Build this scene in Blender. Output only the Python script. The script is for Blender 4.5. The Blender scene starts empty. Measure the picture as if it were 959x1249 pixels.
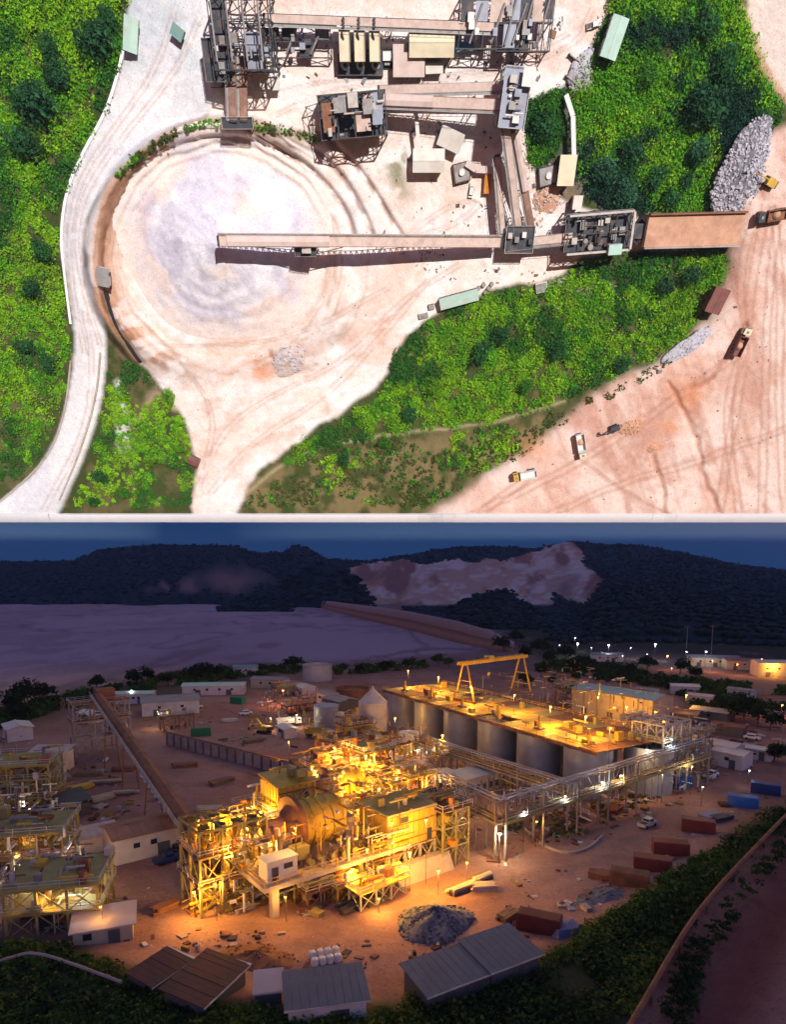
import bpy, math, random
import numpy as np
from mathutils import Vector, Matrix
random.seed(7); rng = np.random.default_rng(7)
sc = bpy.context.scene
COL = sc.collection
R = math.radians

# ------------------------------------------------------------------ camera, sky, sun, exposure
W, H, F = 959.0, 1249.0, 800.0          # the picture's frame and the focal length, in its pixels
HOR = 705.0                             # row of the horizon of the dusk valley
PITCH = R(7); CH = 50.0                 # camera looks slightly down from 50 m
PY = HOR + F * math.tan(PITCH)
cam = bpy.data.cameras.new('camera'); cam_o = bpy.data.objects.new('camera', cam); COL.objects.link(cam_o)
sc.camera = cam_o
cam.sensor_fit = 'VERTICAL'; cam.sensor_height = 24.0; cam.lens = 24.0 * F / H
cam.shift_y = (PY - H / 2) / H; cam.clip_start = 1.0; cam.clip_end = 12000
cam_o.location = (0, 0, CH); cam_o.rotation_euler = (math.pi / 2 - PITCH, 0, 0)
CAM = Vector((0, 0, CH)); CX = Vector((1, 0, 0))
CF = Vector((0, math.cos(PITCH), -math.sin(PITCH))); CU = Vector((0, math.sin(PITCH), math.cos(PITCH)))

# the sunlit upland is a tilted shelf of land hanging over the valley: X right, U up the shelf, N out of its ground
TILT = R(32)
UX = Vector((1, 0, 0)); UU = Vector((0, -math.sin(TILT), math.cos(TILT))); UN = Vector((0, -math.cos(TILT), -math.sin(TILT)))
def ray(x, y): return CX * ((x - W / 2) / F) + CF + CU * ((PY - y) / F)
UO = CAM + ray(485, 325) * 267.0
UP = Matrix(((UX.x, UU.x, UN.x, UO.x), (UX.y, UU.y, UN.y, UO.y), (UX.z, UU.z, UN.z, UO.z), (0, 0, 0, 1)))
ID = Matrix.Identity(4)
sun_dir = (UX * 0.36 + UU * 0.55 + UN).normalized()     # towards the sun: three degrees under the valley's horizon

world = bpy.data.worlds.new('World'); sc.world = world; world.use_nodes = True
wn = world.node_tree
sky = wn.nodes.new('ShaderNodeTexSky'); sky.sky_type = 'NISHITA'; sky.sun_disc = False
sky.sun_elevation = math.asin(sun_dir.z); sky.sun_rotation = math.atan2(sun_dir.x, sun_dir.y)
sky.air_density = 1.0; sky.dust_density = 0.0; sky.ozone_density = 2.2; sky.altitude = 0
gain = wn.nodes.new('ShaderNodeMix'); gain.data_type = 'RGBA'; gain.blend_type = 'MULTIPLY'; gain.inputs['Factor'].default_value = 1; gain.clamp_result = False
gain.inputs['B'].default_value = (11.6, 7.2, 7.2, 1)       # long twilight exposure of the same sky
glow = wn.nodes.new('ShaderNodeMix'); glow.data_type = 'RGBA'; glow.blend_type = 'ADD'; glow.inputs['Factor'].default_value = 1; glow.clamp_result = False
glow.inputs['B'].default_value = (0.02, 0.115, 0.37, 1)    # even blue of late dusk
wn.links.new(sky.outputs[0], gain.inputs['A']); wn.links.new(gain.outputs['Result'], glow.inputs['A'])
wn.links.new(glow.outputs['Result'], wn.nodes['Background'].inputs[0])
wn.nodes['Background'].inputs[1].default_value = 0.15
sun = bpy.data.lights.new('sun', 'SUN'); sun.energy = 2.3; sun.angle = R(0.5); sun.color = (1, 0.97, 0.92)
sun_o = bpy.data.objects.new('sun', sun); COL.objects.link(sun_o)
sun_o.location = sun_dir * 600; sun_o.rotation_euler = sun_dir.to_track_quat('Z', 'Y').to_euler()
vs = sc.view_settings; vs.view_transform = 'Standard'; vs.look = 'None'; vs.gamma = 1.0; vs.use_curve_mapping = False
vs.exposure = 1.3
sc.cycles.use_denoising = True; sc.cycles.max_bounces = 5; sc.cycles.diffuse_bounces = 2; sc.cycles.glossy_bounces = 2
sc.cycles.transmission_bounces = 2; sc.cycles.transparent_max_bounces = 4; sc.cycles.sample_clamp_indirect = 4
sc.cycles.caustics_reflective = False; sc.cycles.caustics_refractive = False

# ------------------------------------------------------------------ pixels to places
def P(x, y, z=0.0):                     # point of the upland at height z seen at (x, y), in the upland's own frame
    r = ray(x, y); t = ((UO + UN * z) - CAM).dot(UN) / r.dot(UN); p = CAM + r * t - UO
    return Vector((p.dot(UX), p.dot(UU), z))
def G(x, y, z=0.0):                     # point of the valley at height z
    r = ray(x, y); t = (z - CH) / r.z
    return CAM + r * t
def rays_np(x, y):
    a = (x - W / 2) / F; b = (PY - y) / F
    return np.stack([a, CF.y + CU.y * b, CF.z + CU.z * b], -1)
def P_np(x, y, z):
    r = rays_np(x, y); n = np.array(UN); o = np.array(UO) - np.array(CAM)
    t = (o @ n + z) / (r @ n); p = r * t[..., None] - o
    return np.stack([p @ np.array(UX), p @ np.array(UU), z + 0 * t], -1)
def G_np(x, y, z):
    r = rays_np(x, y); t = (z - CH) / r[..., 2]
    return r * t[..., None] + np.array(CAM)
def lin(r, g, b):
    f = lambda c: (c / 255 / 12.92 if c <= 10 else ((c / 255 + 0.055) / 1.055) ** 2.4)
    return (f(r), f(g), f(b))
def day(r, g, b, k=1.18): return tuple(min(0.8, c / k) for c in lin(r, g, b))

# ------------------------------------------------------------------ noise and masks on grids
_tabs = {}
def vnoise(x, y, seed):
    if seed not in _tabs: _tabs[seed] = np.random.default_rng(seed).random((64, 64))
    t = _tabs[seed]; xi = np.floor(x).astype(int); yi = np.floor(y).astype(int); u = x - xi; v = y - yi
    u = u * u * (3 - 2 * u); v = v * v * (3 - 2 * v); a = xi & 63; b = yi & 63; c = (xi + 1) & 63; d = (yi + 1) & 63
    return (t[b, a] * (1 - u) + t[b, c] * u) * (1 - v) + (t[d, a] * (1 - u) + t[d, c] * u) * v
def fbm(x, y, s, octs=4, seed=0):
    o = 0; amp = 0.5; tot = 0
    for i in range(octs):
        o = o + amp * vnoise(x / s + 17.3 * i, y / s - 9.1 * i, seed + i); tot += amp; amp *= 0.55; s *= 0.5
    return o / tot
def inpoly(x, y, poly):
    m = np.zeros(x.shape, bool); n = len(poly)
    for i in range(n):
        x0, y0 = poly[i]; x1, y1 = poly[(i + 1) % n]
        if y0 == y1: continue
        c = ((y0 > y) != (y1 > y)) & (x < (x1 - x0) * (y - y0) / (y1 - y0) + x0); m ^= c
    return m
def dline(x, y, pts):
    d = np.full(x.shape, 1e9)
    for (x0, y0), (x1, y1) in zip(pts[:-1], pts[1:]):
        dx, dy = x1 - x0, y1 - y0; L = dx * dx + dy * dy + 1e-9
        t = np.clip(((x - x0) * dx + (y - y0) * dy) / L, 0, 1)
        d = np.minimum(d, np.hypot(x - x0 - t * dx, y - y0 - t * dy))
    return d
def sstep(a, b, x):
    t = np.clip((x - a) / (b - a), 0, 1); return t * t * (3 - 2 * t)
def smooth_closed(pts, n=3):
    for _ in range(n):
        q = []
        for i in range(len(pts)):
            a = pts[i]; b = pts[(i + 1) % len(pts)]
            q += [(a[0] * .75 + b[0] * .25, a[1] * .75 + b[1] * .25), (a[0] * .25 + b[0] * .75, a[1] * .25 + b[1] * .75)]
        pts = q
    return pts
def smooth_open(pts, n=2):
    for _ in range(n):
        q = [pts[0]]
        for a, b in zip(pts[:-1], pts[1:]):
            q += [tuple(.75 * i + .25 * j for i, j in zip(a, b)), tuple(.25 * i + .75 * j for i, j in zip(a, b))]
        pts = q + [pts[-1]]
    return pts

# ------------------------------------------------------------------ materials
MATS = {}
def mat(name, col=(0.5, 0.5, 0.5), rough=0.75, var=0.25, scale=0.6, bump=0.15, metal=0.0, dirt=None, dirt_amt=0.5, attr=None, emit=None, spec=0.3, trans=0.0, fine=0.0):
    if name in MATS: return MATS[name]
    m = bpy.data.materials.new(name); m.use_nodes = True; nt = m.node_tree; N = nt.nodes; L = nt.links
    b = N['Principled BSDF']; b.inputs['Roughness'].default_value = rough; b.inputs['Metallic'].default_value = metal
    b.inputs['Specular IOR Level'].default_value = spec
    if emit is not None:
        b.inputs['Base Color'].default_value = (*col, 1); b.inputs['Emission Color'].default_value = (*emit[:3], 1)
        b.inputs['Emission Strength'].default_value = emit[3]; MATS[name] = m; return m
    geo = N.new('ShaderNodeNewGeometry')
    n1 = N.new('ShaderNodeTexNoise'); n1.inputs['Scale'].default_value = scale; n1.inputs['Detail'].default_value = 6; n1.inputs['Roughness'].default_value = 0.65
    L.new(geo.outputs['Position'], n1.inputs['Vector'])
    mr = N.new('ShaderNodeMapRange'); mr.inputs['From Min'].default_value = 0.25; mr.inputs['From Max'].default_value = 0.75
    mr.inputs['To Min'].default_value = 1 - var; mr.inputs['To Max'].default_value = 1 + var
    L.new(n1.outputs['Fac'], mr.inputs['Value'])
    mul = N.new('ShaderNodeMix'); mul.data_type = 'RGBA'; mul.blend_type = 'MULTIPLY'; mul.inputs['Factor'].default_value = 1
    if attr:
        a = N.new('ShaderNodeAttribute'); a.attribute_name = attr; L.new(a.outputs['Color'], mul.inputs['A'])
    else: mul.inputs['A'].default_value = (*col, 1)
    L.new(mr.outputs['Result'], mul.inputs['B']); out = mul.outputs['Result']
    if fine:
        nf = N.new('ShaderNodeTexNoise'); nf.inputs['Scale'].default_value = fine; nf.inputs['Detail'].default_value = 4; nf.inputs['Roughness'].default_value = .8
        L.new(geo.outputs['Position'], nf.inputs['Vector']); rf = N.new('ShaderNodeMapRange'); rf.inputs['From Min'].default_value = .3; rf.inputs['From Max'].default_value = .7
        rf.inputs['To Min'].default_value = .74; rf.inputs['To Max'].default_value = 1.12; L.new(nf.outputs['Fac'], rf.inputs['Value'])
        m2 = N.new('ShaderNodeMix'); m2.data_type = 'RGBA'; m2.blend_type = 'MULTIPLY'; m2.inputs['Factor'].default_value = 1; L.new(out, m2.inputs['A']); L.new(rf.outputs['Result'], m2.inputs['B']); out = m2.outputs['Result']
        vo = N.new('ShaderNodeTexVoronoi'); vo.inputs['Scale'].default_value = .75; L.new(geo.outputs['Position'], vo.inputs['Vector'])
        rv = N.new('ShaderNodeMapRange'); rv.inputs['From Min'].default_value = .08; rv.inputs['From Max'].default_value = .22; rv.inputs['To Min'].default_value = .72; L.new(vo.outputs['Distance'], rv.inputs['Value'])
        m3 = N.new('ShaderNodeMix'); m3.data_type = 'RGBA'; m3.blend_type = 'MULTIPLY'; m3.inputs['Factor'].default_value = 1; L.new(out, m3.inputs['A']); L.new(rv.outputs['Result'], m3.inputs['B']); out = m3.outputs['Result']
    if dirt:
        n2 = N.new('ShaderNodeTexNoise'); n2.inputs['Scale'].default_value = scale * 0.37; n2.inputs['Detail'].default_value = 5
        L.new(geo.outputs['Position'], n2.inputs['Vector'])
        r2 = N.new('ShaderNodeMapRange'); r2.inputs['From Min'].default_value = 0.48; r2.inputs['From Max'].default_value = 0.68
        r2.inputs['To Max'].default_value = dirt_amt; L.new(n2.outputs['Fac'], r2.inputs['Value'])
        mx = N.new('ShaderNodeMix'); mx.data_type = 'RGBA'; L.new(r2.outputs['Result'], mx.inputs['Factor']); L.new(out, mx.inputs['A'])
        mx.inputs['B'].default_value = (*dirt, 1); out = mx.outputs['Result']
    L.new(out, b.inputs['Base Color'])
    if bump:
        bp = N.new('ShaderNodeBump'); bp.inputs['Strength'].default_value = bump; bp.inputs['Distance'].default_value = 0.4
        L.new(n1.outputs['Fac'], bp.inputs['Height']); L.new(bp.outputs['Normal'], b.inputs['Normal'])
    if trans:
        t = N.new('ShaderNodeBsdfTranslucent'); L.new(out, t.inputs['Color'])
        ms = N.new('ShaderNodeMixShader'); ms.inputs[0].default_value = trans; L.new(b.outputs[0], ms.inputs[1]); L.new(t.outputs[0], ms.inputs[2])
        L.new(ms.outputs[0], N['Material Output'].inputs['Surface'])
    MATS[name] = m; return m
RUST = (0.16, 0.07, 0.035); DUST = (0.42, 0.27, 0.2)
mat('roof_white', (0.62, 0.60, 0.54), 0.5, .08, .5, .05, dirt=DUST, dirt_amt=.35)
mat('roof_cream', (0.66, 0.60, 0.42), 0.5, .08, .5, .05, dirt=DUST, dirt_amt=.3)
mat('roof_mint', (0.40, 0.58, 0.50), 0.5, .1, .5, .05, dirt=DUST, dirt_amt=.25)
mat('roof_teal', (0.16, 0.34, 0.32), 0.5, .12, .6, .05, dirt=DUST, dirt_amt=.25)
mat('roof_pink', (0.58, 0.47, 0.43), 0.6, .1, .5, .05, dirt=DUST, dirt_amt=.4)
mat('roof_grey', (0.26, 0.25, 0.25), 0.6, .15, .7, .05, dirt=RUST, dirt_amt=.25)
mat('roof_brown', (0.36, 0.17, 0.10), 0.6, .15, .7, .05, dirt=RUST, dirt_amt=.4)
mat('roof_red', (0.20, 0.075, 0.06), 0.65, .2, .8, .1, dirt=(.08, .05, .05), dirt_amt=.6)
mat('roof_blue', (0.20, 0.36, 0.40), 0.5, .1, .5, .05, dirt=DUST, dirt_amt=.2)
mat('wall_white', (0.58, 0.55, 0.50), 0.8, .1, .6, .1, dirt=DUST, dirt_amt=.5)
mat('wall_dark', (0.10, 0.10, 0.10), 0.8, .2, .6, .1)
mat('wall_cream', (0.50, 0.42, 0.28), 0.8, .1, .6, .1, dirt=DUST, dirt_amt=.5)
mat('steel', (0.30, 0.29, 0.28), 0.5, .2, .9, .05, metal=.3, dirt=RUST, dirt_amt=.5)
mat('steel_pale', (0.50, 0.47, 0.42), 0.5, .15, .9, .05, metal=.1, dirt=RUST, dirt_amt=.3)
mat('steel_dark', (0.05, 0.055, 0.065), 0.6, .3, .9, .05, metal=.2, dirt=(.22, .15, .12), dirt_amt=.45)
mat('steel_rust', (0.24, 0.11, 0.06), 0.8, .3, .9, .2, dirt=(.1, .05, .03), dirt_amt=.6)
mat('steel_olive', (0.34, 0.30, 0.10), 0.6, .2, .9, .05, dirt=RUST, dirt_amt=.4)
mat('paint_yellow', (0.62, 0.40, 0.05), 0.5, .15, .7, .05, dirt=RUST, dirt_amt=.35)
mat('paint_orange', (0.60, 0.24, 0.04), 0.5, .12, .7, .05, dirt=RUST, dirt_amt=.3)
mat('paint_white', (0.70, 0.69, 0.66), 0.4, .06, .8, .03, dirt=DUST, dirt_amt=.25)
mat('paint_green', (0.02, 0.22, 0.10), 0.5, .15, .8, .05, dirt=RUST, dirt_amt=.3)
mat('paint_blue', (0.03, 0.14, 0.42), 0.5, .15, .8, .05, dirt=DUST, dirt_amt=.2)
mat('paint_sky', (0.16, 0.42, 0.62), 0.5, .12, .8, .05, dirt=DUST, dirt_amt=.2)
mat('paint_navy', (0.02, 0.05, 0.18), 0.5, .15, .8, .05)
mat('paint_red', (0.17, 0.035, 0.03), 0.6, .2, .8, .08, dirt=RUST, dirt_amt=.4)
mat('tank_grey', (0.30, 0.33, 0.40), 0.45, .12, .5, .03, metal=.2, dirt=(.2, .15, .12), dirt_amt=.4)
mat('belt', (0.22, 0.13, 0.10), 0.9, .25, .8, .1, dirt=DUST, dirt_amt=.6)
mat('belt_pale', (0.56, 0.44, 0.38), 0.9, .15, .8, .1, dirt=(.3, .2, .16), dirt_amt=.4)
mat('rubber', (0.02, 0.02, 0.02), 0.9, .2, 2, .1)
mat('glass_dark', (0.02, 0.03, 0.04), 0.15, .1, 1, 0, spec=.6)
mat('concrete', (0.40, 0.34, 0.30), 0.9, .18, .5, .2, dirt=(.25, .13, .08), dirt_amt=.5)
mat('concrete_pale', (0.82, 0.82, 0.82), 0.9, .04, .5, .1)
mat('timber', (0.20, 0.13, 0.08), 0.9, .3, 1.2, .2)
mat('bark', (0.10, 0.07, 0.045), 0.95, .3, 2, .4)
mat('rock', (0.42, 0.41, 0.46), 0.9, .3, .9, .3)
mat('rock_dark', (0.17, 0.17, 0.19), 0.9, .35, 1.5, .4, dirt=(.1, .1, .12), dirt_amt=.5)
mat('terrain', attr='col', rough=.95, var=.13, scale=.35, bump=.6, spec=.1, fine=1.9)
mat('leaf', attr='col', rough=.7, var=.3, scale=.5, bump=0, spec=.2, trans=.25)
mat('plastic_white', (0.75, 0.75, 0.75), .5, .08, 1.5, .1)
mat('tarp', (0.16, 0.17, 0.30), .7, .2, 1, .2)
mat('pvc', (0.6, 0.62, 0.62), .5, .1, 1, .05)
SOD = (1.0, 0.46, 0.06); WARM = (1.0, 0.74, 0.42); COOL = (0.85, 0.93, 1.0); RED = (1.0, 0.35, 0.12)
mat('bulb_sodium', (1, .7, .2), emit=(1.0, 0.50, 0.06, 2.6)); mat('bulb_warm', (1, .9, .7), emit=(1.0, 0.80, 0.45, 3))
mat('bulb_cool', (1, 1, 1), emit=(0.85, 0.94, 1.0, 3)); mat('bulb_red', (1, .5, .2), emit=(1.0, 0.36, 0.12, 2.4))

# ------------------------------------------------------------------ objects
def tag(o, label=None, cat=None, group=None, kind=None):
    if label: o['label'] = label
    if cat: o['category'] = cat
    if group: o['group'] = group
    if kind: o['kind'] = kind
    return o
def thing(name, label, cat, fr, loc, rz=0.0, group=None, sc_=1.0):
    o = bpy.data.objects.new(name, None); COL.objects.link(o); o.empty_display_size = 0.5
    o.matrix_world = fr @ Matrix.Translation(loc) @ Matrix.Rotation(rz, 4, 'Z') @ Matrix.Scale(sc_, 4)
    return tag(o, label, cat, group)
def np_mesh(name, v, f, m, col=None, smooth=False):     # v (n,3), f (k,3|4) arrays
    me = bpy.data.meshes.new(name); k = f.shape[1]
    me.vertices.add(len(v)); me.vertices.foreach_set('co', np.ascontiguousarray(v, np.float32).ravel())
    me.loops.add(f.size); me.loops.foreach_set('vertex_index', np.ascontiguousarray(f, np.int32).ravel())
    me.polygons.add(len(f)); me.polygons.foreach_set('loop_start', np.arange(0, f.size, k, dtype=np.int32))
    me.polygons.foreach_set('use_smooth', np.full(len(f), smooth))
    me.update(calc_edges=True); me.validate()
    if col is not None:
        a = me.color_attributes.new('col', 'FLOAT_COLOR', 'POINT')
        a.data.foreach_set('color', np.concatenate([col, np.ones((len(col), 1))], 1).astype(np.float32).ravel())
    me.materials.append(MATS[m]); return me
def put(name, me, parent=None, mtx=None):
    o = bpy.data.objects.new(name, me); COL.objects.link(o)
    if parent: o.parent = parent
    if mtx is not None: o.matrix_local = mtx
    return o
class MB:
    def __init__(s): s.v = []; s.f = []
    def add(s, v, f):
        k = len(s.v); s.v += [tuple(p) for p in v]; s.f += [tuple(i + k for i in q) for q in f]; return s
    def box(s, c, d, rz=0.0, taper=1.0):
        x, y, z = d[0] / 2, d[1] / 2, d[2] / 2; ca, sa = math.cos(rz), math.sin(rz); v = []
        for dz in (-1, 1):
            k = 1 if dz < 0 else taper
            for dx, dy in ((-1, -1), (1, -1), (1, 1), (-1, 1)):
                a, b = dx * x * k, dy * y * k; v.append((c[0] + a * ca - b * sa, c[1] + a * sa + b * ca, c[2] + dz * z))
        return s.add(v, [(0, 3, 2, 1), (4, 5, 6, 7), (0, 1, 5, 4), (1, 2, 6, 5), (2, 3, 7, 6), (3, 0, 4, 7)])
    def bar(s, p, q, w, h=None):
        p, q = Vector(p), Vector(q); d = (q - p); h = h or w
        if d.length < 1e-6: return s
        d.normalize(); a = d.cross(Vector((0, 0, 1)))
        a = Vector((1, 0, 0)) if a.length < 1e-3 else a.normalized(); b = a.cross(d)
        v = [o + a * i * w / 2 + b * j * h / 2 for o in (p, q) for i, j in ((-1, -1), (1, -1), (1, 1), (-1, 1))]
        return s.add(v, [(0, 3, 2, 1), (4, 5, 6, 7), (0, 1, 5, 4), (1, 2, 6, 5), (2, 3, 7, 6), (3, 0, 4, 7)])
    def cyl(s, p, q, r, r2=None, n=12, caps=True):
        p, q = Vector(p), Vector(q); d = (q - p).normalized(); r2 = r if r2 is None else r2
        a = d.cross(Vector((0, 0, 1))); a = Vector((1, 0, 0)) if a.length < 1e-3 else a.normalized(); b = a.cross(d)
        v = [o + (a * math.cos(6.28318 * i / n) + b * math.sin(6.28318 * i / n)) * rr for o, rr in ((p, r), (q, r2)) for i in range(n)]
        f = [(i, i + n, (i + 1) % n + n, (i + 1) % n) for i in range(n)]
        if caps: f += [tuple(range(n)), tuple(range(2 * n - 1, n - 1, -1))]
        return s.add(v, f)
    def lathe(s, prof, c=(0, 0, 0), n=20):
        v = []; m = len(prof)
        for i in range(n):
            t = 6.2831853 * i / n
            v += [(c[0] + r * math.cos(t), c[1] + r * math.sin(t), c[2] + z) for r, z in prof]
        f = [(i * m + j, ((i + 1) % n) * m + j, ((i + 1) % n) * m + j + 1, i * m + j + 1) for i in range(n) for j in range(m - 1)]
        return s.add(v, f)
    def tube(s, pts, r, n=6):
        for a, b in zip(pts[:-1], pts[1:]): s.cyl(a, b, r, r, n)
        return s
    def prism(s, poly, z0, z1):
        n = len(poly); v = [(x, y, z0) for x, y in poly] + [(x, y, z1) for x, y in poly]
        return s.add(v, [tuple(range(n - 1, -1, -1)), tuple(range(n, 2 * n))] + [(i, (i + 1) % n, (i + 1) % n + n, i + n) for i in range(n)])
    def mesh(s, name, m, smooth=False):
        me = bpy.data.meshes.new(name); me.from_pydata(s.v, [], s.f); me.materials.append(MATS[m])
        if smooth: me.shade_smooth(); me.set_sharp_from_angle(angle=R(35))
        return me
    def build(s, name, m, parent=None, smooth=False, kind=None):
        o = put(name, s.mesh(name, m, smooth), parent)
        if kind: o['kind'] = kind
        return o
_unit = {}
def beam(name, p, q, w, m, parent, h=None):           # one straight member: a shared box, stretched
    if m not in _unit: _unit[m] = MB().box((0, 0, 0), (1, 1, 1)).mesh('beam', m)
    p, q = Vector(p), Vector(q); d = q - p; L = d.length; d.normalize()
    a = d.cross(Vector((0, 0, 1))); a = Vector((1, 0, 0)) if a.length < 1e-3 else a.normalized(); b = d.cross(a); h = h or w; c = (p + q) / 2
    M = Matrix(((a.x * w, b.x * h, d.x * L, c.x), (a.y * w, b.y * h, d.y * L, c.y), (a.z * w, b.z * h, d.z * L, c.z), (0, 0, 0, 1)))
    return put(name, _unit[m], parent, M)
def block(name, c, d, m, parent, rz=0.0):
    if m not in _unit: _unit[m] = MB().box((0, 0, 0), (1, 1, 1)).mesh('beam', m)
    return put(name, _unit[m], parent, Matrix.Translation(c) @ Matrix.Rotation(rz, 4, 'Z') @ Matrix.Diagonal((*d, 1)))

# ================================================================== SETTING 1: the sunlit upland
def blur(a, k, n=3):
    for _ in range(n):
        for ax in (0, 1):
            p = np.concatenate([np.repeat(np.take(a, [0], ax), k, ax), a, np.repeat(np.take(a, [-1], ax), k, ax)], ax)
            c = np.cumsum(p, ax); z = np.zeros_like(np.take(c, [0], ax)); c = np.concatenate([z, c], ax); w = 2 * k + 1
            a = (np.take(c, range(w, c.shape[ax]), ax) - np.take(c, range(0, c.shape[ax] - w), ax)) / w
    return a
def grid_faces(ny, nx, flip=False):
    i = np.arange(ny * nx).reshape(ny, nx)
    q = np.stack([i[:-1, :-1], i[1:, :-1], i[1:, 1:], i[:-1, 1:]], -1).reshape(-1, 4)
    return q[:, ::-1] if flip else q
def lay(col, m, c):
    m = np.clip(m, 0, 1)[..., None]; return col * (1 - m) + np.array(c) * m

GX0, GX1, GY0, GY1, GS = -180, 1140, -150, 630, 2.0
gx = np.arange(GX0, GX1 + 1, GS); gy = np.arange(GY0, GY1 + 1e-6, GS)
XX, YY = np.meshgrid(gx, gy)
wx = XX + 9 * (fbm(XX, YY, 26, 3, 11) - .5) * 2; wy = YY + 9 * (fbm(XX, YY, 26, 3, 21) - .5) * 2
ROAD = smooth_closed([(150, -240), (158, 20), (148, 80), (134, 130), (106, 180), (82, 230), (73, 290), (80, 340), (90, 400), (90, 440), (80, 500), (58, 560),
        (12, 605), (-60, 650), (60, 650), (88, 590), (110, 540), (126, 480), (131, 425), (126, 380), (106, 340), (99, 300), (105, 262), (125, 230), (160, 190),
        (215, 152), (268, 138), (272, 20), (272, -240)], 2)
PAD = smooth_closed([(100, 290), (112, 250), (135, 215), (175, 178), (225, 152), (268, 140), (270, -240), (900, -240), (735, 20), (720, 70), (690, 105), (640, 122), (645, 200),
        (690, 262), (900, 255), (895, 298), (700, 308), (690, 340), (600, 352), (540, 378), (505, 402), (482, 430), (466, 470), (420, 502), (365, 535),
        (300, 582), (285, 650), (225, 650), (243, 570), (236, 530), (200, 475), (160, 425), (130, 375), (108, 340)], 2)
QUARRY = smooth_closed([(892, 300), (884, 262), (880, 215), (905, 172), (950, 160), (1230, 60), (1230, 660), (480, 660), (560, 604), (640, 552), (700, 502), (745, 468), (800, 442), (862, 402), (890, 340)], 2)
TOPROAD = smooth_closed([(900, -240), (906, 20), (930, 80), (962, 128), (1230, 60), (1230, -240)], 1)
V1 = smooth_closed([(-250, -230), (150, -230), (154, 20), (146, 80), (131, 130), (102, 180), (78, 230), (69, 290), (76, 340), (84, 400), (82, 450), (70, 515), (42, 568), (-20, 605), (-250, 660)], 2)
V2 = smooth_closed([(134, 445), (160, 436), (200, 478), (232, 530), (238, 575), (224, 650), (76, 650), (100, 592), (120, 530), (130, 480)], 2)
V3 = smooth_closed([(500, 408), (540, 384), (600, 360), (680, 350), (706, 318), (890, 305), (884, 340), (858, 372), (850, 400), (800, 438), (742, 462), (690, 492), (640, 542), (560, 594), (480, 650),
        (290, 650), (302, 588), (370, 540), (430, 508), (468, 478), (478, 440)], 2)
V4 = smooth_closed([(740, 40), (765, -60), (765, -230), (890, -230), (904, 20), (926, 80), (955, 130), (950, 158), (902, 168), (874, 210), (882, 256), (792, 262), (716, 246), (704, 180), (695, 112), (722, 72)], 2)
V5 = [(640, 128), (690, 112), (688, 160), (668, 196), (648, 200)]
# height of the land in metres
zq = blur(inpoly(XX, YY, QUARRY).astype(float), 6) * 7.0
zr = blur(inpoly(XX, YY, ROAD).astype(float), 4) * 2.5
zv = blur(inpoly(XX, YY, V1).astype(float), 14) * -5.0 + blur(inpoly(XX, YY, V2).astype(float), 8) * -2.0 + blur(inpoly(XX, YY, V3).astype(float), 8) * 1.5
rr = np.hypot(XX - 275, (YY - 312))
ring = np.exp(-((rr - 158) / 9.0) ** 2) * sstep(420, 330, XX) * sstep(470, 380, YY)
UZ = zq + zr + zv + ring * 1.8 + 1.0 * (fbm(XX, YY, 60, 4, 31) - .5) + 0.35 * (fbm(XX, YY, 9, 3, 41) - .5)
stepm = sstep(430, 380, XX - .25 * (YY - 300)) * sstep(500, 420, YY + .15 * XX)
for r0, hh in ((126, 1.0), (138, 1.6), (149, 2.2), (160, 1.6)): UZ += hh * sstep(r0 - 2.2, r0 + 2.2, rr + 10 * (fbm(XX, YY, 30, 3, 36) - .5)) * sstep(176, 166, rr) * stepm
UZ += np.where(inpoly(XX, YY, V4), 2.5 * fbm(XX, YY, 90, 3, 51), 0)
# benches cut in the bank north-east of the stockpile, and erosion ruts
benches = [[(335, 178), (375, 200), (405, 232), (425, 262), (432, 288)], [(350, 165), (395, 190), (425, 225), (445, 262), (455, 288)], [(385, 160), (425, 190), (455, 230), (478, 270), (490, 288)]]
for b in benches: UZ -= 1.9 * np.exp(-(dline(XX, YY, smooth_open(b)) / 3.4) ** 2)
ruts = [[(818, 470), (840, 500), (852, 540), (860, 590), (885, 640)], [(905, 400), (870, 460), (845, 472)], [(330, 430), (350, 455), (390, 450)], [(800, 560), (812, 600), (815, 640)]]
for b in ruts: UZ -= 1.0 * np.exp(-(dline(wx, wy, smooth_open(b)) / 3.0) ** 2)
UZ -= 2.5 * np.exp(-(dline(XX, YY, smooth_open([(126, 352), (135, 385), (150, 415), (172, 442)])) / 4.0) ** 2)     # the ditch beside the road
def zt(x, y):
    i = min(max((x - GX0) / GS, 0), len(gx) - 2); j = min(max((y - GY0) / GS, 0), len(gy) - 2); a, b = int(i), int(j); u, v = i - a, j - b
    return float((UZ[b, a] * (1 - u) + UZ[b, a + 1] * u) * (1 - v) + (UZ[b + 1, a] * (1 - u) + UZ[b + 1, a + 1] * u) * v)
def U(x, y, h=0.0):                     # a place on the upland's ground under pixel (x, y), lifted by h metres
    z = zt(x, y) + h; return P(x, y, z)
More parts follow.
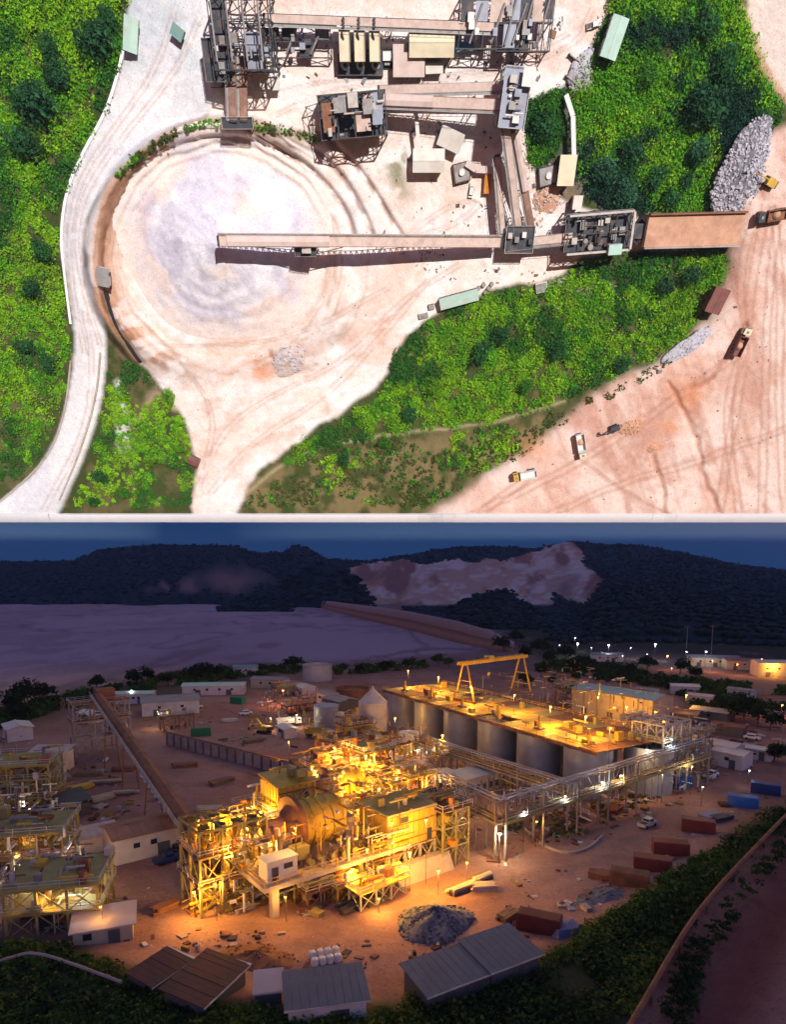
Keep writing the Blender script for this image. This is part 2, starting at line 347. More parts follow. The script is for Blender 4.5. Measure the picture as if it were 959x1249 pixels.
# colour of the land itself
n1 = fbm(XX, YY, 70, 5, 61); n2 = fbm(XX, YY, 16, 4, 71); n3 = fbm(wx, wy, 38, 4, 81)
C = np.zeros(XX.shape + (3,)) + np.array((.055, .07, .02))
C = lay(C, sstep(.5, .7, n2) * .6, (.16, .12, .06))
mp = blur(inpoly(wx * .6 + XX * .4, wy * .6 + YY * .4, PAD).astype(float), 1, 1)
padc = lay(np.zeros_like(C) + np.array(day(248, 230, 220)), sstep(.42, .62, n3), day(252, 243, 240)); padc = lay(padc, sstep(.58, .72, n1) * .6, day(238, 206, 188)); padc = lay(padc, sstep(.62, .75, n2) * .25, day(214, 174, 154))
C = lay(C, mp, (0, 0, 0)) + padc * mp[..., None]
mr_ = blur(inpoly(wx * .2 + XX * .8, wy * .2 + YY * .8, ROAD).astype(float), 1, 1)
roadc = lay(np.zeros_like(C) + np.array(day(240, 238, 238)), sstep(.45, .65, n3) * .8, day(222, 222, 228)); roadc = lay(roadc, sstep(120, 60, YY) * sstep(.35, .6, n1) * .7, day(196, 208, 216))
C = C * (1 - mr_[..., None]) + roadc * mr_[..., None]
mq = blur(inpoly(wx, wy, QUARRY).astype(float), 2, 2)
qc = lay(np.zeros_like(C) + np.array(day(226, 190, 174)), sstep(.42, .62, n3), day(238, 214, 202)); qc = lay(qc, sstep(.55, .72, n1) * .75, day(206, 160, 142)); qc = lay(qc, sstep(.6, .74, n2) * .4, day(188, 138, 118))
streak = fbm(XX * .35 + YY * .94, (YY * .35 - XX * .94) * 5, 60, 4, 91); qc = lay(qc, sstep(.55, .75, streak) * .5, day(242, 218, 205)); qc = lay(qc, sstep(.45, .25, streak) * .4, day(190, 134, 112))
C = C * (1 - mq[..., None]) + qc * mq[..., None]
mt = blur(inpoly(wx, wy, TOPROAD).astype(float), 1, 1); C = lay(C, mt, day(232, 216, 206))
C = lay(C, np.exp(-(dline(XX, YY, [(906, 10), (932, 80), (962, 125)]) / 5) ** 2) * .9, day(206, 164, 134))
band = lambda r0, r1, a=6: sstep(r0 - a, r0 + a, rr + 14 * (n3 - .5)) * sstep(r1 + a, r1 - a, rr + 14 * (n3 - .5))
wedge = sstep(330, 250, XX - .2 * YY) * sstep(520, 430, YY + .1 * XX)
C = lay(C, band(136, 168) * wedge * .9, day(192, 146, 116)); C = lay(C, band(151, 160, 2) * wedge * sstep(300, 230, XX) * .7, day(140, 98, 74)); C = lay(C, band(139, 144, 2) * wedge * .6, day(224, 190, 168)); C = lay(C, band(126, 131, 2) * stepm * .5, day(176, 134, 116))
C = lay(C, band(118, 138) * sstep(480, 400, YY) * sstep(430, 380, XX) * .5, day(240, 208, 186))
C = lay(C, np.exp(-((XX - 272) / 24) ** 4 - ((YY - 193) / 7) ** 4) * sstep(.35, .6, n2) * .8, day(238, 168, 118))
for (ox, oy, a, b, k) in ((395, 275, 13, 14, .7), (318, 452, 18, 13, .8), (325, 372, 30, 8, .4), (465, 400, 9, 24, .45), (300, 245, 12, 30, .3), (650, 545, 30, 14, .5), (820, 520, 14, 10, .7), (840, 480, 22, 18, .6), (800, 548, 9, 5, .9), (880, 250, 25, 12, .5)):
    C = lay(C, np.exp(-((wx - ox) / a) ** 2 - ((wy - oy) / b) ** 2) * k * sstep(.3, .6, n2 + .15), day(226, 150, 98))
for (ox, oy, a, b, k) in ((358, 440, 30, 16, .6), (400, 410, 28, 12, .35), (760, 520, 26, 14, .4), (900, 330, 20, 60, .35), (915, 460, 22, 50, .35)):
    C = lay(C, np.exp(-((wx - ox) / a) ** 2 - ((wy - oy) / b) ** 2) * k * sstep(.3, .55, n2 + .1), day(176, 124, 102))
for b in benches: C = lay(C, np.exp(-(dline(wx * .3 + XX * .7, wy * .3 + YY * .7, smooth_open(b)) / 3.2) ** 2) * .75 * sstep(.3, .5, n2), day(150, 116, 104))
for b in ruts: C = lay(C, np.exp(-(dline(wx, wy, smooth_open(b)) / 2.5) ** 2) * .6, day(176, 104, 72))
greenish = lambda m, k=.7: lay(C, m * k * sstep(.35, .6, n2), day(120, 118, 70))
C = greenish(np.exp(-(dline(XX, YY, smooth_open([(145, 215), (180, 182), (225, 158), (275, 148), (330, 158), (390, 172)])) / 6) ** 2), .9)
C = greenish(np.exp(-((wx - 487) / 16) ** 2 - ((wy - 205) / 40) ** 2), .8)
C = greenish(np.exp(-((wx - 560) / 40) ** 2 - ((wy - 165) / 12) ** 2), .6)
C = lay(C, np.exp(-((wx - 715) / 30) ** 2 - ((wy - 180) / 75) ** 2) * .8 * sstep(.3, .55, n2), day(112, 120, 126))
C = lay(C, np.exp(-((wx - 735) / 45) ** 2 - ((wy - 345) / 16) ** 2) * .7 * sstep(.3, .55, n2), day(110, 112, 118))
C = lay(C, np.exp(-((wx - 690) / 25) ** 2 - ((wy - 350) / 12) ** 2) * .5, day(190, 176, 168))
C = lay(C, np.exp(-((wx - 665) / 30) ** 2 - ((wy - 235) / 22) ** 2) * .6 * sstep(.35, .55, n2), day(196, 150, 112))
sl = inpoly(wx * .4 + XX * .6, wy * .4 + YY * .6, [(140, 462), (149, 462), (160, 540), (150, 560), (140, 540)]); C = lay(C, blur(sl.astype(float), 1, 1), day(205, 200, 200))
sl = inpoly(wx, wy, [(300, 585), (430, 545), (620, 520), (690, 500), (660, 535), (560, 592), (480, 640), (290, 640)]); C = lay(C, blur(sl.astype(float), 3, 2) * .55 * sstep(.35, .6, n2), day(150, 130, 92))
C = lay(C, np.exp(-(dline(wx * .3 + XX * .7, wy * .3 + YY * .7, smooth_open([(300, 600), (360, 555), (430, 536), (520, 524), (600, 516), (690, 488)])) / 2.2) ** 2) * .8, day(176, 168, 130))
C = lay(C, np.exp(-(dline(wx, wy, smooth_open([(140, 515), (165, 520), (190, 470), (215, 500)])) / 4) ** 2) * .6, day(196, 172, 140))
for k, rad in enumerate((134, 143, 176)):
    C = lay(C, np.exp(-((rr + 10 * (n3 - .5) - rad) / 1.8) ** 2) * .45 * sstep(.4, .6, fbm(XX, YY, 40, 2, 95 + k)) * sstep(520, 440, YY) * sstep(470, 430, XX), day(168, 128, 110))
sw = fbm(XX + 40 * n3, YY * 2.2 + .6 * XX, 30, 5, 98); C = lay(C, sstep(.56, .7, sw) * .35 * mp * sstep(330, 390, YY), day(204, 156, 132)); C = lay(C, sstep(.44, .3, sw) * .5 * mp * sstep(330, 390, YY), day(252, 246, 244))
# tyre tracks across the quarry floor and the haul road
for tr in ([(930, 250), (915, 330), (905, 420), (890, 520), (870, 640)], [(945, 250), (935, 340), (930, 440), (925, 640)], [(640, 640), (740, 590), (840, 565), (960, 520)], [(560, 632), (680, 575), (800, 500), (895, 430)], [(708, 560), (760, 600), (840, 640)], [(640, 580), (600, 610), (570, 640)], [(900, 430), (880, 500), (900, 640)], [(940, 265), (950, 360), (945, 480), (955, 640)], [(910, 280), (898, 340), (905, 400)]):
    d = np.minimum(dline(wx * .25 + XX * .75, wy * .25 + YY * .75, smooth_open(tr)), dline(wx * .25 + XX * .75 - 9, wy * .25 + YY * .75 - 4, smooth_open(tr)))
    C = lay(C, np.exp(-(d / 1.9) ** 2) * .5, day(182, 130, 108))
for tr in ([(255, 600), (300, 540), (400, 480), (470, 400), (520, 340)], [(240, 590), (270, 520), (330, 480), (420, 440), (480, 370), (560, 320)], [(120, 420), (100, 360), (88, 290), (100, 230), (150, 160), (210, 90), (240, 20)], [(100, 430), (84, 350), (80, 280), (95, 215), (140, 150), (190, 80), (210, 10)], [(50, 620), (100, 530), (112, 450), (100, 380)], [(480, 300), (540, 250), (590, 240), (560, 270), (500, 290)], [(330, 140), (420, 100), (560, 100), (700, 60), (720, 10)], [(340, 110), (400, 95), (600, 90), (690, 40)], [(160, 380), (220, 440), (260, 500), (250, 560)], [(200, 420), (300, 420), (380, 400), (470, 350)]):
    for o_ in (0, 5.5):
        d = dline(wx * .12 + XX * .88 - o_, wy * .12 + YY * .88 - o_ * .5, smooth_open(tr, 3)); C = lay(C, np.exp(-(d / 1.4) ** 2) * .55 * sstep(.3, .55, n2 + .1), day(190, 158, 142))
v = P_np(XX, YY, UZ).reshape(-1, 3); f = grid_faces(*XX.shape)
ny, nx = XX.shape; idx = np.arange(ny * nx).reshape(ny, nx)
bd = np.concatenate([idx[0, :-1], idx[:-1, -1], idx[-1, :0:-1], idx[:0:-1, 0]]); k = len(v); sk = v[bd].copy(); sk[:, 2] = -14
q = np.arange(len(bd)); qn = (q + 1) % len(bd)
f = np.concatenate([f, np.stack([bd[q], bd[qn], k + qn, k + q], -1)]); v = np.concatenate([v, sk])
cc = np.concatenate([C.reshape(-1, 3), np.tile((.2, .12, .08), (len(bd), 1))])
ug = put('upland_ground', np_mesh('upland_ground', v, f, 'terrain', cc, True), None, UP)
tag(ug, 'sunlit pale pinkish earth of the upper open-pit mine yard', kind='structure')
cs = [P(GX0, GY0, -8), P(GX1, GY0, -8), P(GX1, GY1, -8), P(GX0, GY1, -8)]
bed = MB().prism([(c.x, c.y) for c in reversed(cs)], -20, -13.9).build('bedrock', 'steel_rust'); bed.matrix_world = UP; tag(bed, 'rock underside carrying the sunlit upland', kind='structure')
# pale wall at the upland's lower edge, standing in for the white gap
rw = MB()
for i in range(88):
    x0 = GX0 + 15 * i; a = P(x0, 631.5, zt(x0, 628) + .6); b = P(x0 + 15.2, 631.5, zt(x0 + 15, 628) + .6); rw.bar(a + Vector((0, 0, -.4)), b + Vector((0, 0, -.4)), 4.3, 2.4)
rw = rw.build('gap_wall', 'concrete_pale'); rw.matrix_world = UP; tag(rw, 'long white concrete retaining wall along the lower edge of the sunlit upland', kind='structure')

# road edging and drains: pale kerb lines beside the white road
def ribbon(name, pts, w, h, m, label, z=0.0, cat=None, kind='structure'):
    pts = smooth_open(pts); b = MB(); pp = [U(x, y, z) for x, y in pts]
    for p, q_ in zip(pp[:-1], pp[1:]): b.bar(p, q_, w, h)
    o = b.build(name, m); o.matrix_world = UP; return tag(o, label, cat, kind=kind)
ribbon('kerb', [(150, 62), (141, 100), (128, 138), (104, 180), (82, 226), (73, 285), (79, 340), (86, 395)], .9, .8, 'concrete_pale', 'white concrete kerb along the outer edge of the pale haul road', .2)
ribbon('kerb', [(86, 440), (80, 500), (62, 553), (20, 596), (-40, 640)], .7, .7, 'concrete', 'grey drain kerb on the left side of the descending white road', .2)
ribbon('kerb', [(122, 430), (118, 480), (100, 545), (72, 610)], .8, .6, 'concrete', 'grey drain kerb on the right side of the descending white road', .2)

# ================================================================== SETTING 2: the valley at dusk
vx = np.arange(-520, 1490, 4.0); vy = np.concatenate([np.arange(731, 860, 1.5), np.arange(860, 1500, 3.0)])
VX, VY = np.meshgrid(vx, vy)
vw = VX + 14 * (fbm(VX, VY, 40, 4, 101) - .5) * 2; vh = VY + 7 * (fbm(VX, VY, 40, 4, 111) - .5) * 2
flat = G_np(VX, VY, np.zeros_like(VX)); MX, MY = flat[..., 0], flat[..., 1]
m1 = fbm(MX, MY, 22, 5, 121); m2 = fbm(MX, MY, 5, 4, 131); m3 = fbm(MX, MY * .35, 120, 4, 141)
BANK = smooth_closed([(-520, 1136), (0, 1140), (110, 1152), (190, 1190), (320, 1226), (480, 1226), (600, 1190), (690, 1150), (760, 1105), (850, 1045), (959, 975), (1490, 880), (1490, 960), (959, 1000), (900, 1060), (830, 1130), (770, 1230), (730, 1500), (-520, 1500)], 2)
VZ = 0.25 * (m2 - .5) + blur(inpoly(VX, VY, BANK).astype(float), 5, 2) * (1.2 + 1.2 * (m1 - .5))
TAIL = smooth_closed([(-520, 700), (360, 700), (480, 748), (600, 764), (640, 776), (600, 790), (520, 800), (430, 806), (340, 808), (230, 814), (140, 834), (60, 850), (0, 862), (-520, 900)], 2)
D = lay(np.zeros(VX.shape + (3,)) + np.array((.32, .17, .135)), sstep(.4, .65, m1), (.39, .225, .18)); D = lay(D, sstep(.55, .75, m2) * .5, (.20, .11, .085))
tm = blur(inpoly(vw * .3 + VX * .7, vh * .3 + VY * .7, TAIL).astype(float), 1, 2)
tc = lay(np.zeros_like(D) + np.array((.64, .43, .40)), sstep(.4, .65, m3), (.54, .35, .32)); tc = lay(tc, sstep(.6, .75, fbm(MX, MY * .2, 60, 4, 151)) * .5, (.70, .50, .48))
tc = lay(tc, sstep(.58, .64, fbm(MX, MY * .5, 45, 5, 161)) * .35, (.33, .20, .18)); tc = lay(tc, np.exp(-(np.abs(fbm(MX, MY * .4, 150, 4, 171) - .5) / .012) ** 2) * .55, (.24, .15, .14)); tc = lay(tc, np.exp(-(np.abs(fbm(MX + 900, MY * .6, 80, 3, 181) - .5) / .01) ** 2) * .35, (.60, .44, .42))
tc = lay(tc, np.exp(-(dline(vw, vh, [(430, 806), (480, 798), (540, 792), (600, 786)]) / 1.6) ** 2) * .7, (.18, .11, .11))
D = D * (1 - tm[..., None]) + tc * tm[..., None]
SCRUB = smooth_closed([(590, 762), (700, 730), (1490, 730), (1490, 850), (980, 842), (890, 862), (845, 880), (820, 836), (700, 822), (650, 808), (630, 790)], 2)
D = lay(D, blur(inpoly(vw, vh, SCRUB).astype(float), 2, 2) * sstep(.25, .5, m1 + .1), (.06, .065, .04))
D = lay(D, blur(inpoly(vw, vh, [(760, 790), (830, 800), (960, 830), (1200, 830), (1200, 850), (900, 850), (850, 830), (770, 810)]).astype(float), 2, 2) * .8, (.30, .19, .15))
D = lay(D, blur(inpoly(vw, vh, [(0, 850), (120, 830), (250, 812), (340, 806), (330, 830), (240, 850), (100, 870), (0, 890)]).astype(float), 2, 2) * .8 * sstep(.3, .5, m1), (.05, .06, .035))
D = lay(D, blur(inpoly(vw, vh, BANK).astype(float), 2, 2), (.05, .055, .025))
D = lay(D, np.exp(-(dline(vw, vh, [(860, 1300), (920, 1160), (1010, 1030)]) / 60) ** 2) * .95, (.15, .05, .045))
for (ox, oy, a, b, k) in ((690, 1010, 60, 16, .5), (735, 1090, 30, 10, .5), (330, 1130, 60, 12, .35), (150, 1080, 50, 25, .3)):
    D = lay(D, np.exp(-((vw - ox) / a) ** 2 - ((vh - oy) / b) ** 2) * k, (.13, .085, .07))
for tr in ([(520, 1090), (640, 1060), (760, 1040), (860, 985), (940, 945)], [(140, 1060), (230, 1120), (400, 1125), (600, 1090), (690, 1060)], [(90, 930), (120, 1000), (160, 1080)]):
    d = dline(vw, vh, smooth_open(tr)); D = lay(D, (np.exp(-((d - 5) / 2.5) ** 2) + np.exp(-((d - 11) / 2.5) ** 2)) * .35, (.21, .12, .1))
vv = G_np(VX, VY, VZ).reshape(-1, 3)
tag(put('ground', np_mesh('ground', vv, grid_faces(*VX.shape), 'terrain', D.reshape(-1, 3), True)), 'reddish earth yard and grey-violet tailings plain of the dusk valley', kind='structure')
lo = MB().add([(-5000, -1100, -.9), (5000, -1100, -.9), (5000, 5200, -.9), (-5000, 5200, -.9)], [(0, 1, 2, 3)])
mat('soil', (.22, .14, .10), .95, .2, .2, .3, spec=.1); tag(lo.build('terrain', 'soil'), 'wide dark earth plain under and around the valley', kind='structure')
def zv_(x, y): return 0.0
def V(x, y, h=0.0): return G(x, y, h)

def ridge(name, label, sky_px, d0, d1, d2, colf, z0=0.0, nx=240, nt=36, seed=0, rough=.12, x0=None, x1=None, pw=.8):
    xs = np.linspace(sky_px[0][0], sky_px[-1][0], nx); ys = np.interp(xs, [p[0] for p in sky_px], [p[1] for p in sky_px])
    t = np.linspace(0, 1.45, nt); X, T = np.meshgrid(xs, t); Yc = np.interp(X, xs, ys)
    zc = CH + (HOR - Yc) / F * d1
    rag = (fbm(X, X * 0 + seed, 60, 4, seed + 3) - .5) * 2 * .07 * d0
    dep = np.where(T <= 1, d0 + rag * (1 - np.clip(T, 0, 1)) + (d1 - d0) * T, d1 + (d2 - d1) * (T - 1) / .45)
    prof = np.where(T <= 1, np.clip(T, 0, 1) ** pw, 1 - (T - 1) / .45 * .8)
    nz = fbm(X * 6, T * 900, 330, 5, seed + 7) - .5; gul = np.abs(fbm(X * 8 + 60 * T, T * 300, 260, 4, seed + 17) - .5) * 2
    Z = z0 + (zc - z0) * prof * (1 - rough * 1.6 * (1 - gul) * np.sin(np.clip(T, 0, 1) * 3.1416)) + (zc - z0) * rough * nz * np.clip(T * 3, 0, 1)
    Z = np.maximum(Z, z0 - 1.5 * (T <= 0))
    vv = np.stack([(X - W / 2) / F * dep, dep, Z], -1)
    ypx = HOR - (Z - CH) / dep * F
    c = colf(X, ypx, T, nz, gul)
    o = put(name, np_mesh(name, vv.reshape(-1, 3), grid_faces(nt, nx, True), 'terrain', c.reshape(-1, 3), True))
    tag(o, label, kind='structure'); return vv, ypx, c
HAZED_FOREST = (.012, .040, .050)  # bluish dusk haze is mixed into the forest colour
QF = [(348, 726), (366, 712), (400, 704), (424, 706), (440, 688), (500, 684), (560, 688), (600, 684), (640, 676), (672, 664), (700, 660), (712, 670), (706, 690), (734, 712), (730, 730), (760, 776), (742, 778), (706, 740), (690, 724), (676, 722), (694, 772), (668, 772), (640, 745), (600, 735), (560, 742), (500, 742), (360, 742)]
QF_OLD = [(420, 712), (440, 690), (500, 688), (560, 690), (620, 684), (690, 664), (705, 670), (702, 690), (730, 712), (728, 730), (756, 772), (742, 772), (712, 742), (690, 722), (668, 716), (690, 765), (668, 765), (640, 730), (620, 712), (560, 716), (500, 736), (440, 738), (360, 734), (350, 722)]
def far_col(X, Y, T, nz, gul):
    c = np.zeros(X.shape + (3,)) + np.array(HAZED_FOREST); c = lay(c, sstep(-.1, .2, nz) * .5, (.024, .062, .066))
    wxx = X + 16 * (fbm(X, Y, 18, 4, 201) - .5) * 2; wyy = Y + 9 * (fbm(X, Y, 18, 4, 211) - .5) * 2
    m = inpoly(wxx, wyy, QF).astype(float); q = lay(np.zeros_like(c) + np.array((.62, .38, .27)), sstep(.42, .6, fbm(X, Y * 2.2, 16, 4, 221)), (.78, .60, .48)); q = lay(q, sstep(.55, .7, fbm(X, Y, 22, 4, 231)), (.36, .17, .12))
    q = lay(q, sstep(.2, .8, np.sin(Y * 1.0 + .12 * X + 16 * fbm(X, Y, 40, 4, 241))) * .4 * sstep(.4, .6, fbm(X, Y, 30, 3, 251)), (.34, .22, .19)); q = lay(q, sstep(.56, .64, fbm(X * 1.4 + Y, Y * .6, 14, 4, 261)) * .6, (.62, .30, .18))
    c = c * (1 - m[..., None]) + q * m[..., None]
    for (ox, oy, a, b) in ((200, 716, 9, 7), (232, 714, 8, 7), (285, 708, 34, 12), (695, 716, 10, 10)):
        c = lay(c, np.exp(-((wxx - ox) / a) ** 2 - ((wyy - oy) / b) ** 2) * .9, (.34, .2, .16))
    c = lay(c, np.exp(-((wxx - 830) / 12) ** 2 - ((wyy - 722) / 16) ** 2) * .35, (.2, .2, .19))
    return c
SKYL = [(-520, 690), (12, 685), (95, 684), (125, 671), (180, 666), (290, 665), (312, 674), (345, 673), (362, 664), (376, 669), (400, 681), (450, 684), (500, 677), (540, 670), (600, 666), (650, 670), (692, 662), (780, 667), (830, 674), (890, 688), (959, 696), (1100, 690), (1490, 682)]
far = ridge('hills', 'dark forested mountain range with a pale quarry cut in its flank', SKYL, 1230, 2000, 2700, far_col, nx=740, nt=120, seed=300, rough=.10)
dark_col = lambda X, Y, T, nz, gul: lay(np.zeros(X.shape + (3,)) + np.array(HAZED_FOREST), sstep(-.1, .2, nz) * .5, (.024, .062, .066))
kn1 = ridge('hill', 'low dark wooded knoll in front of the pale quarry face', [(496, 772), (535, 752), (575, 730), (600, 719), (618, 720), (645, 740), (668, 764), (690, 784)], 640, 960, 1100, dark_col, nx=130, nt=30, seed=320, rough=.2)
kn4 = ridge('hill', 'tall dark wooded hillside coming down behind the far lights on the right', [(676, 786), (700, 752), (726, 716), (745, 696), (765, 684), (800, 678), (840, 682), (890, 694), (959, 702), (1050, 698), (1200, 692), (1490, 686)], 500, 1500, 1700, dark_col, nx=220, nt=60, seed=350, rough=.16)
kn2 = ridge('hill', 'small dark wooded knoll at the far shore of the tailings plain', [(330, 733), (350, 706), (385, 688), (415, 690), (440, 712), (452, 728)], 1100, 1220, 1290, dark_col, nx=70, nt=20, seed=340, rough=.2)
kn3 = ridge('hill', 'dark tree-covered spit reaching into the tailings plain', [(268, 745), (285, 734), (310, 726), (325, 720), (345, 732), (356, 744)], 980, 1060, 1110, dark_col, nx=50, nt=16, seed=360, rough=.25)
EP = [(330, 727, 729), (365, 730, 735), (400, 733, 744), (450, 739, 757), (500, 746, 769), (560, 758, 785), (600, 770, 793), (628, 784, 797)]
ex = np.linspace(330, 628, 90); et = np.interp(ex, [p[0] for p in EP], [p[1] for p in EP]); eb = np.interp(ex, [p[0] for p in EP], [p[2] for p in EP])
rows, cols_ = [], []
base = G_np(ex, eb, np.full(90, -.3)); dep = base[:, 1]
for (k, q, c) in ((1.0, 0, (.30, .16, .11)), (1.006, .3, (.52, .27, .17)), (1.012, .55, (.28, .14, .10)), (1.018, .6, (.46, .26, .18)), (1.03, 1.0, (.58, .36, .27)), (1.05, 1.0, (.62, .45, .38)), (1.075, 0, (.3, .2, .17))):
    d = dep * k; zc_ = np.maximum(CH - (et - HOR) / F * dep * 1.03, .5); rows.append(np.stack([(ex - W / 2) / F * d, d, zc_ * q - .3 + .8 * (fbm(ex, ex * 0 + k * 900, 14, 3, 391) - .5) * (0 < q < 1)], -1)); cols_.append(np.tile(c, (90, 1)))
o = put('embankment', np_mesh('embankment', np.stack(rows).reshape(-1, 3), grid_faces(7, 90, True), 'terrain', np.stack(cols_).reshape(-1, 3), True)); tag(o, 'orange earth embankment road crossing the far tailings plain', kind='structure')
# woods on the hills: crowns too far away to count
ICO = None
def blobs(name, label, pos, rad, cols, squash=.6):
    t = (1 + 5 ** .5) / 2; iv = np.array([(-1, t, 0), (1, t, 0), (-1, -t, 0), (1, -t, 0), (0, -1, t), (0, 1, t), (0, -1, -t), (0, 1, -t), (t, 0, -1), (t, 0, 1), (-t, 0, -1), (-t, 0, 1)]) / 1.9
    iF = np.array([(0, 11, 5), (0, 5, 1), (0, 1, 7), (0, 7, 10), (0, 10, 11), (1, 5, 9), (5, 11, 4), (11, 10, 2), (10, 7, 6), (7, 1, 8), (3, 9, 4), (3, 4, 2), (3, 2, 6), (3, 6, 8), (3, 8, 9), (4, 9, 5), (2, 4, 11), (6, 2, 10), (8, 6, 7), (9, 8, 1)])
    n = len(pos); j = 1 + .35 * (rng.random((n, 12, 1)) - .5) * 2
    vv = pos[:, None, :] + iv[None] * j * rad[:, None, None] * np.array((1, 1, squash)); ff = iF[None] + (np.arange(n) * 12)[:, None, None]
    o = put(name, np_mesh(name, vv.reshape(-1, 3), ff.reshape(-1, 3), 'leaf', np.repeat(cols, 12, 0), True)); tag(o, label, kind='stuff'); return o
def woods(surf, n, name, label, rmin, rmax, thr=.05):
    vv, yp, c = surf; a = vv.reshape(-1, 3); lum = c.reshape(-1, 3)[:, 0]; ok = np.where(lum < thr)[0]
    i = rng.choice(ok, n); p = a[i] + (rng.random((n, 3)) - .5) * np.array((14, 14, 0)); p[:, 2] += 2
    blobs(name, label, p, rmin + (rmax - rmin) * rng.random(n), np.array(HAZED_FOREST) * (.6 + 1.1 * rng.random((n, 1))))
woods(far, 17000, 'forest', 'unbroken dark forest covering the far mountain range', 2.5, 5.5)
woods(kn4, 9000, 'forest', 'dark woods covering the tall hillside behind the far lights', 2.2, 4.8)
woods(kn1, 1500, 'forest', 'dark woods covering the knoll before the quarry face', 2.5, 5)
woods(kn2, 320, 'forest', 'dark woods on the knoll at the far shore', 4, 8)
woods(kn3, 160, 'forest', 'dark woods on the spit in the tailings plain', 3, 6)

# ================================================================== BUILDERS
def slab(name, c, ex, ey, L, Wd, T, m, parent):
    if m not in _unit: _unit[m] = MB().box((0, 0, 0), (1, 1, 1)).mesh('beam', m)
    ex, ey = Vector(ex).normalized(), Vector(ey).normalized(); n = ex.cross(ey)
    return put(name, _unit[m], parent, Matrix(((ex.x * L, ey.x * Wd, n.x * T, c[0]), (ex.y * L, ey.y * Wd, n.y * T, c[1]), (ex.z * L, ey.z * Wd, n.z * T, c[2]), (0, 0, 0, 1))))
def shed(fr, name, label, cat, loc, w, d, h, rz, roof='roof_white', wall='wall_white', style='gable', pitch=.16, doors=1, wins=2, sheets=1, over=.5, group=None, open_front=False):
    t = thing(name, label, cat, fr, loc, rz, group)
    if open_front:
        b = MB().box((0, d / 2 - .1, h / 2), (w, .2, h)).box((-w / 2 + .1, 0, h / 2), (.2, d - .4, h)); b.build('wall', wall, t)
        for i in range(3): beam('post', (-w / 2 + .3 + i * (w - .6) / 2, -d / 2 + .2, 0), (-w / 2 + .3 + i * (w - .6) / 2, -d / 2 + .2, h), .22, 'steel', t)
    else:
        b = MB().box((0, 0, h / 2), (w, d, h))
        if style == 'gable':
            r = pitch * d / 2; b.add([(-w / 2, -d / 2, h), (-w / 2, d / 2, h), (-w / 2, 0, h + r), (w / 2, -d / 2, h), (w / 2, d / 2, h), (w / 2, 0, h + r)], [(0, 2, 1), (3, 4, 5), (0, 3, 5, 2), (1, 2, 5, 4)])
        b.build('wall', wall, t)
    if style == 'gable':
        sl = math.hypot(d / 2 + over, pitch * (d / 2 + over)); rise = pitch * (d / 2)
        for s in (-1, 1):
            L = (w + 2 * over) / sheets
            for i in range(sheets):
                x = -w / 2 - over + L * (i + .5); j = random.uniform(-.02, .02) if sheets > 1 else 0
                slab('roof_sheet' if sheets > 1 else 'roof_slope', (x, s * (d / 2 + over) / 2, h + rise + .12 - pitch * (d / 2 + over) / 2 + j), (1, 0, 0), (0, 1, -s * pitch), L - (.05 if sheets > 1 else 0), sl, .12, roof, t)
        beam('ridge_cap', (-w / 2 - over, 0, h + rise + .2), (w / 2 + over, 0, h + rise + .2), .5, roof, t, .12)
    else:
        k = pitch if style == 'mono' else .02; L = (w + 2 * over) / sheets
        for i in range(sheets):
            slab('roof_sheet' if sheets > 1 else 'roof', (-w / 2 - over + L * (i + .5), 0, h + .1 + k * d / 2 + (random.uniform(-.02, .02) if sheets > 1 else 0)), (1, 0, 0), (0, 1, k), L - (.05 if sheets > 1 else 0), (d + 2 * over), .14, roof, t)
        beam('eave', (-w / 2 - over, -d / 2 - over, h + .02), (w / 2 + over, -d / 2 - over, h + .02), .16, 'steel_pale', t)
    for i in range(doors):
        x = (i + .5) / doors * w - w / 2 + (w * .18 if doors == 1 else 0)
        dd = block('door', (x, -d / 2 - .05, min(2.4, h * .8) / 2), (min(2.2, w * .2), .12, min(2.4, h * .8)), 'wall_dark', t)
    for i in range(wins):
        x = (i + .5) / wins * w * .8 - w * .4
        if abs(x - (w * .18 if doors == 1 else 99)) < 1.4 and doors: x -= 2.0
        block('window', (x, -d / 2 - .04, h * .62), (1.1, .1, .9), 'glass_dark', t)
        block('window', (x, d / 2 + .04, h * .62), (1.1, .1, .9), 'glass_dark', t)
    return t
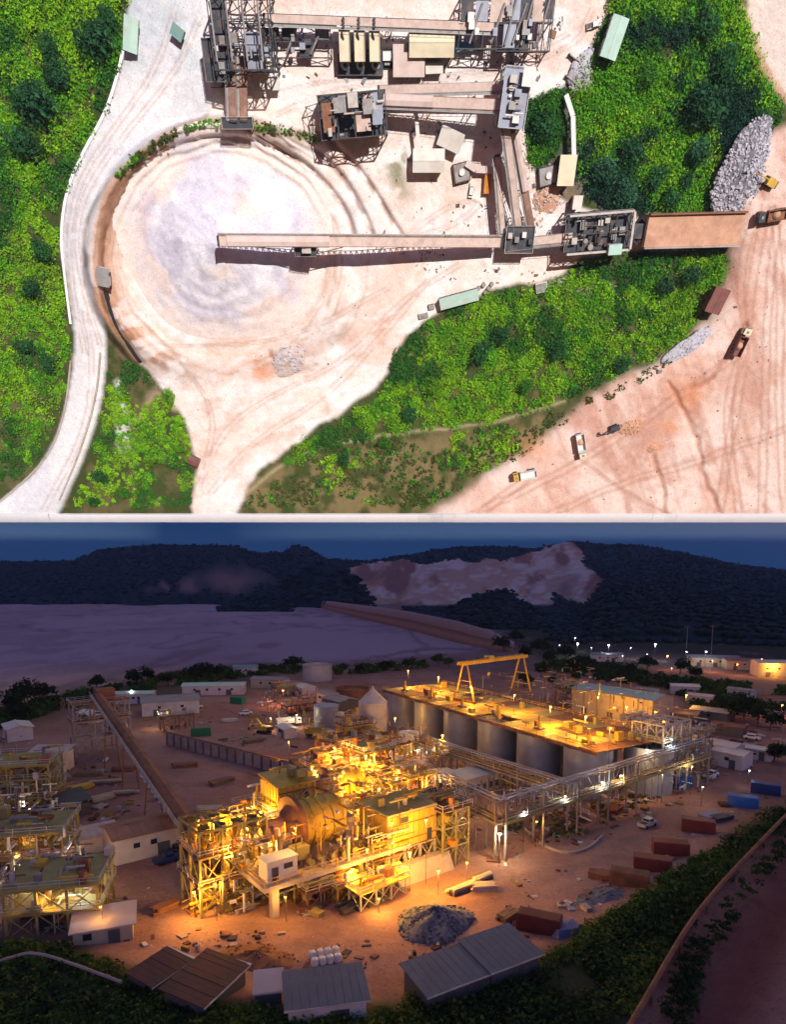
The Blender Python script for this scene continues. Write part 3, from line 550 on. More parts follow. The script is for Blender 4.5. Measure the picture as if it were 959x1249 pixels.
def frame(fr, name, label, cat, loc, rz, xs, ys, zs, m='steel', cw=.35, decks=(), rails=True, brace=True, deck_m='steel_dark', group=None, deck_rows=None):
    t = thing(name, label, cat, fr, loc, rz, group)
    for x in xs:
        for y in ys: beam('column', (x, y, 0), (x, y, zs[-1]), cw, m, t)
    for z in zs:
        for y in ys: beam('girder', (xs[0] - .2, y, z), (xs[-1] + .2, y, z), cw * .8, m, t, cw)
        for x in xs: beam('cross_beam', (x, ys[0], z - .02), (x, ys[-1], z - .02), cw * .7, m, t, cw * .8)
    for z in decks:
        slab('deck', ((xs[0] + xs[-1]) / 2, (ys[0] + ys[-1]) / 2, z + .28), (1, 0, 0), (0, 1, 0), xs[-1] - xs[0] + 1.0, ys[-1] - ys[0] + 1.0, .14, deck_m, t)
        if rails:
            b = MB(); x0, x1, y0, y1 = xs[0] - .45, xs[-1] + .45, ys[0] - .45, ys[-1] + .45
            for zz in (.9, 1.35):
                for p, q in (((x0, y0), (x1, y0)), ((x1, y0), (x1, y1)), ((x1, y1), (x0, y1)), ((x0, y1), (x0, y0))): b.bar((*p, z + zz), (*q, z + zz), .09)
            n = max(2, int((x1 - x0) / 2.2))
            for i in range(n + 1):
                for y in (y0, y1): b.bar((x0 + (x1 - x0) * i / n, y, z + .3), (x0 + (x1 - x0) * i / n, y, z + 1.35), .09)
            n = max(1, int((y1 - y0) / 2.2))
            for i in range(1, n):
                for x in (x0, x1): b.bar((x, y0 + (y1 - y0) * i / n, z + .3), (x, y0 + (y1 - y0) * i / n, z + 1.35), .09)
            b.build('railing', 'steel_pale' if m != 'steel_dark' else 'steel', t, kind='stuff')
    if brace:
        b = MB(); zz = [0] + list(zs)
        for z0, z1 in zip(zz[:-1], zz[1:]):
            for x0, x1 in zip(xs[:-1], xs[1:]):
                for y in (ys[0], ys[-1]):
                    b.bar((x0, y, z0), (x1, y, z1), cw * .45); b.bar((x1, y, z0), (x0, y, z1), cw * .45)
            for y0, y1 in zip(ys[:-1], ys[1:]):
                for x in (xs[0], xs[-1]): b.bar((x, y0, z0), (x, y1, z1), cw * .45)
        b.build('bracing', m, t, kind='stuff')
    return t
def conveyor(fr, name, label, p0, p1, w=1.6, belt='belt', m='steel', trestles=(.3, .7), depth=1.2, rail=True, cover=None, ground=None, group=None, walk=True):
    base = Vector((p0.x, p0.y, 0 if ground is None else ground)); t = thing(name, label, 'conveyor', fr, base, 0, group)
    a, b = p0 - base, p1 - base; d = (b - a); L = d.length; d.normalize(); s = d.cross(Vector((0, 0, 1))).normalized(); up = s.cross(d)
    mid = (a + b) / 2
    slab('belt', mid + up * .1, d, s, L, w, .16, belt, t)
    for k in (-1, 1): beam('stringer', a + s * k * (w / 2 + .1), b + s * k * (w / 2 + .1), .2, m, t, .3)
    for k in (-1, 1): beam('bottom_chord', a + s * k * (w / 2 + .1) - up * depth, b + s * k * (w / 2 + .1) - up * depth, .18, m, t)
    q = MB(); n = max(4, int(L / 2.2))
    for i in range(n):
        u0, u1 = a + d * (L * i / n), a + d * (L * (i + 1) / n)
        for k in (-1, 1):
            o = s * k * (w / 2 + .1); q.bar(u0 + o, u1 + o - up * depth, .1 + .03 * depth); q.bar(u0 + o, u0 + o - up * depth, .1 + .03 * depth)
        q.bar(u0 + s * (w / 2) - up * depth, u0 - s * (w / 2) - up * depth, .1)
    q.build('bracing', m, t, kind='stuff')
    if walk:
        slab('walkway', mid + s * (w / 2 + .65) - up * .1, d, s, L, .8, .07, 'steel', t)
    if rail:
        q = MB(); o = s * (w / 2 + 1.05)
        q.bar(a + o + up * 1.1, b + o + up * 1.1, .08)
        for i in range(n + 1): q.bar(a + d * (L * i / n) + o, a + d * (L * i / n) + o + up * 1.1, .07)
        q.build('railing', 'steel_pale', t, kind='stuff')
    if cover:
        c = MB(); pr = [(-w * .62, .25), (-w * .5, .85), (0, 1.15), (w * .5, .85), (w * .62, .25)]
        vv = [o + s * x + up * z for o in (a + d * L * cover[0], a + d * L * cover[1]) for x, z in pr]
        c.add(vv, [(i, i + 1, i + 6, i + 5) for i in range(4)] + [(4, 3, 2, 1, 0), (5, 6, 7, 8, 9)]); c.build('hood', cover[2], t)
    for k, e in ((0, a), (1, b)): MB().cyl(e - s * (w / 2 + .2), e + s * (w / 2 + .2), .45, n=10).build('drum', 'steel_dark', t)
    for tt in trestles:
        c = a + d * (L * tt) - up * depth
        for k in (-1, 1): beam('trestle_leg', (c.x + s.x * k * (w / 2 + .9), c.y + s.y * k * (w / 2 + .9), 0), c + s * k * (w / 2), .28, m, t)
        if c.z > 3: beam('trestle_tie', (c.x + s.x * (w / 2 + .5), c.y + s.y * (w / 2 + .5), c.z * .45), (c.x - s.x * (w / 2 + .5), c.y - s.y * (w / 2 + .5), c.z * .45), .18, m, t)
    return t
def tipper(fr, label, loc, rz, body='steel_dark', cab='paint_white', load=None, s=1.0, group=None):
    t = thing('dump_truck', label, 'truck', fr, loc, rz, group, s)
    MB().box((0, 0, 1.05), (8.2, 1.1, .4)).build('chassis', 'steel_dark', t)
    c = MB().box((3.3, 0, 2.0), (1.9, 2.5, 1.9), taper=.92).build('cab', cab, t)
    block('windscreen', (4.24, 0, 2.35), (.08, 2.0, .8), 'glass_dark', c); block('roof_hatch', (3.2, 0, 3.02), (.6, .7, .12), 'steel', c)
    for k in (-1, 1): block('side_window', (3.4, k * 1.2, 2.4), (.8, .1, .6), 'glass_dark', c)
    b = MB(); b.box((-1.1, 0, 1.45), (5.6, 2.5, .16))
    for k in (-1, 1): b.box((-1.1, k * 1.28, 2.2), (5.8, .12, 1.5))
    b.box((1.75, 0, 2.35), (.12, 2.44, 1.8)); b.box((-3.95, 0, 2.05), (.12, 2.44, 1.2)); tb = b.build('tipper_body', body, t)
    for i in range(4):
        for k in (-1, 1): block('rib', (-3.2 + i * 1.5, k * 1.38, 2.2), (.14, .1, 1.4), body, tb)
    if load: MB().lathe([(0.02, 1.0), (.6, .8), (1.0, .4), (1.15, 0)], (-1.1, 0, 1.5), 12).build('load', load, t)
    for x in (3.2, -1.6, -3.0):
        for k in (-1, 1):
            wh = MB().cyl((x, k * .85, .55), (x, k * 1.3, .55), .55, n=14).build('wheel', 'rubber', t); MB().cyl((x, k * 1.3, .55), (x, k * 1.33, .55), .28, n=10).build('hub', 'steel', wh)
    return t
def excavator(fr, label, loc, rz, m='paint_yellow', swing=.3):
    t = thing('excavator', label, 'excavator', fr, loc, rz)
    for k in (-1, 1): MB().add([(x, k * 1.2 + e, z) for e in (-.3, .3) for x, z in ((-2, .35), (-1.7, 0), (1.7, 0), (2, .35), (1.8, .9), (-1.8, .9))], [(5, 4, 3, 2, 1, 0), (6, 7, 8, 9, 10, 11)] + [(i, (i + 1) % 6, (i + 1) % 6 + 6, i + 6) for i in range(6)]).build('track', 'rubber', t)
    h = MB().box((-.5, 0, 1.75), (3.4, 2.5, 1.3)).build('house', m, t); block('counterweight', (-2.4, 0, 1.7), (.6, 2.4, 1.1), 'steel_dark', h)
    c = MB().box((.9, .75, 2.2), (1.4, 1.0, 1.7), taper=.9).build('cab', m, t); block('windscreen', (1.58, .75, 2.4), (.1, .8, 1.0), 'glass_dark', c)
    MB().bar((.8, -.3, 1.9), (3.4, -.3, 4.2), .45, .6).bar((3.3, -.3, 4.2), (5.4, -.3, 3.6), .4, .5).build('boom', m, t)
    MB().bar((5.3, -.3, 3.7), (6.6, -.3, 1.4), .35, .45).build('stick', m, t); MB().box((6.5, -.3, .75), (1.0, 1.1, .9), taper=.7).build('bucket', 'steel_dark', t)
    MB().cyl((1.4, -.3, 1.6), (3.0, -.3, 3.6), .12, n=8).build('boom_cylinder', 'steel', t)
    return t
def car(fr, label, loc, rz, m='paint_white', pickup=False, cat='car', name='parked_car', group=None):
    t = thing(name, label, cat, fr, loc, rz, group)
    MB().box((0, 0, .72), (4.6, 1.8, .62)).box((1.5, 0, 1.02), (1.4, 1.7, .1)).build('body', m, t)
    x = .35 if pickup else -.2; L = 1.8 if pickup else 2.8
    c = MB().box((x, 0, 1.4), (L, 1.64, .72), taper=.84).build('cabin', m, t)
    for k in (-1, 1): block('side_window', (x, k * .76, 1.4), (L * .75, .08, .42), 'glass_dark', c)
    slab('windscreen', (x + L * .47, 0, 1.42), (0, 1, 0), (-.3, 0, 1), 1.4, .55, .06, 'glass_dark', c); slab('rear_window', (x - L * .47, 0, 1.42), (0, 1, 0), (.3, 0, 1), 1.4, .5, .06, 'glass_dark', c)
    if pickup: block('bed', (-1.45, 0, 1.06), (1.5, 1.4, .06), 'steel_dark', t)
    for a in (-1.45, 1.45):
        for k in (-1, 1): MB().cyl((a, k * .7, .36), (a, k * .93, .36), .36, n=12).build('wheel', 'rubber', t)
    for k in (-1, 1): block('headlight', (2.3, k * .65, .8), (.06, .35, .18), 'plastic_white', t)
    return t
def container(fr, label, loc, rz, m, L=6.06, group=None, name='shipping_container', tilt=None):
    t = thing(name, label, 'container', fr, loc, rz, group); w, h = 2.44, 2.6
    b = MB().box((0, 0, h / 2), (L - .1, w - .1, h - .1)); n = int(L / .3)
    for i in range(n):
        x = -L / 2 + .25 + i * (L - .5) / (n - 1)
        for k in (-1, 1): b.box((x, k * (w / 2 - .02), h / 2), (.14, .07, h - .4))
    b.build('body', m, t)
    for x in (-1, 1):
        for y in (-1, 1): block('corner_post', (x * (L / 2 - .06), y * (w / 2 - .06), h / 2), (.16, .16, h), m, t)
    for k in (-1, 1):
        dr = block('door', (L / 2 + .01, k * .57, h / 2), (.06, 1.1, h - .3), m, t); beam('lock_bar', (L / 2 + .08, k * .4, .3), (L / 2 + .08, k * .4, h - .3), .05, 'steel', t)
    b = MB()
    for i in range(n): b.box((-L / 2 + .25 + i * (L - .5) / (n - 1), 0, h - .02), (.12, w - .3, .06))
    b.build('roof_ribs', m, t); return t
def tank(fr, label, loc, r, h, m, name='tank', group=None, top='flat', legs=0, n=28):
    t = thing(name, label, 'tank', fr, loc, 0, group); z0 = legs
    MB().lathe([(r, z0), (r, z0 + h)], n=n).build('shell', m, t, True)
    for i in range(1, 4): MB().lathe([(r, z0 + h * i / 4 - .06), (r + .05, z0 + h * i / 4 - .06), (r + .05, z0 + h * i / 4 + .06), (r, z0 + h * i / 4 + .06)], n=n).build('weld_band', m, t)
    if top == 'cone': MB().lathe([(r + .12, z0 + h), (r * .5, z0 + h + r * .52), (.35, z0 + h + r * .95), (.3, z0 + h + r * 1.1), (.0, z0 + h + r * 1.1)], n=n).build('cone_roof', m, t, True)
    elif top == 'open':
        MB().lathe([(r, z0 + h), (r + .25, z0 + h), (r + .25, z0 + h + .15), (r - .1, z0 + h + .15), (r - .1, z0 + h - 1.2), (0.01, z0 + h - 1.2)], n=n).build('rim', m, t)
    else: MB().lathe([(r + .1, z0 + h), (r + .1, z0 + h + .15), (r * .5, z0 + h + .35), (.01, z0 + h + .45)], n=n).build('lid', m, t, True)
    if legs:
        MB().lathe([(r, z0), (r * .35, z0 - legs * .6), (.01, z0 - legs * .6)], n=n).build('cone_bottom', m, t, True)
        for i in range(6):
            a = 1.0472 * i + .3; beam('leg', (r * .92 * math.cos(a), r * .92 * math.sin(a), 0), (r * .92 * math.cos(a), r * .92 * math.sin(a), z0 + .4), .35, 'steel', t)
    b = MB()
    for i in range(int(h / .5)): b.bar((r + .25, -.22, z0 + .5 * i), (r + .25, .22, z0 + .5 * i), .05)
    for k in (-1, 1): b.bar((r + .25, .25 * k, max(0, z0 - legs)), (r + .25, .25 * k, z0 + h + .8), .06)
    b.build('ladder', 'steel_pale', t, kind='stuff'); return t
def heap(fr, name, label, cat, loc, a, b, h, m, rocks_m=None, nr=0, rs=(.3, .8), rz=0.0, seed=1, group=None):
    t = thing(name, label, cat, fr, loc, rz, group); rg = np.random.default_rng(seed); n, k = 48, 14; v = []
    ph = rg.random(6) * 6.28
    for j in range(k + 1):
        q = j / k
        for i in range(n):
            th = 6.28318 * i / n; e = 1 + .13 * math.sin(2 * th + ph[0]) + .09 * math.sin(3 * th + ph[1]) + .05 * math.sin(7 * th + ph[2])
            z = h * (1 - q) ** .9 * (1 + .12 * math.sin(5 * th + 6 * q + ph[3])) + rg.normal() * .05 * h * (1 - q) - .3 * (j == k)
            v.append((a * q * e * math.cos(th), b * q * e * math.sin(th), z))
    f = [(j * n + i, (j + 1) * n + i, (j + 1) * n + (i + 1) % n, j * n + (i + 1) % n) for j in range(k) for i in range(n)]
    MB().add(v, f).build('mound', m, t, True)
    if nr:
        iv = np.array([(1, 0, 0), (-1, 0, 0), (0, 1, 0), (0, -1, 0), (0, 0, 1), (0, 0, -1)], float); fc = np.array([(0, 2, 4), (2, 1, 4), (1, 3, 4), (3, 0, 4), (2, 0, 5), (1, 2, 5), (3, 1, 5), (0, 3, 5)])
        q = np.sqrt(rg.random(nr)) * 1.02; th = rg.random(nr) * 6.283; e = 1 + .13 * np.sin(2 * th + ph[0]) + .09 * np.sin(3 * th + ph[1])
        p = np.stack([a * q * e * np.cos(th), b * q * e * np.sin(th), h * np.clip(1 - q, 0, 1) ** .9], -1); s = rs[0] + (rs[1] - rs[0]) * rg.random((nr, 1, 1)) ** 2
        A = np.linalg.qr(rg.normal(size=(nr, 3, 3)))[0]; vv = (iv[None] * (.6 + .6 * rg.random((nr, 6, 1)))) @ A * s + p[:, None]
        ff = fc[None] + (np.arange(nr) * 6)[:, None, None]; o = put('rocks', np_mesh('rocks', vv.reshape(-1, 3), ff.reshape(-1, 3), rocks_m), t); o['kind'] = 'stuff'
    return t

# ------------------------------------------------------------------ foliage
def leaves(centers, radii, cols, per, size, squash=.8, seed=0, low=-.15):
    rg = np.random.default_rng(seed); n = len(centers); N = n * per
    d = rg.normal(size=(N, 3)); d /= np.linalg.norm(d, axis=1)[:, None]; d[:, 2] = np.where(d[:, 2] < low, -d[:, 2], d[:, 2])
    rad = np.repeat(radii, per); c = np.repeat(centers, per, 0); lump = 1 + .32 * np.sin(d[:, 0] * 4 + rad * 37) * np.sin(d[:, 1] * 5 + rad * 53) + .15 * np.sin(d[:, 0] * 9 + rad * 71 + d[:, 1] * 7)
    p = c + d * (rad * lump * (.55 + .5 * rg.random(N) ** .5))[:, None] * np.array((1, 1, squash))
    nn = d + .75 * rg.normal(size=(N, 3)) + np.array((0, 0, .35)); nn /= np.linalg.norm(nn, axis=1)[:, None]
    t = np.cross(nn, rg.normal(size=(N, 3))); t /= np.linalg.norm(t, axis=1)[:, None] + 1e-9; b = np.cross(nn, t)
    s = (size * (.4 + 1.3 * rg.random(N) ** 2))[:, None]; w = s * (.45 + .3 * rg.random((N, 1)))
    v = np.stack([p - t * s, p - b * w + nn * s * .18, p + t * s - nn * s * .15, p + b * w + nn * s * .18], 1).reshape(-1, 3)
    k = np.repeat(cols * (.75 + .5 * rg.random((n, 1))), per, 0) * (.8 + .42 * rg.random((N, 1))); k[:, 0] *= 1 + .5 * (rg.random(N) - .4)
    return v, np.arange(N * 4).reshape(N, 4), np.repeat(k, 4, 0)
TREE = {}
def tree_proto(kind, col, seed, nl=900):
    rg = np.random.default_rng(seed); k = 12; a = rg.random(k) * 6.283; q = np.sqrt(rg.random(k)) * .58
    cen = np.stack([q * np.cos(a), q * np.sin(a), .5 + .55 * rg.random(k)], -1); cen[0] = (0, 0, 1.05)
    v, f, c = leaves(cen, .36 + .16 * rg.random(k), np.tile(np.array(col), (k, 1)) * (.75 + .5 * rg.random((k, 1))), nl // k, .085, .8, seed)
    cm = np_mesh('crown', v, f, 'leaf', c)
    b = MB(); b.cyl((0, 0, -.1), (.02, .01, .5), .06, .04, 8).cyl((.02, .01, .48), (0, 0, .95), .04, .015, 7)
    for i in range(1, 6): b.cyl((.015, .01, .2 + .06 * i), tuple(cen[i] * np.array((.8, .8, .95))), .025, .008, 5)
    TREE[kind] = (cm, b.mesh('trunk', 'bark'))
def tree(fr, label, loc, r, kind, rz=None, group=None, name='tree', zs=1.0):
    t = thing(name, label, 'tree' if name == 'tree' else 'shrub', fr, loc, random.random() * 6.28 if rz is None else rz, group); t.scale = (r * random.uniform(.8, 1.2), r * random.uniform(.75, 1.1), r * zs)
    put('crown', TREE[kind][0], t); put('trunk', TREE[kind][1], t); return t
for i, c in enumerate([(.05, .19, .012), (.11, .28, .012), (.022, .10, .022), (.016, .07, .022), (.035, .12, .055)]):
    for s in range(2): tree_proto((i, s), c, 900 + i * 10 + s)
def scrub(name, label, poly, n, rmin, rmax, palette, per, size, seed, thr=None, sq=.75, lift=.1):
    rg = np.random.default_rng(seed); xs = [p[0] for p in poly]; ys = [p[1] for p in poly]; X = np.empty(0); Y = np.empty(0)
    while len(X) < n:
        x = rg.uniform(max(min(xs), -45), min(max(xs), 1010), n * 2); y = rg.uniform(max(min(ys), -35), min(max(ys), 617), n * 2)
        ok = inpoly(x, y, poly) & (fbm(x, y, 34, 3, seed) > (thr or 0)); X = np.concatenate([X, x[ok]]); Y = np.concatenate([Y, y[ok]])
    X, Y = X[:n], Y[:n]; i = np.clip(((X - GX0) / GS).astype(int), 0, len(gx) - 1); j = np.clip(((Y - GY0) / GS).astype(int), 0, len(gy) - 1)
    r = rmin * .7 + (rmax * 1.15 - rmin * .7) * rg.random(n) ** 2.0; z = UZ[j, i] + r * lift; c = P_np(X, Y, z)
    w = fbm(X, Y, 45, 3, seed + 5); pal = np.array(palette); k = np.clip(((w - .3) / .4 + .55 * (rg.random(n) - .5)) * len(pal), 0, len(pal) - 1).astype(int)
    v, f, col = leaves(c, r, pal[k], per, size, sq, seed)
    o = put(name, np_mesh(name, v, f, 'leaf', col), None, UP); return tag(o, label, kind='stuff')
# where a thing is, said by a landmark near it; never the same words twice
USED = set()
def say(base, x, y, marks, most=16):
    ms = sorted(marks, key=lambda m: (m[1] - x) ** 2 + (m[2] - y) ** 2)
    for m in ms:
        dx, dy = x - m[1], y - m[2]; far = math.hypot(dx, dy)
        side = ('above' if dy < 0 else 'below') if abs(dy) > abs(dx) else ('left of' if dx < 0 else 'right of')
        both = ('above' if dy < 0 else 'below') + (' and left of' if dx < 0 else ' and right of')
        for s in ((side,) if min(abs(dx), abs(dy)) < far * .3 else (both, side)):
            for pre in ('', 'just ') if far < 45 else ('', 'well ' if far > 80 else ''):
                l = f'{base} {pre}{s} the {m[0]}'
                if l not in USED and len(l.split()) <= most: USED.add(l); return l
    raise RuntimeError('no label for ' + base)

def clutter(t, x0, x1, y0, y1, z, n, ms, smax=2.0, seed=0):
    rd = random.Random(seed)
    for i in range(n):
        x, y, m = rd.uniform(x0, x1), rd.uniform(y0, y1), rd.choice(ms); a, b, c = rd.uniform(.5, smax), rd.uniform(.5, smax), rd.uniform(.6, smax * .9); k = rd.random()
        if k < .35: block('equipment_box', (x, y, z + c / 2), (a, b, c), m, t)
        elif k < .6: MB().cyl((x, y, z), (x, y, z + c * 1.3), a * .45, n=12).build('vessel', m, t, True)
        elif k < .85:
            L = rd.uniform(2, 5); MB().cyl((max(x0 - 1, x - L / 2), y, z + c), (min(x1 + 1, x + L / 2), y, z + c), .18 + .1 * rd.random(), n=8).build('pipe', m, t, True); beam('pipe_stand', (x, y, z), (x, y, z + c), .15, 'steel', t)
        else: MB().cyl((x - a * .5, y, z + .6), (x + a * .5, y, z + .6), .45, n=12).build('motor', m, t, True)

def debris(fr, label, poly, n, smin, smax, cols, seed, place):
    rg = np.random.default_rng(seed); xs = [p[0] for p in poly]; ys = [p[1] for p in poly]; X = np.empty(0); Y = np.empty(0)
    while len(X) < n:
        x = rg.uniform(min(xs), max(xs), n * 3); y = rg.uniform(min(ys), max(ys), n * 3); ok = inpoly(x, y, poly) & (fbm(x, y, 24, 3, seed) > .48); X = np.concatenate([X, x[ok]]); Y = np.concatenate([Y, y[ok]])
    c = place(X[:n], Y[:n]); s = smin + (smax - smin) * rg.random((n, 1, 1)) ** 3; asp = .35 + 1.3 * rg.random((n, 1, 3)) ** 2; asp[..., 2] *= .6
    bx = np.array([(i, j, k) for k in (0, 1) for i, j in ((-1, -1), (1, -1), (1, 1), (-1, 1))], float)[None] * asp * s; a = rg.random(n) * 6.283; ca, sa = np.cos(a)[:, None], np.sin(a)[:, None]
    v = np.stack([bx[..., 0] * ca - bx[..., 1] * sa, bx[..., 0] * sa + bx[..., 1] * ca, bx[..., 2]], -1) + c[:, None]
    fq = np.array([(4, 5, 6, 7), (0, 1, 5, 4), (1, 2, 6, 5), (2, 3, 7, 6), (3, 0, 4, 7)]); f = (fq[None] + (np.arange(n) * 8)[:, None, None]).reshape(-1, 4)
    col = np.array(cols)[rg.integers(0, len(cols), n)] * (.7 + .6 * rg.random((n, 1)))
    o = put('debris', np_mesh('debris', v.reshape(-1, 3), f, 'terrain', np.repeat(col, 8, 0)), None, fr); return tag(o, label, kind='stuff')
def tangle(label, poly, n, zmax, cols, seed, rz, lmax=5.0):      # pipes, rails and cables too fine to pick apart
    rg = np.random.default_rng(seed); xs = [p[0] for p in poly]; ys = [p[1] for p in poly]; X = np.empty(0); Y = np.empty(0)
    while len(X) < n:
        x = rg.uniform(min(xs), max(xs), n * 3); y = rg.uniform(min(ys), max(ys), n * 3); ok = inpoly(x, y, poly); X = np.concatenate([X, x[ok]]); Y = np.concatenate([Y, y[ok]])
    c = G_np(X[:n], Y[:n], np.zeros(n)); z1 = zmax * rg.random(n) ** 1.3; ax = rg.integers(0, 3, n); L = .6 + (lmax - .6) * rg.random(n) ** 2; w = .05 + .16 * rg.random(n) ** 2
    e = np.stack([np.full(n, math.cos(rz)), np.full(n, math.sin(rz)), 0 * z1], -1); g = np.stack([-e[:, 1], e[:, 0], 0 * z1], -1); u = np.tile((0, 0, 1.0), (n, 1))
    d = np.where((ax == 0)[:, None], e, np.where((ax == 1)[:, None], g, u)); a = np.where((ax == 2)[:, None], e, u); b = np.cross(d, a); z0 = np.where(ax == 2, np.maximum(0, z1 - L), z1)
    p = c + np.stack([0 * z0, 0 * z0, z0 + .1], -1); q = p + d * np.where(ax == 2, z1 - z0 + .4, L)[:, None]
    v = np.stack([o + a * (i * w)[:, None] + b * (j * w)[:, None] for o in (p, q) for i, j in ((-1, -1), (1, -1), (1, 1), (-1, 1))], 1)
    fq = np.array([(0, 3, 2, 1), (4, 5, 6, 7), (0, 1, 5, 4), (1, 2, 6, 5), (2, 3, 7, 6), (3, 0, 4, 7)]); f = (fq[None] + (np.arange(n) * 8)[:, None, None]).reshape(-1, 4)
    col = np.array(cols)[rg.integers(0, len(cols), n)] * (.7 + .6 * rg.random((n, 1)))
    return tag(put('pipework', np_mesh('pipework', v.reshape(-1, 3), f, 'terrain', np.repeat(col, 8, 0))), label, kind='stuff')
def place_up(x, y):
    i = np.clip(((x - GX0) / GS).astype(int), 0, len(gx) - 1); j = np.clip(((y - GY0) / GS).astype(int), 0, len(gy) - 1); return P_np(x, y, UZ[j, i] - .05)
def place_va(x, y): return G_np(x, y, np.full(x.shape, -.02))

# ================================================================== THINGS ON THE UPLAND
def mpp(x, y): return (P(x + 5, y) - P(x - 5, y)).length / 10
def ub(x, y, h=0.0):                    # ground spot of a thing whose top, h metres up, is seen at (x, y)
    z = zt(x, y); p = P(x, y, z + h); return Vector((p.x, p.y, z))
# the ore stockpile: a wide cone under the stacker's head
def stockpile():
    c0 = P(268, 300, 10); cx, cy = c0.x, c0.y; n, k = 160, 70; Rm = 41.0
    t = thing('ore_stockpile', 'broad pale lavender cone of crushed ore under the long stacker conveyor', 'stockpile', UP, (cx, cy, 0))
    th = np.linspace(0, 2 * np.pi, n, endpoint=False); q = np.linspace(0, 1, k); T, Q = np.meshgrid(th, q)
    e = 1 + .05 * np.sin(2 * T + 1) + .03 * np.sin(5 * T); r = Rm * Q * e; x = r * np.cos(T); y = r * np.sin(T) * .93
    nz = fbm(x + 200, y + 200, 9, 4, 401); rad = fbm(T * 26, Q * 2, 2.2, 3, 411)
    w3 = np.array(UO)[None, None] + (x + cx)[..., None] * np.array(UX) + (y + cy)[..., None] * np.array(UU) - np.array(CAM); dd = w3 @ np.array(CF)
    qx = W / 2 + F * w3[..., 0] / dd; qy = PY - F * (w3 @ np.array(CU)) / dd; gz = UZ[np.clip(((qy - GY0) / GS).astype(int), 0, len(gy) - 1), np.clip(((qx - GX0) / GS).astype(int), 0, len(gx) - 1)]
    z = gz * sstep(.3, .9, Q) + 12.0 * (1 - Q) ** 1.1 + .14 * np.sin(Q * 36 + 14 * fbm(x + 300, y + 100, 22, 3, 441)) * np.sin(Q * 3.14) + (nz - .5) * 2.2 * (1 - Q) * np.clip(Q * 4, 0, 1) + (rad - .5) * .35 * np.sin(Q * 3.14) + .06 - .12 * (Q >= .999)
    dx, dy = x - 12, y - 14; z -= 1.6 * np.exp(-(dx / 9) ** 2 - (dy / 7) ** 2)
    c = np.zeros(x.shape + (3,)) + np.array(day(222, 218, 232)); c = lay(c, sstep(.42, .62, nz), day(240, 238, 246)); c = lay(c, sstep(.55, .7, fbm(x + 90, y + 70, 5, 4, 431)) * .5, day(188, 182, 200))
    c = lay(c, np.exp(-((dx) / 7) ** 2 - ((dy + 2) / 5) ** 2) * .8, day(240, 214, 196)); c = lay(c, np.exp(-((x - 20) / 8) ** 2 - ((y - 16) / 6) ** 2), day(252, 250, 250))
    c = lay(c, np.exp(-((x + 1) / 6) ** 2 - ((y + 9) / 3) ** 2) * .6, day(240, 216, 196)); c = lay(c, sstep(.6, .9, Q + .6 * (nz - .5)), day(248, 232, 224))
    c = lay(c, np.exp(-((Q - .72 + .2 * (nz - .5)) / .05) ** 2) * .35 * sstep(.4, .6, fbm(x, y, 20, 2, 421)), day(224, 190, 172))
    i = np.arange(n * k).reshape(k, n); ff = np.stack([i[:-1], i[1:], np.roll(i[1:], -1, 1), np.roll(i[:-1], -1, 1)], -1).reshape(-1, 4)
    put('mound', np_mesh('mound', np.stack([x, y, z], -1).reshape(-1, 3), ff, 'terrain', c.reshape(-1, 3), True), t)
stockpile()

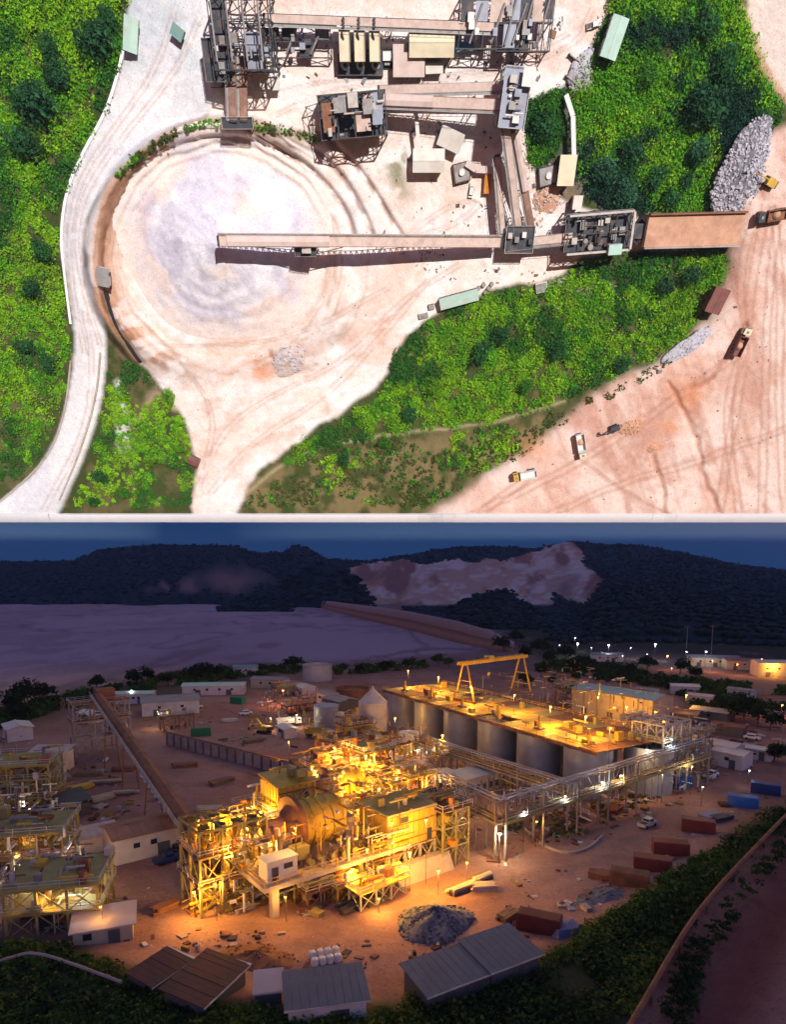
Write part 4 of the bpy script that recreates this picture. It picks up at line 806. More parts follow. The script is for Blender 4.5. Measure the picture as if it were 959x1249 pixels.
# sheds and houses: (x, y, long px, short px, height m, turn deg, roof, wall, style, doors, windows, name, label, category)
SH = [
 (159, 42, 33, 17, 4.0, 73, 'roof_mint', 'wall_white', 'gable', 1, 2, 'shed', 'pale mint roofed shed at the top end of the white haul road', 'shed'),
 (216, 39, 15, 12, 3.0, -35, 'roof_teal', 'wall_dark', 'mono', 1, 0, 'hut', 'small teal roofed hut beside the dark lattice tower', 'hut'),
 (750, 46, 38, 20, 6.0, 76, 'roof_mint', 'wall_white', 'gable', 1, 1, 'shed', 'tall mint roofed shed at the corner of the right green thicket', 'shed'),
 (314, 77, 28, 18, 4.5, 90, 'roof_cream', 'wall_cream', 'flat', 1, 1, 'cabin', 'cream flat roofed cabin right of the dark lattice tower', 'cabin'),
 (316, 102, 13, 13, 3.5, 0, 'roof_white', 'wall_white', 'flat', 1, 0, 'cabin', 'small white cabin, left one of the pair under the cream cabin', 'cabin'),
 (333, 102, 14, 12, 3.5, 0, 'roof_white', 'wall_white', 'flat', 1, 0, 'cabin', 'small white cabin, right one of the pair under the cream cabin', 'cabin'),
 (527, 51, 54, 28, 6.5, 0, 'roof_cream', 'wall_cream', 'gable', 2, 3, 'workshop', 'large cream roofed workshop beside the sky blue container', 'workshop'),
 (499, 79, 38, 22, 5.0, 0, 'roof_pink', 'wall_white', 'flat', 1, 2, 'store_building', 'flat pinkish roofed store below the cream workshop', 'building'),
 (486, 62, 13, 12, 4.5, 0, 'roof_pink', 'wall_white', 'flat', 0, 1, 'annex', 'small pinkish annex adjoining the store left of the cream workshop', 'building'),
 (530, 83, 21, 10, 3.0, 2, 'roof_white', 'wall_white', 'flat', 1, 0, 'cabin', 'low narrow white cabin right of the pinkish store', 'cabin'),
 (523, 196, 38, 23, 5.5, 0, 'roof_white', 'wall_white', 'gable', 1, 2, 'shed', 'white roofed shed standing square to the yard near the white car', 'shed'),
 (550, 170, 29, 20, 4.5, -20, 'roof_white', 'wall_white', 'mono', 1, 1, 'shed', 'white roofed shed set askew above the square white shed', 'shed'),
 (692, 208, 30, 20, 6.0, 90, 'roof_cream', 'wall_dark', 'flat', 1, 1, 'shed', 'cream roofed shed at the foot of the pale launder', 'shed'),
 (705, 247, 14, 11, 4.5, 90, 'roof_white', 'wall_white', 'flat', 0, 0, 'hut', 'narrow white hut between the cream shed and the primary crusher', 'hut'),
 (560, 365, 47, 13, 3.5, 13.7, 'roof_mint', 'wall_dark', 'mono', 2, 3, 'long_shed', 'long mint roofed shed on the upper rim of the green thicket', 'shed'),
 (876, 367, 27, 19, 5.0, 76, 'roof_red', 'roof_red', 'gable', 1, 1, 'house', 'rusty red roofed house at the right end of the lower thicket', 'house'),
 (125, 338, 20, 14, 3.0, 80, 'roof_grey', 'wall_white', 'gable', 1, 0, 'hut', 'little grey ribbed roof hut beside the black shade strip', 'hut'),
 (236, 563, 14, 11, 2.8, -30, 'roof_red', 'wall_dark', 'gable', 1, 0, 'hut', 'tiny dark red roofed hut at the lower tip of the yard', 'hut'),
]
for (x, y, a, b, h, dg, rf, wl, st, nd, nw, nm, lb, ct) in SH:
    k = mpp(x, y); o = .35
    shed(UP, nm, lb, ct, ub(x, y, h), a * k - 2 * o, b * k - 2 * o, h, R(dg), rf, wl, st, .18, nd, nw, 1, o)
# lattice tower and the twin belts that come down to the stockpile's rim
t = frame(UP, 'lattice_tower', 'dark steel lattice tower at the top beside the white yard', 'tower', ub(292, 40, 16), 0, [-9, -4, 1, 6, 10], [-9, -3, 3, 9], [6, 12, 18], 'steel_dark', .4, decks=())
slab('deck', (-6.5, 0, 12.3), (1, 0, 0), (0, 1, 0), 5, 17, .14, 'steel_dark', t); slab('deck', (3.5, -4, 12.3), (1, 0, 0), (0, 1, 0), 5, 9, .14, 'tank_grey', t)
for i in range(5): block('hopper', (-6 + i * 3.6, random.uniform(-5, 5), 13.6), (2.2, 2.4, 2.6), random.choice(['steel', 'steel_dark', 'tank_grey']), t)
for i in range(4): MB().cyl((-8 + i * 5, -7, 18), (-8 + i * 5, 7, 18.4), .35, n=8).build('pipe', 'steel', t)
t = frame(UP, 'screen_tower', 'smaller dark lattice frame under the tall lattice tower', 'tower', ub(266, 74, 8), 0, [-4, 0, 4], [-5, 0, 5], [4.5, 9], 'steel_dark', .35, decks=(9,)); block('motor', (0, 3, 10.2), (2, 1.6, 1.6), 'paint_white', t); block('chute', (1.5, -2, 10), (2, 3, 1.6), 'steel', t)
conveyor(UP, 'belt_conveyor', 'brown twin belt, left one, running down to the stockpile rim', ub(282, 70, 10) + Vector((0, 0, 10)), ub(284, 148, 4) + Vector((0, 0, 4)), 2.2, 'belt', 'steel_rust', (.25, .6), ground=0)
conveyor(UP, 'belt_conveyor', 'brown twin belt, right one, running down to the stockpile rim', ub(296, 70, 10) + Vector((0, 0, 10)), ub(297, 148, 4) + Vector((0, 0, 4)), 2.2, 'belt', 'steel_rust', (.25, .6), ground=0)
frame(UP, 'portal', 'rusty steel portal where the twin belts end above the pad', 'gantry', ub(290, 150, 3), 0, [-5, 0, 5], [-1.2, 1.2], [3.2], 'steel_rust', .35, decks=(3.2,), brace=False)
for i, (x, y, s) in enumerate(((262, 88, 1.6), (264, 101, 2.0))):
    t = thing('fuel_skid', ('white boxy pump skid, upper one, at the edge of the white yard', 'white boxy pump skid, lower one, at the edge of the white yard')[i], 'machine', UP, ub(x, y), 0)
    block('base', (0, 0, .3), (4.4 * s / 1.6, 2.6, .5), 'steel_dark', t); block('housing', (-.4, 0, 1.4), (2.8, 2.0, 1.7), 'paint_white', t); MB().cyl((1.4, -.8, 1.1), (1.4, .8, 1.1), .6, n=12).build('drum', 'paint_white', t); beam('exhaust', (-1.2, .5, 2.2), (-1.2, .5, 3.4), .2, 'steel', t)
# filter houses in a row with a fan under each
for i, x in enumerate((420, 438.5, 457)):
    w = ('leftmost', 'middle', 'rightmost')[i]
    t = thing('filter_house', f'cream filter house, {w} of the three in a row at the top', 'filter', UP, ub(x, 54, 7), 0, 'cream filter houses in a row')
    block('housing', (0, 0, 3.6), (3.6, 8.6, 7.0), 'roof_cream', t); block('plenum', (0, 5.2, 6.6), (4.4, 2.4, 3.0), 'paint_white', t)
    for k in range(3): MB().cyl((0, 4.2 + k * .9, 8.1), (0, 4.2 + k * .9, 8.9), .45, n=10).build('inlet', 'steel_dark', t)
    MB().tube([(-.6, 3.6, 7.2), (-.6, 2.4, 8.1), (-.2, 1.2, 7.2)], .3, 8).build('duct', 'steel_dark', t)
    for k in (-1, 1): beam('edge_rail', (k * 1.7, -4.2, 7.4), (k * 1.7, 4.2, 7.4), .1, 'steel', t)
    t = thing('fan_unit', f'round white fan in a dark bay under the {w} filter house', 'fan', UP, ub(x + 1, 79, 3), 0, 'fans under the filter houses')
    block('bay', (0, 0, .8), (5.2, 5.6, 1.5), 'steel_dark', t); MB().cyl((0, 0, 1.5), (0, 0, 2.6), 1.5, 1.2, 16).build('shroud', 'paint_white', t, True); MB().cyl((0, 0, 2.6), (0, 0, 2.75), .7, n=12).build('rotor', 'steel_dark', t); block('motor', (0, 2.0, 1.9), (1.2, .8, .8), 'steel', t)
t = thing('motor_unit', 'white box motor right of the round white fans', 'machine', UP, ub(473, 72), 0); block('base', (0, 0, .4), (5, 5, .7), 'steel_dark', t); block('housing', (0, .6, 1.7), (3.2, 2.4, 2), 'paint_white', t); block('panel', (0, -1.4, 1.3), (2.2, .6, 1.4), 'steel', t)
container(UP, 'sky blue shipping container beside the cream workshop', ub(566, 58), R(3), 'paint_sky')
container(UP, 'orange shipping container standing near the white car in the yard', ub(594, 224), R(90), 'paint_orange')
conveyor(UP, 'pipe_rack', 'long thin pipe rack along the very top of the yard', ub(322, 22, 8) + Vector((0, 0, 8)), ub(604, 33, 8) + Vector((0, 0, 8)), 2.0, 'belt_pale', 'steel_dark', (.15, .35, .55, .75, .95), ground=0)
for i, (x, y, w, d, lb) in enumerate(((352, 50, 14, 4, 'dark steel pipe gallery under the pipe rack, beside the cream cabin'), (604, 30, 12, 6, 'dark steel plant frame at the right end of the pipe rack'), (640, 28, 9, 7, 'dark steel plant frame at the top centre right, last before the open yard'))):
    t = frame(UP, 'plant_tower', lb, 'tower', ub(x, y, 6), 0, [-w, -w / 3, w / 3, w], [-d, 0, d], [4, 8] if i else [3.5], 'steel_dark', .35, decks=() )
    zz = 8.3 if i else 3.8
    for k in range(5): slab('deck', (-w * .8 + k * w * .4, random.choice((-.5, .5)) * d, zz), (1, 0, 0), (0, 1, 0), w * .34, d * random.uniform(.7, 1.0), .14, random.choice(['steel_dark', 'steel', 'tank_grey', 'belt_pale']), t)
    for k in range(6): block('equipment_box', (random.uniform(-w, w) * .8, random.uniform(-d, d) * .6, (9.2 if i else 4.6)), (random.uniform(1, 2.6), random.uniform(1, 2.4), random.uniform(1, 2)), random.choice(['steel', 'steel_dark', 'paint_white', 'tank_grey']), t)
    for k in range(3): MB().cyl((-w * .7 + k * w * .6, -d * .8, 9 if i else 4.4), (-w * .4 + k * w * .6, d * .8, 9 if i else 4.4), .35, n=8).build('pipe', 'steel', t)
# screening station with its dark pit, two feed belts, the transfer tower
t = frame(UP, 'screening_station', 'tall dark screening station left end of the paired belts', 'machine', ub(428, 132, 13), R(4), [-11, -5, 1, 7, 12], [-8, -2, 4], [5, 10, 14], 'steel_dark', .4, decks=())
for (a, b, c, d, m_) in ((-8, -2, 4, 8, 'steel_rust'), (-2, 1, 4, 5, 'steel'), (4, -4, 5, 5, 'belt_pale'), (9.5, 0, 3, 7, 'tank_grey')): slab('deck', (a, b, 14.3), (1, 0, 0), (0, 1, 0), c, d, .14, m_, t)
clutter(t, -10, 11, -7, 3, 14.4, 16, ['steel', 'steel_dark', 'steel_pale', 'belt_pale'], 2.4, 11)
slab('deck', (0, -2, 6.3), (1, 0, 0), (0, 1, 0), 23, 12, .14, 'steel_dark', t)
for k, (a, b) in enumerate(((-4, 1), (1, 2), (6, 0), (9, -3))): block('screen_box', (a, b, 15.4), (3.4, 4, 2.2), ('steel', 'steel_pale', 'steel', 'tank_grey')[k], t)
block('chute', (-7, -3, 12), (3, 3, 3), 'steel', t)
t = frame(UP, 'lattice_landing', 'thin open lattice landing left of the dark screening station', 'platform', ub(395, 138, 6), R(12), [-6, 0, 6], [-5, 3], [5.5], 'steel', .28, decks=(), brace=True)
conveyor(UP, 'belt_conveyor', 'upper pale belt of the pair leading to the transfer tower', ub(462, 110, 7) + Vector((0, 0, 7)), ub(614, 105, 10) + Vector((0, 0, 10)), 2.2, 'belt_pale', 'steel', (.2, .5, .8), ground=0)
conveyor(UP, 'belt_conveyor', 'lower pinkish belt of the pair leading to the transfer tower', ub(442, 121, 9) + Vector((0, 0, 9)), ub(616, 128, 14) + Vector((0, 0, 14)), 2.8, 'belt_pale', 'steel_rust', (.2, .5, .8), ground=0, cover=(.05, .5, 'roof_pink'))
t = frame(UP, 'transfer_tower', 'pale steel transfer tower where the paired belts meet the diagonal belts', 'tower', ub(628, 122, 18), R(-4), [-4, 0, 4], [-7, -2, 3, 8], [6, 12, 18], 'steel_pale', .4, decks=(6, 12, 18), deck_m='tank_grey')
for k in range(4): block('drive_unit', (random.uniform(-2, 2), -5 + k * 3.4, 19.4), (2.2, 2.0, 1.8), ('paint_white', 'steel', 'tank_grey', 'steel_pale')[k], t)
clutter(t, -3, 3, -6, 7, 18.4, 12, ['steel', 'steel_pale', 'paint_white', 'steel_dark'], 1.8, 13)
block('wind_wall', (4.4, 2, 14), (.15, 11, 9), 'steel_pale', t); block('wind_wall', (-4.4, 0, 9), (.15, 14, 6), 'steel', t)
block('roof_plate', (3.2, 6, 21), (4, 5, .15), 'paint_white', t)
conveyor(UP, 'belt_conveyor', 'diagonal belt, left one of three, below the transfer tower', ub(607, 190, 7) + Vector((0, 0, 7)), ub(614, 286, 6) + Vector((0, 0, 6)), 1.6, 'belt_pale', 'steel', (.3, .7), ground=0)
conveyor(UP, 'belt_conveyor', 'diagonal belt, middle one of three, below the transfer tower', ub(617, 148, 15) + Vector((0, 0, 15)), ub(634, 286, 7) + Vector((0, 0, 7)), 2.2, 'belt_pale', 'steel', (.3, .6, .85), ground=0)
conveyor(UP, 'belt_conveyor', 'diagonal belt, right one of three, below the transfer tower', ub(626, 146, 13) + Vector((0, 0, 13)), ub(650, 284, 5) + Vector((0, 0, 5)), 2.0, 'belt', 'steel_rust', (.3, .6, .85), ground=0, cover=(.1, .6, 'roof_pink'))
# the long stacker over the stockpile
conveyor(UP, 'stacker_conveyor', 'very long pale stacker conveyor reaching over the ore stockpile', ub(612, 296, 8) + Vector((0, 0, 8)), P(266, 294, 23.0), 3.0, 'belt_pale', 'steel_rust', (.2, .42), 4.0, ground=0, cover=(.62, .97, 'roof_pink'))
t = frame(UP, 'stacker_tower', 'dark support tower with a cabin under the middle of the stacker', 'tower', ub(372, 302, 17), 0, [-3.6, 3.6], [-2.6, 2.6], [5, 10, 15], 'steel_dark', .4, decks=(15,)); block('cabin', (.5, -.5, 16.6), (3.4, 2.6, 2.4), 'steel_pale', t); block('drive', (2.6, 1.2, 16.0), (1.2, 1.2, 1.2), 'steel', t)
for k in (-1, 1): beam('stay', (k * 3.4, -2.4, 15.3), (k * 19, .8, 16.0 - k * 2.4), .25, 'steel_dark', t)
conveyor(UP, 'belt_conveyor', 'short belt between the stacker tail and the primary crusher', ub(616, 298, 7) + Vector((0, 0, 7)), ub(700, 289, 9) + Vector((0, 0, 9)), 2.6, 'belt_pale', 'steel', (.3, .7), ground=0)
t = frame(UP, 'junction_tower', 'small steel junction tower where the diagonal belts meet the stacker', 'tower', ub(634, 292, 8), 0, [-5, 0, 5], [-4, 0, 4], [4, 8], 'steel', .32, decks=(8,))
for k in range(4): block('drive_unit', (-4 + k * 2.7, random.uniform(-2, 2), 9.3), (1.6, 1.8, 1.5), ('steel_pale', 'steel', 'paint_white', 'steel_dark')[k], t)
# primary crusher and the tipping ramp
t = frame(UP, 'primary_crusher', 'dark steel primary crusher between the short belt and the tipping ramp', 'crusher', ub(732, 284, 12), R(4), [-12, -6, 0, 6, 12], [-6, 0, 6], [4, 8, 12], 'steel_dark', .42, decks=(8,), deck_m='steel_dark')
clutter(t, -11, 11, -5, 5, 8.4, 22, ['steel', 'steel_dark', 'steel_rust', 'steel_pale'], 2.4, 12)
for k in range(7): block('equipment_box', (-9 + k * 3, random.uniform(-4, 4), 9.6), (random.uniform(1.4, 2.6), random.uniform(1.4, 3), random.uniform(1.4, 2.6)), random.choice(['steel', 'steel_pale', 'steel_dark', 'steel']), t)
block('control_cabin', (6, -5.6, 13.4), (5.0, 3.4, 2.6), 'roof_mint', t); beam('runway_beam', (-12, -6.2, 12.8), (12, -6.2, 12.8), .7, 'steel_pale', t); beam('runway_beam', (-12, 6.2, 12.8), (12, 6.2, 12.8), .7, 'steel_pale', t); beam('crane_beam', (12, -6, 13.2), (12, 6, 13.2), .8, 'steel_pale', t)
t = thing('tip_hopper', 'dark tip hopper at the head of the earth ramp', 'hopper', UP, ub(780, 282, 6), 0); MB().lathe([(4.6, 6.5), (4.4, 6.5), (2.0, 1.0), (2.2, 0.0), (4.6, 5.9)], n=4).build('bin', 'steel_dark', t); block('grizzly', (0, 0, 6.2), (5, 5, .2), 'steel_dark', t)
for k in (-1, 1): beam('leg', (k * 3, -3, 0), (k * 3, -3, 6), .5, 'steel_dark', t); beam('leg', (k * 3, 3, 0), (k * 3, 3, 6), .5, 'steel_dark', t)
a, b = P(789, 282, 8.2), P(906, 279, 8.2); wd = 10.5; dv = (b - a).normalized(); sv = Vector((-dv.y, dv.x, 0))
t = thing('tipping_ramp', 'reddish earth ramp bridge with low walls leading trucks to the crusher', 'ramp', UP, (a.x, a.y, 0), 0); o0 = Vector((a.x, a.y, 0)); a, b = a - o0, b - o0
mat('ramp_earth', (.52, .30, .2), .95, .2, .5, .4, dirt=(.32, .17, .11), dirt_amt=.5)
slab('deck', (a + b) / 2, dv, sv, (b - a).length, wd, .8, 'ramp_earth', t)
for k in (-1, 1): slab('parapet', (a + b) / 2 + sv * k * (wd / 2 + .2) + Vector((0, 0, .7)), dv, sv, (b - a).length, .5, 2.2, 'concrete' if k < 0 else 'steel_rust', t)
for i in range(5):
    for k in (-1, 1): c = a + dv * (1 + i * 7.5) + sv * k * 4.4; beam('column', (c.x, c.y, -3), (c.x, c.y, 7.8), .8, 'concrete', t)
slab('end_wall', a + Vector((0, 0, -4)), sv, Vector((0, 0, 1)), wd, 7.4, .6, 'concrete', t)
# launder, pit, heaps
t = thing('launder', 'thin pale launder running from the grey pit to the cream shed', 'pipe', UP, ub(692, 150), 0); o0 = ub(692, 150); b = MB(); pts = [ub(688, 116) + Vector((0, 0, 4)), ub(696, 142) + Vector((0, 0, 4.5)), ub(697, 192) + Vector((0, 0, 5))]
for p, q in zip(pts[:-1], pts[1:]): beam('trough', p - o0, q - o0, 1.6, 'pvc', t, .7)
for p in pts: beam('post', (p.x - o0.x, p.y - o0.y, 0), p - o0, .3, 'steel', t)
heap(UP, 'spoil_heap', 'pale grey spoil heap in the small pit left of the mint shed', 'heap', ub(712, 92), 5.5, 6, 2.2, 'rock', 'rock', 160, (.2, .6), seed=5)
for i, (x0, y0, x1, y1) in enumerate(((694, 66, 726, 92), (690, 92, 708, 108))):
    t = thing('retaining_screen', ('grey timber screen along the upper side of the grey spoil heap', 'grey timber screen along the lower side of the grey spoil heap')[i], 'fence', UP, ub(x0, y0)); p, q = Vector((0, 0, .8)), ub(x1, y1) - ub(x0, y0) + Vector((0, 0, .8)); beam('board', p, q, .3, 'steel', t, 1.8)
    for k in range(4): c = p.lerp(q, k / 3); beam('post', (c.x, c.y, -.2), (c.x, c.y, 2.2), .25, 'steel_dark', t)
heap(UP, 'rock_pile', 'big grey pile of boulders beside the right green thicket', 'rock pile', ub(906, 209), 9.0, 14, 3.6, 'rock_dark', 'rock', 900, (.35, 1.15), R(-22), 6)
heap(UP, 'gravel_heap', 'low bluish grey gravel heap below the rusty red house', 'heap', ub(841, 424), 10, 5, 1.4, 'rock', 'rock', 240, (.15, .6), R(40), 8)
heap(UP, 'rubble_heap', 'small orange earth heap on the quarry floor near the excavator', 'heap', ub(797, 547), 3, 1.8, 1.0, 'ramp_earth', 'ramp_earth', 40, (.2, .5), R(5), 9)
heap(UP, 'rubble_heap', 'brown and white rubble heap on the pad below the stacker', 'heap', ub(352, 440), 8, 5.5, 1.6, 'belt_pale', 'rock', 160, (.3, 1.0), R(20), 10)
heap(UP, 'rubble_heap', 'brown rubble heap at the quarry rim above the excavator', 'heap', ub(772, 520), 6, 4, 1.2, 'ramp_earth', 'ramp_earth', 90, (.2, .8), R(20), 12)
heap(UP, 'rubble_heap', 'dusty rubble strewn between the diagonal belts and the cream shed', 'heap', ub(668, 240), 6, 5, 1.6, 'ramp_earth', 'belt_pale', 120, (.3, .9), R(20), 13)
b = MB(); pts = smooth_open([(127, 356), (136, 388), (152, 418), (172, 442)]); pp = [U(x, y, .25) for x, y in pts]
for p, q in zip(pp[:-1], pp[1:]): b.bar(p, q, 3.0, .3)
o = b.build('drain', 'rubber'); o.matrix_world = UP; tag(o, 'black strip standing in for shade, curving beside the road below the grey hut', kind='structure')  # rubber-black strip paints in the shade of the roadside bank
# vehicles
car(UP, 'white car parked alone on the yard left of the orange container', ub(575, 232), R(84))
car(UP, 'white pickup parked near the top edge left of the tall mint shed', ub(724, 30), R(15), pickup=True)
tipper(UP, 'dump truck with a brown body driving up the quarry floor', ub(902, 416), R(80), 'roof_red', 'roof_cream', load='ramp_earth', s=1.35, group='trucks on the quarry floor')
tipper(UP, 'dump truck with a white body facing down the quarry floor', ub(708, 541), R(-72), 'paint_white', 'roof_cream', load='ramp_earth', s=1.4, group='trucks on the quarry floor')
tipper(UP, 'cream dump truck lying level near the lower edge of the upland', ub(640, 577), R(192), 'paint_white', 'paint_yellow', s=1.35, group='trucks on the quarry floor')
tipper(UP, 'dark dump truck at the head of the tipping ramp', ub(940, 262), R(188), 'steel_rust', 'steel_dark', load='ramp_earth', s=1.35, group='trucks on the quarry floor')
excavator(UP, 'dark excavator working at the rubble near the white bodied truck', ub(748, 522), R(205), 'steel_dark')
excavator(UP, 'yellow excavator at the foot of the boulder pile', ub(938, 222), R(160), 'paint_yellow')
# small goods
UB_ = [(.4, .3, .26), (.12, .1, .1), (.5, .48, .46), (.3, .16, .1), (.2, .2, .22)]
for i, (lb, pl, n_, sm) in enumerate((('scattered scrap and pallets around the white sheds', [(480, 150), (600, 140), (600, 280), (480, 270)], 150, .7), ('scattered rubble between the belts and the cream shed', [(640, 200), (715, 190), (715, 262), (650, 280)], 240, .8), ('scattered parts along the foot of the stacker', [(470, 300), (700, 312), (690, 345), (540, 345)], 120, .6), ('scattered machinery and drums in the upper yard', [(310, 20), (690, 20), (680, 100), (470, 108), (320, 130)], 330, .9), ('scattered stones on the quarry floor', [(660, 540), (760, 470), (860, 420), (900, 330), (950, 330), (950, 620), (560, 620)], 260, .45), ('scattered stones on the stockpile pad', [(150, 200), (450, 200), (480, 420), (300, 560), (240, 520), (130, 330)], 220, .35), ('grey rubble on the slope under the launder', [(700, 100), (735, 110), (740, 240), (705, 240)], 220, .7))): debris(UP, lb, pl, n_, .12, sm, UB_, 720 + i, place_up)
for i, (x, y) in enumerate(((584, 351), (590, 347), (596, 351), (592, 356), (600, 346))):
    t = thing('drum', ('leftmost', 'second from left', 'second from right', 'lowest', 'rightmost')[i] + ' dark drum of the cluster right of the long mint shed', 'drum', UP, ub(x, y), 0, 'drums by the long mint shed'); MB().cyl((0, 0, 0), (0, 0, 1.5), .8, n=12).build('shell', 'steel_dark', t, True); MB().cyl((0, 0, 1.5), (0, 0, 1.56), .83, n=12).build('lid', 'steel', t)
for (x, y, w, d, h, m, lb) in ((517, 384, 4, 2, 1.4, 'paint_white', 'white crate left of the long mint shed'), (526, 374, 2.4, 2, 1.2, 'steel_dark', 'dark crate near the left end of the long mint shed'), (660, 350, 4.4, 3.6, 2.0, 'paint_white', 'white pallet load on the upper rim of the lower thicket'), (684, 342, 3, 2.4, 1.4, 'steel_dark', 'dark pallet load beneath the primary crusher'), (805, 452, 1.8, 1.6, 1.2, 'paint_white', 'small white box at the rim of the quarry floor'),
        (563, 210, 6, 6, 2.0, 'steel_dark', 'dark pump bay right of the square white shed'), (668, 214, 7, 6, 2.2, 'steel_dark', 'dark pump bay left of the cream shed')):
    t = thing('pump_bay' if 'bay' in lb else 'crate', lb, 'machine' if 'bay' in lb else 'crate', UP, ub(x, y), R(12)); block('body', (0, 0, h / 2), (w, d, h), m, t); block('lid', (0, 0, h + .06), (w * .9, d * .9, .12), 'steel', t)
    if 'bay' in lb: MB().cyl((0, 0, h), (0, 0, h + 1), 1.3, 1.0, 12).build('pump', 'paint_white', t, True)
beam_w = thing('walkway', 'thin white walkway joining the lower belt to the square white shed', 'walkway', UP, ub(509, 160)); o0 = ub(509, 160)
beam('deck', ub(507, 136) - o0 + Vector((0, 0, 6)), ub(511, 184) - o0 + Vector((0, 0, 5)), 1.3, 'paint_white', beam_w, .2)
for k in (0, .5, 1): c = (ub(507, 136) - o0).lerp(ub(511, 184) - o0, k); beam('post', (c.x, c.y, 0), (c.x, c.y, 5), .25, 'steel', beam_w)
t = thing('covered_walk', 'pinkish covered walk from the small pump bay to the diagonal belts', 'walkway', UP, ub(590, 206)); o0 = ub(590, 206)
for (p, q) in (((568, 198), (580, 206)), ((580, 206), (610, 207))): beam('roof', ub(*p) - o0 + Vector((0, 0, 3)), ub(*q) - o0 + Vector((0, 0, 3)), 2.2, 'roof_pink', t, .25)
for (x, y) in ((570, 199), (580, 206), (596, 206), (609, 207)): c = ub(x, y) - o0; beam('post', (c.x, c.y, 0), (c.x, c.y, 3), .25, 'steel', t)
# green: thickets nobody could count, then the trees one can tell apart
V3D = smooth_closed([(500, 408), (540, 384), (600, 360), (680, 350), (706, 318), (890, 305), (884, 340), (858, 372), (850, 400), (800, 438), (742, 462), (690, 486), (610, 512), (520, 522), (430, 538), (360, 562), (330, 570), (370, 540), (430, 508), (468, 478), (478, 440)], 2)
LIME = (.22, .46, .014); GRN = (.10, .33, .013); DEEP = (.035, .145, .018); TEAL = (.012, .055, .028); OLIVE = (.085, .105, .025)
scrub('shrubbery', 'dense bright green scrub along the left side of the white road', V1, 1900, 1.3, 3.6, [LIME, GRN, LIME, GRN, DEEP], 118, .35, 501)
scrub('shrubbery', 'green scrub on the slope between the road and the yard tip', V2, 520, 1.0, 2.8, [LIME, LIME, GRN, DEEP], 110, .34, 502, thr=.36)
scrub('shrubbery', 'dense vivid green thicket below the stacker and the primary crusher', V3D, 1800, 1.2, 3.4, [DEEP, GRN, LIME, LIME, GRN], 118, .35, 503, thr=.27)
scrub('shrubbery', 'dense green thicket on the rise at the upper right', V4, 2000, 1.2, 3.4, [TEAL, DEEP, GRN, LIME, GRN], 112, .35, 504, thr=.22)
scrub('shrubbery', 'small green patch right of the transfer tower', V5, 170, 1.2, 3.0, [DEEP, GRN], 112, .35, 505)
scrub('shrubbery', 'sparse olive scrub on the slope under the vivid thicket', smooth_closed([(300, 600), (360, 568), (430, 545), (520, 530), (610, 520), (690, 492), (640, 545), (560, 596), (480, 640), (290, 640)], 2), 520, .7, 2.2, [OLIVE, DEEP, GRN, OLIVE, LIME], 36, .5, 508, thr=.47)
scrub('shrubbery', 'low olive weeds on the rim of the quarry floor', smooth_closed([(300, 600), (420, 560), (600, 545), (690, 500), (800, 448), (850, 405), (840, 430), (790, 462), (700, 512), (640, 556), (540, 610), (480, 630), (300, 630)], 1), 420, .6, 1.5, [OLIVE, DEEP, OLIVE], 30, .42, 506, thr=.5)
scrub('shrubbery', 'strip of weeds on the bank above the ore stockpile', smooth_closed([(140, 222), (180, 186), (225, 160), (275, 150), (330, 160), (390, 175), (388, 168), (335, 152), (275, 143), (222, 153), (176, 178), (138, 214)], 1), 200, .4, 1.2, [OLIVE, GRN], 26, .36, 507)
UM = [('mint shed on the road', 158, 43), ('lattice tower', 290, 45), ('tall mint shed', 750, 46), ('cream workshop', 527, 51), ('cream shed', 692, 208), ('long mint shed', 560, 365), ('rusty red house', 876, 367), ('grey ribbed hut', 125, 338), ('dark red hut', 236, 563), ('boulder pile', 904, 205), ('primary crusher', 732, 284), ('tipping ramp', 845, 281), ('grey gravel heap', 841, 424), ('road bend', 73, 290), ('black shade strip', 150, 400), ('rut in the quarry floor', 850, 540), ('transfer tower', 628, 122), ('grey spoil heap', 712, 92), ('stacker head', 266, 295), ('excavator at the rubble', 748, 522)]
TR = [(866, 132, 7.5, 3), (772, 182, 5, 3), (884, 74, 5.5, 2), (803, 218, 5, 2), (856, 184, 6.5, 4), (790, 92, 4, 0), (768, 238, 5, 4), (822, 242, 4.5, 2), (934, 142, 4.5, 2), (868, 30, 5, 2), (742, 206, 5, 4), (840, 220, 4, 3), (680, 426, 5.5, 2), (588, 432, 6, 2), (612, 408, 4.5, 3), (815, 348, 5, 3), (846, 336, 5, 3), (640, 472, 4.5, 0), (530, 474, 5, 1), (500, 508, 4.5, 2), (418, 562, 4.5, 2), (470, 540, 4, 0), (760, 445, 5, 2), (36, 122, 9, 3), (66, 92, 6, 3), (112, 46, 8, 3), (128, 24, 5, 2), (26, 172, 7, 3), (58, 54, 5, 2), (48, 306, 5.5, 2), (36, 352, 6, 3), (28, 424, 5, 2), (58, 446, 5, 2), (204, 484, 4, 1), (218, 548, 4, 1), (184, 562, 4.5, 1), (122, 582, 5, 2), (152, 604, 4, 0), (112, 612, 4, 2), (664, 152, 6, 2), (672, 128, 4.5, 0)]
TONE = ['mid green', 'bright lime green', 'deep green', 'very dark green', 'bluish green']
for i, (x, y, r, k) in enumerate(TR):
    sz = 'big' if r >= 6 else 'small' if r <= 3.6 else 'middling' if r < 5 else 'broad'
    tree(UP, say(f'{sz} {TONE[k]} tree', x, y, UM), ub(x, y, r), r, (k, i % 2), zs=.85)

